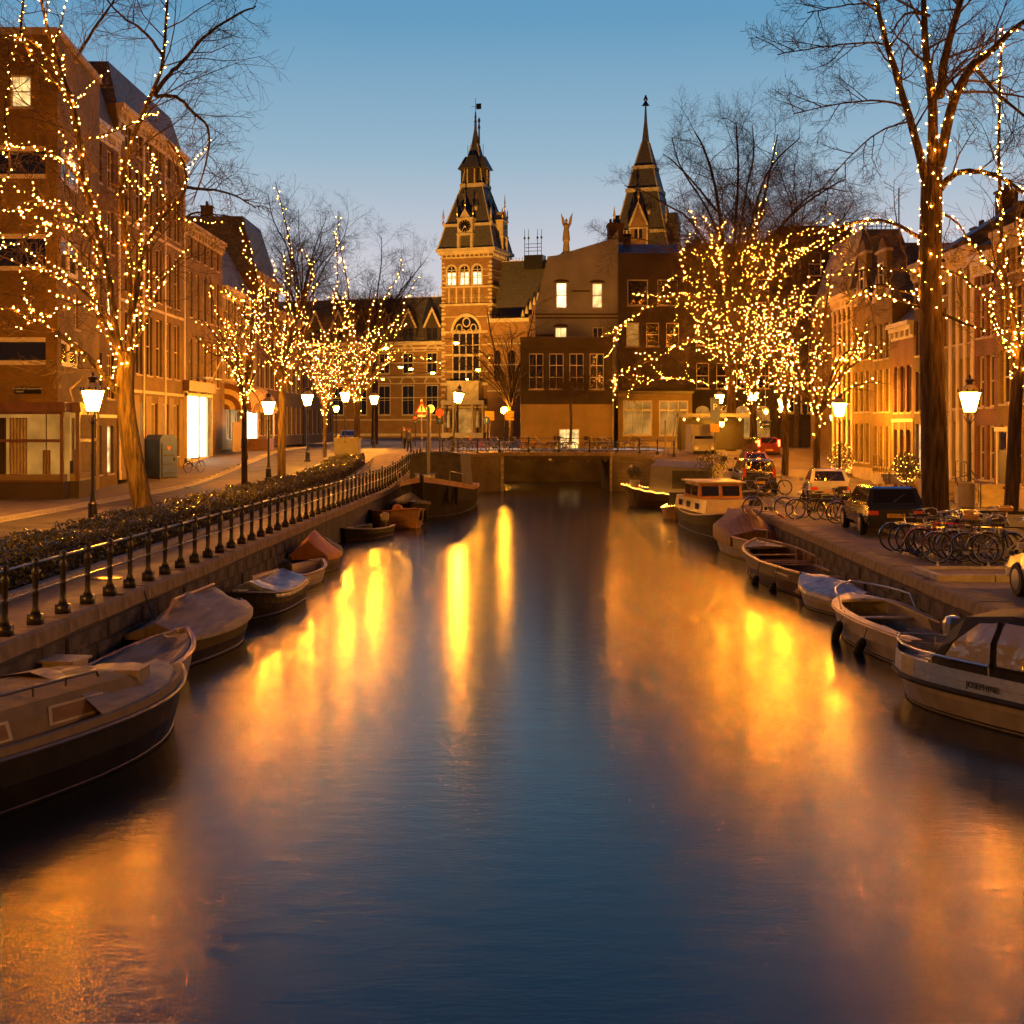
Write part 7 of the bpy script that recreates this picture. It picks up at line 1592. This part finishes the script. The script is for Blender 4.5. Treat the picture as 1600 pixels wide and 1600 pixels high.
for i in range(k+1):
    u = i/k; x = .55+3.15*u; hb = max(.05, b.hb(min(.995, (x+3.8)/7.6))-.07); zz = z+.02+.50*(1-u)**.8+.04*sin(i*2.2)
    rings.append([(x, -hb, b.sh(min(1, (x+3.8)/7.6))+.04)]+[(x+.03*sin(j+i), hb*(-1+2*j/6), b.sh(min(1, (x+3.8)/7.6))+.05+(zz-z)*(1-abs(-1+2*j/6)**1.6)+.02*sin(j*2+i)) for j in range(7)]+[(x, hb, b.sh(min(1, (x+3.8)/7.6))+.04)])
m_.loft(rings, closed=False, caps=False); obj('foredeck_cover', m_, 'tarp_grey', b.R, smooth=True)
m_ = MB(); m_.cbox((2.05, -.52, z+.22), (.5, .35, .36), rz=.3); obj('bundle', m_, 'tarp_grey', b.R)
b = Boat('small open boat with a varnished rim and slack grey cover behind the big cruiser', 'open boat', -6.5, 22.9, 9, 4.4, 1.45, .45, .75, .5, .8, .25, .2, 'hull_grey', rub='varnish', bluff=1.6, floor=.1)
b.tarp(.32, .93, -.10, 'tarp_grey', ov=-.08, drop=.02, sag=.08); b.thwart(.2); m_ = MB(); m_.box(-1.9, .1, .55, -1.35, .6, .80); m_.box(-1.95, .05, .80, -1.3, .65, .84); obj('locker', m_, 'hull_white', b.R)
b = Boat('dark open boat under a tent-like grey tarp', 'boat', -6.4, 27.4, 8, 4.5, 1.6, .5, .7, .55, .8, .25, .25, 'hull_black', bluff=1.5); b.tarp(.02, .97, .75, 'tarp_grey', ov=.08, drop=.05, peak=lambda u: (.35+1.8*u) if u < .33 else ((1.0-.5*(u-.33)) if u < .75 else .79*(1-u)*4), sag=.05); b.thwart(.1)
m_ = MB(); m_.tube([(-1.9, 0, .62), (-1.3, 0, 1.15), (.9, 0, 1.2)], .03, 6); obj('ridge_pole', m_, 'hull_wood', b.R)
b = Boat('small dark boat with a crumpled blue and silver cover', 'boat', -6.2, 33.2, 186, 4.3, 1.45, .5, .75, .55, .85, .25, .25, 'hull_black', bluff=1.5); b.tarp(.0, .72, .42, 'tarp_blue', ov=.03, drop=.14, sag=.16, peak=lambda u: .6+.5*sin(u*9)*.5+.2*sin(u*17)); b.outboard(.5, 'canvas_dark'); b.thwart(.8); b.fender(.08, -1, .02); b.fender(.16, -1, .05)
b = Boat('little cream rowing dinghy with a pale interior', 'dinghy', -6.2, 38.3, 14, 3.8, 1.3, .42, .58, .45, .7, .2, .2, 'hull_white', rub='hull_wood', bluff=1.4); b.thwart(.3, m__='hull_white'); b.thwart(.6, m__='hull_white')
b = Boat('tubby boat under a rounded orange and grey hood', 'boat', -6.2, 42.9, 4, 3.2, 1.35, .5, .7, .55, .8, .25, .2, 'hull_brown', bluff=1.6); b.tarp(.05, .6, .75, 'tarp_orange', peak=lambda u: sin(pi*(.12+.76*u))**.5, sag=0); b.tarp(.6, .98, .55, 'canvas_green', peak=lambda u: 1-.75*u, sag=.02)
b = Boat('small dark dinghy with an outboard motor, low in the water', 'dinghy', -6.0, 54.8, 200, 3.4, 1.35, .42, .55, .45, .8, .2, .2, 'hull_black', rub='hull_grey', bluff=1.5); b.thwart(.35); b.thwart(.62, m__='hull_white'); b.outboard(-.2, 'hull_grey')
b = Boat('clinker built wooden dinghy with a round orange buoy inside', 'dinghy', -5.25, 61.5, 155, 4.8, 2.0, .72, .95, .7, .75, .25, .25, 'hull_wood', rub='varnish', bluff=1.5); b.thwart(.3); b.thwart(.6); b.fender(.85, 1, .05); b.fender(.97, 1, .05)
for i in range(4):
    for side in (-1, 1):
        m_ = MB(); zz = .16+.16*i; m_.tube([(b.gx(k/12)-.02, side*(b.hb(k/12)*(.93+.02*i)+.012), zz*b.sh(k/12)/.72) for k in range(12)], .014, 4); obj('plank_edge', m_, 'hull_wood', b.R)
m_ = MB(); m_.lathe([(.02, 0), (.2, .08), (.27, .28), (.2, .48), (.02, .56)], 14); tag(obj('buoy', m_, 'tarp_orange', None, (-5.2, 61.0, .48)), 'round orange buoy lying in the clinker built wooden dinghy', 'buoy')
b = Boat('low dark boat under a rounded dark cover between the dinghy and the barge', 'boat', -5.15, 68.2, 175, 5.4, 2.1, .7, .95, .75, .8, .3, .3, 'hull_black', rub='steel', bluff=1.5); b.tarp(.05, .97, .55, 'canvas_green', sag=.03)
b = Boat('broad barge with a grey canvas wheelhouse and a tall mast', 'barge', -3.95, 73.6, 184, 13.5, 3.7, 1.15, 1.85, 1.2, .8, .5, .5, 'hull_black', rub='varnish', bluff=1.9, full=.4, name='barge')
b.deck(0, 1, .0, 'deck_wood', crown=.06)
for side in (-1, 1):
    m_ = MB(); m_.loft([[(b.gx(i/16), side*(b.hb(i/16)+.02), b.sh(i/16)), (b.gx(i/16), side*(b.hb(i/16)-.06), b.sh(i/16)), (b.gx(i/16), side*(b.hb(i/16)-.06), b.sh(i/16)+.22), (b.gx(i/16), side*(b.hb(i/16)+.02), b.sh(i/16)+.22)] for i in range(5, 17)]); obj('bulwark', m_, 'hull_wood', b.R)
m_ = MB(); m_.loft([[(-3.6, -1.45, 1.2), (1.9, -1.45, 1.3), (1.9, 1.45, 1.3), (-3.6, 1.45, 1.2)], [(-3.5, -1.3, 3.0), (1.75, -1.3, 3.1), (1.75, 1.3, 3.1), (-3.5, 1.3, 3.0)], [(-3.3, -.5, 3.12), (1.6, -.5, 3.22), (1.6, .5, 3.22), (-3.3, .5, 3.12)]]); obj('canvas_wheelhouse', m_, 'canvas_green', b.R)
m_ = MB(); m_.tube([(4.7, 0, 1.7), (4.75, 0, 5.6)], .075, 8); obj('mast', m_, 'cream_metal', b.R)
m_ = MB(); m_.cbox((5.2, 0, 1.95), (.7, .5, .3)); m_.lathe([(.1, 1.8), (.1, 2.15), (.16, 2.2)], 8, (6.0, .4, 0)); m_.lathe([(.1, 1.8), (.1, 2.15), (.16, 2.2)], 8, (6.0, -.4, 0)); obj('windlass', m_, 'steel', b.R)
m_ = MB(); m_.tube([(6.92, 0, -.3), (7.1, 0, .9), (7.28, 0, 2.15)], .10, 8); obj('stem', m_, 'hull_black', b.R)
m_ = MB(); m_.tube([(5.8, -1.2, 1.7), (5.9, -1.25, 2.3), (4.0, -1.7, 2.1), (3.9, -1.7, 1.5)], .03, 6); m_.tube([(5.8, 1.2, 1.7), (5.9, 1.25, 2.3), (4.0, 1.7, 2.1), (3.9, 1.7, 1.5)], .03, 6); obj('pulpit', m_, 'steel', b.R)
b.fender(.9, 1, .1, L=.9); b.fender(.84, 1, .1, L=.9)
# ---------- right side
b = Boat('aluminium sloop with a black hood and its name on the side, nearest on the right', 'motor boat', 8.2, 20.25, -28, 6.2, 2.1, .62, .66, .62, .8, .35, .2, 'hull_grey', rub=None, bluff=2.1, full=.5, name='motor_boat')
b.deck(.0, 1., .01, 'hull_white', crown=.02)
for side in (-1, 1):
    m_ = MB(); m_.loft([[(b.gx(i/16), side*(b.hb(i/16)+.012), b.sh(i/16)*.72), (b.gx(i/16), side*(b.hb(i/16)-.004), b.sh(i/16)*.72), (b.gx(i/16), side*(b.hb(i/16)-.03), b.sh(i/16)+.16), (b.gx(i/16), side*(b.hb(i/16)-.014), b.sh(i/16)+.16)] for i in range(17)]); obj('upper_strake', m_, 'steel', b.R)
    m_ = MB(); m_.tube([(b.gx(i/16), side*(b.hb(i/16)+.02), b.sh(i/16)*.72) for i in range(17)], .05, 6); obj('rubber_belt', m_, 'rubber', b.R)
m_ = MB(); pts = []
for i in range(9, 17): pts.append((b.gx(i/16), b.hb(i/16)-.05, b.sh(i/16)+.30))
pts += [(p[0], -p[1], p[2]) for p in pts[::-1]]; m_.tube(pts, .02, 6)
for i in (9, 12, 15): 
    for s_ in (-1, 1): m_.tube([(b.gx(i/16), s_*(b.hb(i/16)-.05), b.sh(i/16)+.1), (b.gx(i/16), s_*(b.hb(i/16)-.05), b.sh(i/16)+.30)], .015, 5)
obj('bow_rail', m_, 'steel', b.R)
for y_ in (-.68, .68):
    m_ = MB(); m_.box(1.75, y_-.03, .66, 1.9, y_+.03, .76); m_.box(1.65, y_-.035, .76, 2.0, y_+.035, .79); obj('cleat', m_, 'steel', b.R)
hood = []
for u, x, hh, wk in ((0, 1.9, .0, .9), (.15, 1.55, .60, .9), (.35, 1.15, .92, .96), (.6, .2, 1.06, 1), (.85, -1.3, 1.04, 1), (1, -2.9, .95, 1)):
    w_ = (b.hb(min(.93, x/6.2+.5))-.08)*wk; z = .70; hood.append([(x+.0, -w_, z), (x, -w_*.96, z+hh*.55), (x, -w_*.72, z+hh*.92), (x, 0, z+hh), (x, w_*.72, z+hh*.92), (x, w_*.96, z+hh*.55), (x, w_, z)])
m_ = MB(); m_.loft(hood, closed=False, caps=False); m_.poly(hood[-1]); obj('hood', m_, 'canvas_dark', b.R)
def hp(i, u, s_=-1): # point on the hood side
    return hood
for s_ in (-1, 1):
    def side_pt(x, q):      # interpolate the hood's side surface at x, fraction q of the side height
        for r0, r1 in zip(hood[:-1], hood[1:]):
            if r1[0][0] <= x <= r0[0][0]:
                t = (r0[0][0]-x)/(r0[0][0]-r1[0][0]); j = 0 if s_ < 0 else 6; k = 1 if s_ < 0 else 5; l_ = 2 if s_ < 0 else 4
                a = Vector(r0[j]).lerp(Vector(r1[j]), t); c = Vector(r0[k]).lerp(Vector(r1[k]), t); e = Vector(r0[l_]).lerp(Vector(r1[l_]), t)
                p = a.lerp(c, q/.55) if q < .55 else c.lerp(e, (q-.55)/.45); p.y += s_*.02; p.z += .004; return p
        return Vector((x, s_*b.hb(.5), 1.1))
    for xa, xb in ((1.35, .38), (.25, -1.0), (-1.15, -2.5)):
        m_ = MB(); k = 10; lo, hi = [], []
        for i in range(k+1):
            x = xa+(xb-xa)*i/k; top = .88 if xa < 1 else max(.30, min(.88, .30+(1.38-x)*.95)); lo.append([side_pt(x, q) for q in (.2, (.2+top)/2 if top < .6 else .53, top)])
        for p in lo:
            for v in p: v.y += s_*.025; v.z += .012
        for i in range(k):
            for j in range(2): m_.quad(lo[i][j], lo[i+1][j], lo[i+1][j+1], lo[i][j+1])
        pn = obj('hood_window', m_, 'hood_film', b.R)
        m_ = MB(); edge = [p[0] for p in lo]+[p[2] for p in lo[::-1]]; m_.tube(edge+[edge[0]], .016, 4); obj('hem', m_, 'rubber', pn)
text_mesh('JOSEPHINE', .135, 'ink_black', b.R, (.45, b.hb(.57)+.022, .60), (pi/2, 0, pi-.04), name='boat_name')
# aluminium open boat
b = Boat('open aluminium work boat with a wide gunwale and an outboard motor', 'open boat', 7.85, 27.4, -4, 5.4, 1.7, .58, .74, .58, .8, .3, .3, 'hull_grey', rub='hull_white', bluff=2.1, full=.5, floor=.08)
for side in (-1, 1):
    m_ = MB(); m_.loft([[(b.gx(i/16), side*(b.hb(i/16)+.04), b.sh(i/16)+.0), (b.gx(i/16), side*max(.02, b.hb(i/16)-.17), b.sh(i/16)+.0), (b.gx(i/16), side*max(.02, b.hb(i/16)-.17), b.sh(i/16)+.03), (b.gx(i/16), side*(b.hb(i/16)+.04), b.sh(i/16)+.03)] for i in range(17)]); obj('gunwale', m_, 'hull_white', b.R)
b.deck(.88, 1, .02, 'hull_white'); b.thwart(.72, .22, m__='hull_white'); m_ = MB(); m_.box(-1.9, -.72, .1, .3, -.3, .36); obj('bench', m_, 'deck_wood', b.R); m_ = MB(); m_.box(-2.5, -.62, .1, -2.1, .62, .42); obj('stern_box', m_, 'hull_grey', b.R); m_ = MB(); m_.box(-.2, .15, .1, .35, .65, .42); obj('engine_box', m_, 'hull_grey', b.R)
m_ = MB(); pts = [(b.gx(i/16), b.hb(i/16)-.03, b.sh(i/16)+.30) for i in range(12, 17)]; pts += [(p[0], -p[1], p[2]) for p in pts[::-1]]; pts = [(b.gx(.70), b.hb(.7)-.03, b.sh(.7)+.05)]+pts+[(b.gx(.70), -b.hb(.7)+.03, b.sh(.7)+.05)]; m_.tube(pts, .02, 6); obj('bow_rail', m_, 'steel', b.R)
b.outboard(0, 'steel'); b.fender(.72, 1, .05, L=.6, lean=-.7); b.fender(.45, 1, .05, L=.6, lean=-.9)
b = Boat('small boat under a folded grey-blue tarp between the two open boats', 'boat', 8.0, 33.3, -14, 3.2, 1.2, .42, .62, .45, .75, .2, .2, 'hull_grey', bluff=1.4); b.tarp(.0, 1., .38, 'tarp_blue', ov=.05, drop=.12, sag=.06)
b = Boat('long brown open sloop with wooden side benches and ribs', 'open boat', 8.1, 39.0, -5, 6.7, 1.9, .66, 1.0, .66, .8, .3, .35, 'hull_brown', rub='hull_wood', bluff=2.0, full=.5, floor=.06)
for side in (-1, 1):
    m_ = MB(); m_.box(-2.7, side*.80-.13, .46, .3, side*.80+.10, .50); obj('side_bench', m_, 'hull_white', b.R)
    for k in range(9):
        t = .12+.085*k; m_ = MB(); m_.box(b.x(t)-.03, side*(b.hb(t)-.13)-.02, .1, b.x(t)+.03, side*(b.hb(t)-.07)+.0, b.sh(t)-.02); obj('rib', m_, 'hull_wood', b.R)
for t in (.62, .78): b.thwart(t, .12, m__='hull_wood')
for k in range(4):
    m_ = MB(); m_.tube([(.2+.5*k, -.8+.03*k, .5), (.2+.5*k, .8-.03*k, .5)], .02, 5); obj('hoop', m_, 'hull_wood', b.R)
b.deck(.86, 1, -.06, 'hull_brown'); m_ = MB(); m_.box(-3.2, -.75, .08, -2.5, .75, .48); obj('stern_box', m_, 'hull_wood', b.R); m_ = MB(); m_.box(-2.1, -.3, .08, -1.3, .35, .32); obj('engine_box', m_, 'hull_wood', b.R)
b.fender(.55, 1, .25, L=.6, lean=-.9); b.fender(.3, 1, .25, L=.6, lean=-.9)
b = Boat('boat with a high brown canvas cover over its cabin and an orange edge', 'boat', 8.5, 48.0, -5, 6.0, 1.95, .72, 1.05, .7, .8, .3, .3, 'hull_grey', rub='hull_wood', bluff=1.9, full=.45); b.tarp(.30, .99, .95, 'tarp_brown', ov=.07, drop=.35, peak=lambda u: (.25+2.2*u if u < .33 else 1-.85*(u-.33)), sag=.02); b.thwart(.18); m_ = MB(); m_.tube([(-3, -.9, .8), (-1.2, -1.05, 1.25), (0.2, -.95, 1.5)], .05, 6); obj('hood_edge', m_, 'tarp_orange', b.R); m_ = MB(); m_.tube([(-2.9, .2, .8), (-2.9, .2, 1.05), (-2.3, .5, 1.05)], .02, 6); obj('grab_rail', m_, 'steel', b.R)
b = Boat('white sloop with a varnished wheelhouse and a dark sheer hull', 'cabin boat', 8.75, 57.6, 176, 10., 2.1, .80, 1.25, .9, .7, .4, .5, 'hull_black', rub='hull_wood', bluff=1.8, full=.4, name='cabin_boat')
b.deck(0, 1, .0, 'hull_white'); m_ = MB(); m_.loft([[(-4.2, -1.0, .86), (2.4, -1.0, .95), (2.4, 1.0, .95), (-4.2, 1.0, .86)], [(-4.1, -.92, 1.45), (2.0, -.85, 1.5), (2.0, .85, 1.5), (-4.1, .92, 1.45)]]); obj('cabin', m_, 'hull_white', b.R)
for s_ in (-1, 1):
    for x in (-2.9, -1.2, .6):
        m_ = MB(); m_.cbox((x, s_*.965, 1.17), (.55, .06, .26)); obj('cabin_window', m_, 'pane', b.R)
m_ = MB(); m_.loft([[(-2.2, -.95, 1.45), (.9, -.95, 1.5), (.9, .95, 1.5), (-2.2, .95, 1.45)], [(-2.1, -.9, 2.15), (.75, -.9, 2.15), (.75, .9, 2.15), (-2.1, .9, 2.15)]]); wh = obj('wheelhouse', m_, 'varnish', b.R)
m_ = MB(); m_.box(-2.35, -1.05, 2.15, 1.0, 1.05, 2.22); obj('roof', m_, 'hull_white', b.R)
for y in (-.44, .44):
    m_ = MB(); m_.cbox((.845, y, 1.82), (.06, .72, .42), ry=-.2); obj('windscreen', m_, 'pane', wh)
for s_ in (-1, 1):
    for x in (-1.4, 0): m_ = MB(); m_.cbox((x, s_*.93, 1.82), (1.1, .05, .42)); obj('side_window', m_, 'pane', wh)
m_ = MB(); m_.lathe([(.02, 0), (.2, .06), (.24, .24), (.2, .42), (.02, .48)], 12, (3.0, .9, 1.1)); obj('round_fender', m_, 'rubber', b.R)
b = Boat('small dinghy edged with a string of lights beside the white sloop', 'dinghy', 8.2, 66.6, 190, 3.6, 1.5, .5, .7, .55, .8, .2, .2, 'hull_wood', bluff=1.6); b.thwart(.3); b.thwart(.6)
m_ = MB(); 
for i in range(30):
    t = i/29; q = Vector((b.gx(t), (b.hb(t)+.03), b.sh(t)+.05)); m_.cbox(q, (.035,)*3); q.y *= -1; m_.cbox(q, (.035,)*3)
bl = obj('bulbs', m_, 'boat_bulb', None, kind='stuff'); R = thing('fairy_lights', 'string of bulbs round the rim of the small dinghy', 'fairy lights', b.R.location, b.R.rotation_euler.z); bl.parent = R
m_ = MB(); m_.cbox((-.6, .1, .9), (.8, .9, .7), rz=.4); obj('covered_seat', m_, 'canvas_dark', b.R)
b = Boat('old houseboat with a pale shed, mast and plant pots, its edge hung with lights', 'houseboat', 9.1, 75.8, -62, 5.4, 2.3, .75, 1.25, .85, .8, .4, .5, 'hull_brown', bluff=1.8, full=.4, name='houseboat')
b.deck(0, 1, .02, 'deck_wood'); m_ = MB(); m_.loft([[(-2.6, -.95, .8), (1.1, -.95, .8), (1.1, .95, .8), (-2.6, .95, .8)], [(-2.6, -.87, 2.25), (1.0, -.87, 2.35), (1.0, .87, 2.35), (-2.6, .87, 2.25)], [(-2.6, -.2, 2.6), (.9, -.2, 2.7), (.9, .2, 2.7), (-2.6, .2, 2.6)]]); cb = obj('shed', m_, 'cream_metal', b.R)
m_ = MB(); m_.box(-2.4, .90, 1.1, -.3, .955, 2.1); m_.box(-2.4, -.955, 1.1, -.3, -.90, 2.1); obj('canvas_side', m_, 'canvas_green', cb)
m_ = MB(); m_.tube([(.6, -.3, .9), (.6, -.3, 4.9)], .05, 7); obj('mast', m_, 'cream_metal', b.R)
m_ = MB()
for i in range(44):
    t = .12+.87*i/43; q = Vector((b.gx(t), b.hb(t)+.04, b.sh(t)+.06+.03*sin(i))); m_.cbox(q, (.038,)*3); q.y *= -1; m_.cbox(q, (.038,)*3)
bl = obj('bulbs', m_, 'boat_bulb', None, kind='stuff'); R = thing('fairy_lights', 'string of bulbs round the edge of the old houseboat', 'fairy lights', b.R.location, b.R.rotation_euler.z); bl.parent = R
for (x, y, s_, lb) in ((7.0, 76.7, .42, 'potted round bush on the left end of the houseboat'), (10.9, 73.8, .85, 'big bushy potted plant at the quay end of the houseboat')):
    R = thing('potted_plant', lb, 'plant', (x, y, 1.05 if s_ < .6 else 1.2)); m_ = MB(); m_.lathe([(.24, 0), (.30, .42), (.28, .44)], 12); obj('pot', m_, 'cream_metal', R); m_ = MB()
    for i in range(500): q = rv().normalized()*random.random()**.4; leaf(Vector((q.x*s_, q.y*s_, .45+s_+q.z*s_)), .07, m_)
    obj('foliage', m_, 'leaf', R, kind='stuff')
mooring((-7.2, 40.5, 1.3), (-6.2, 36.6, .5), 'thin mooring rope from the left quay down to the cream dinghy')
mooring((-7.35, 26.8, 1.3), (-6.6, 25.5, .8), 'mooring rope from the left quay to the boat with the varnished rim')
mooring((8.62, 24.5, 1.3), (7.9, 24.9, .75), 'mooring rope from the right quay to the aluminium work boat')
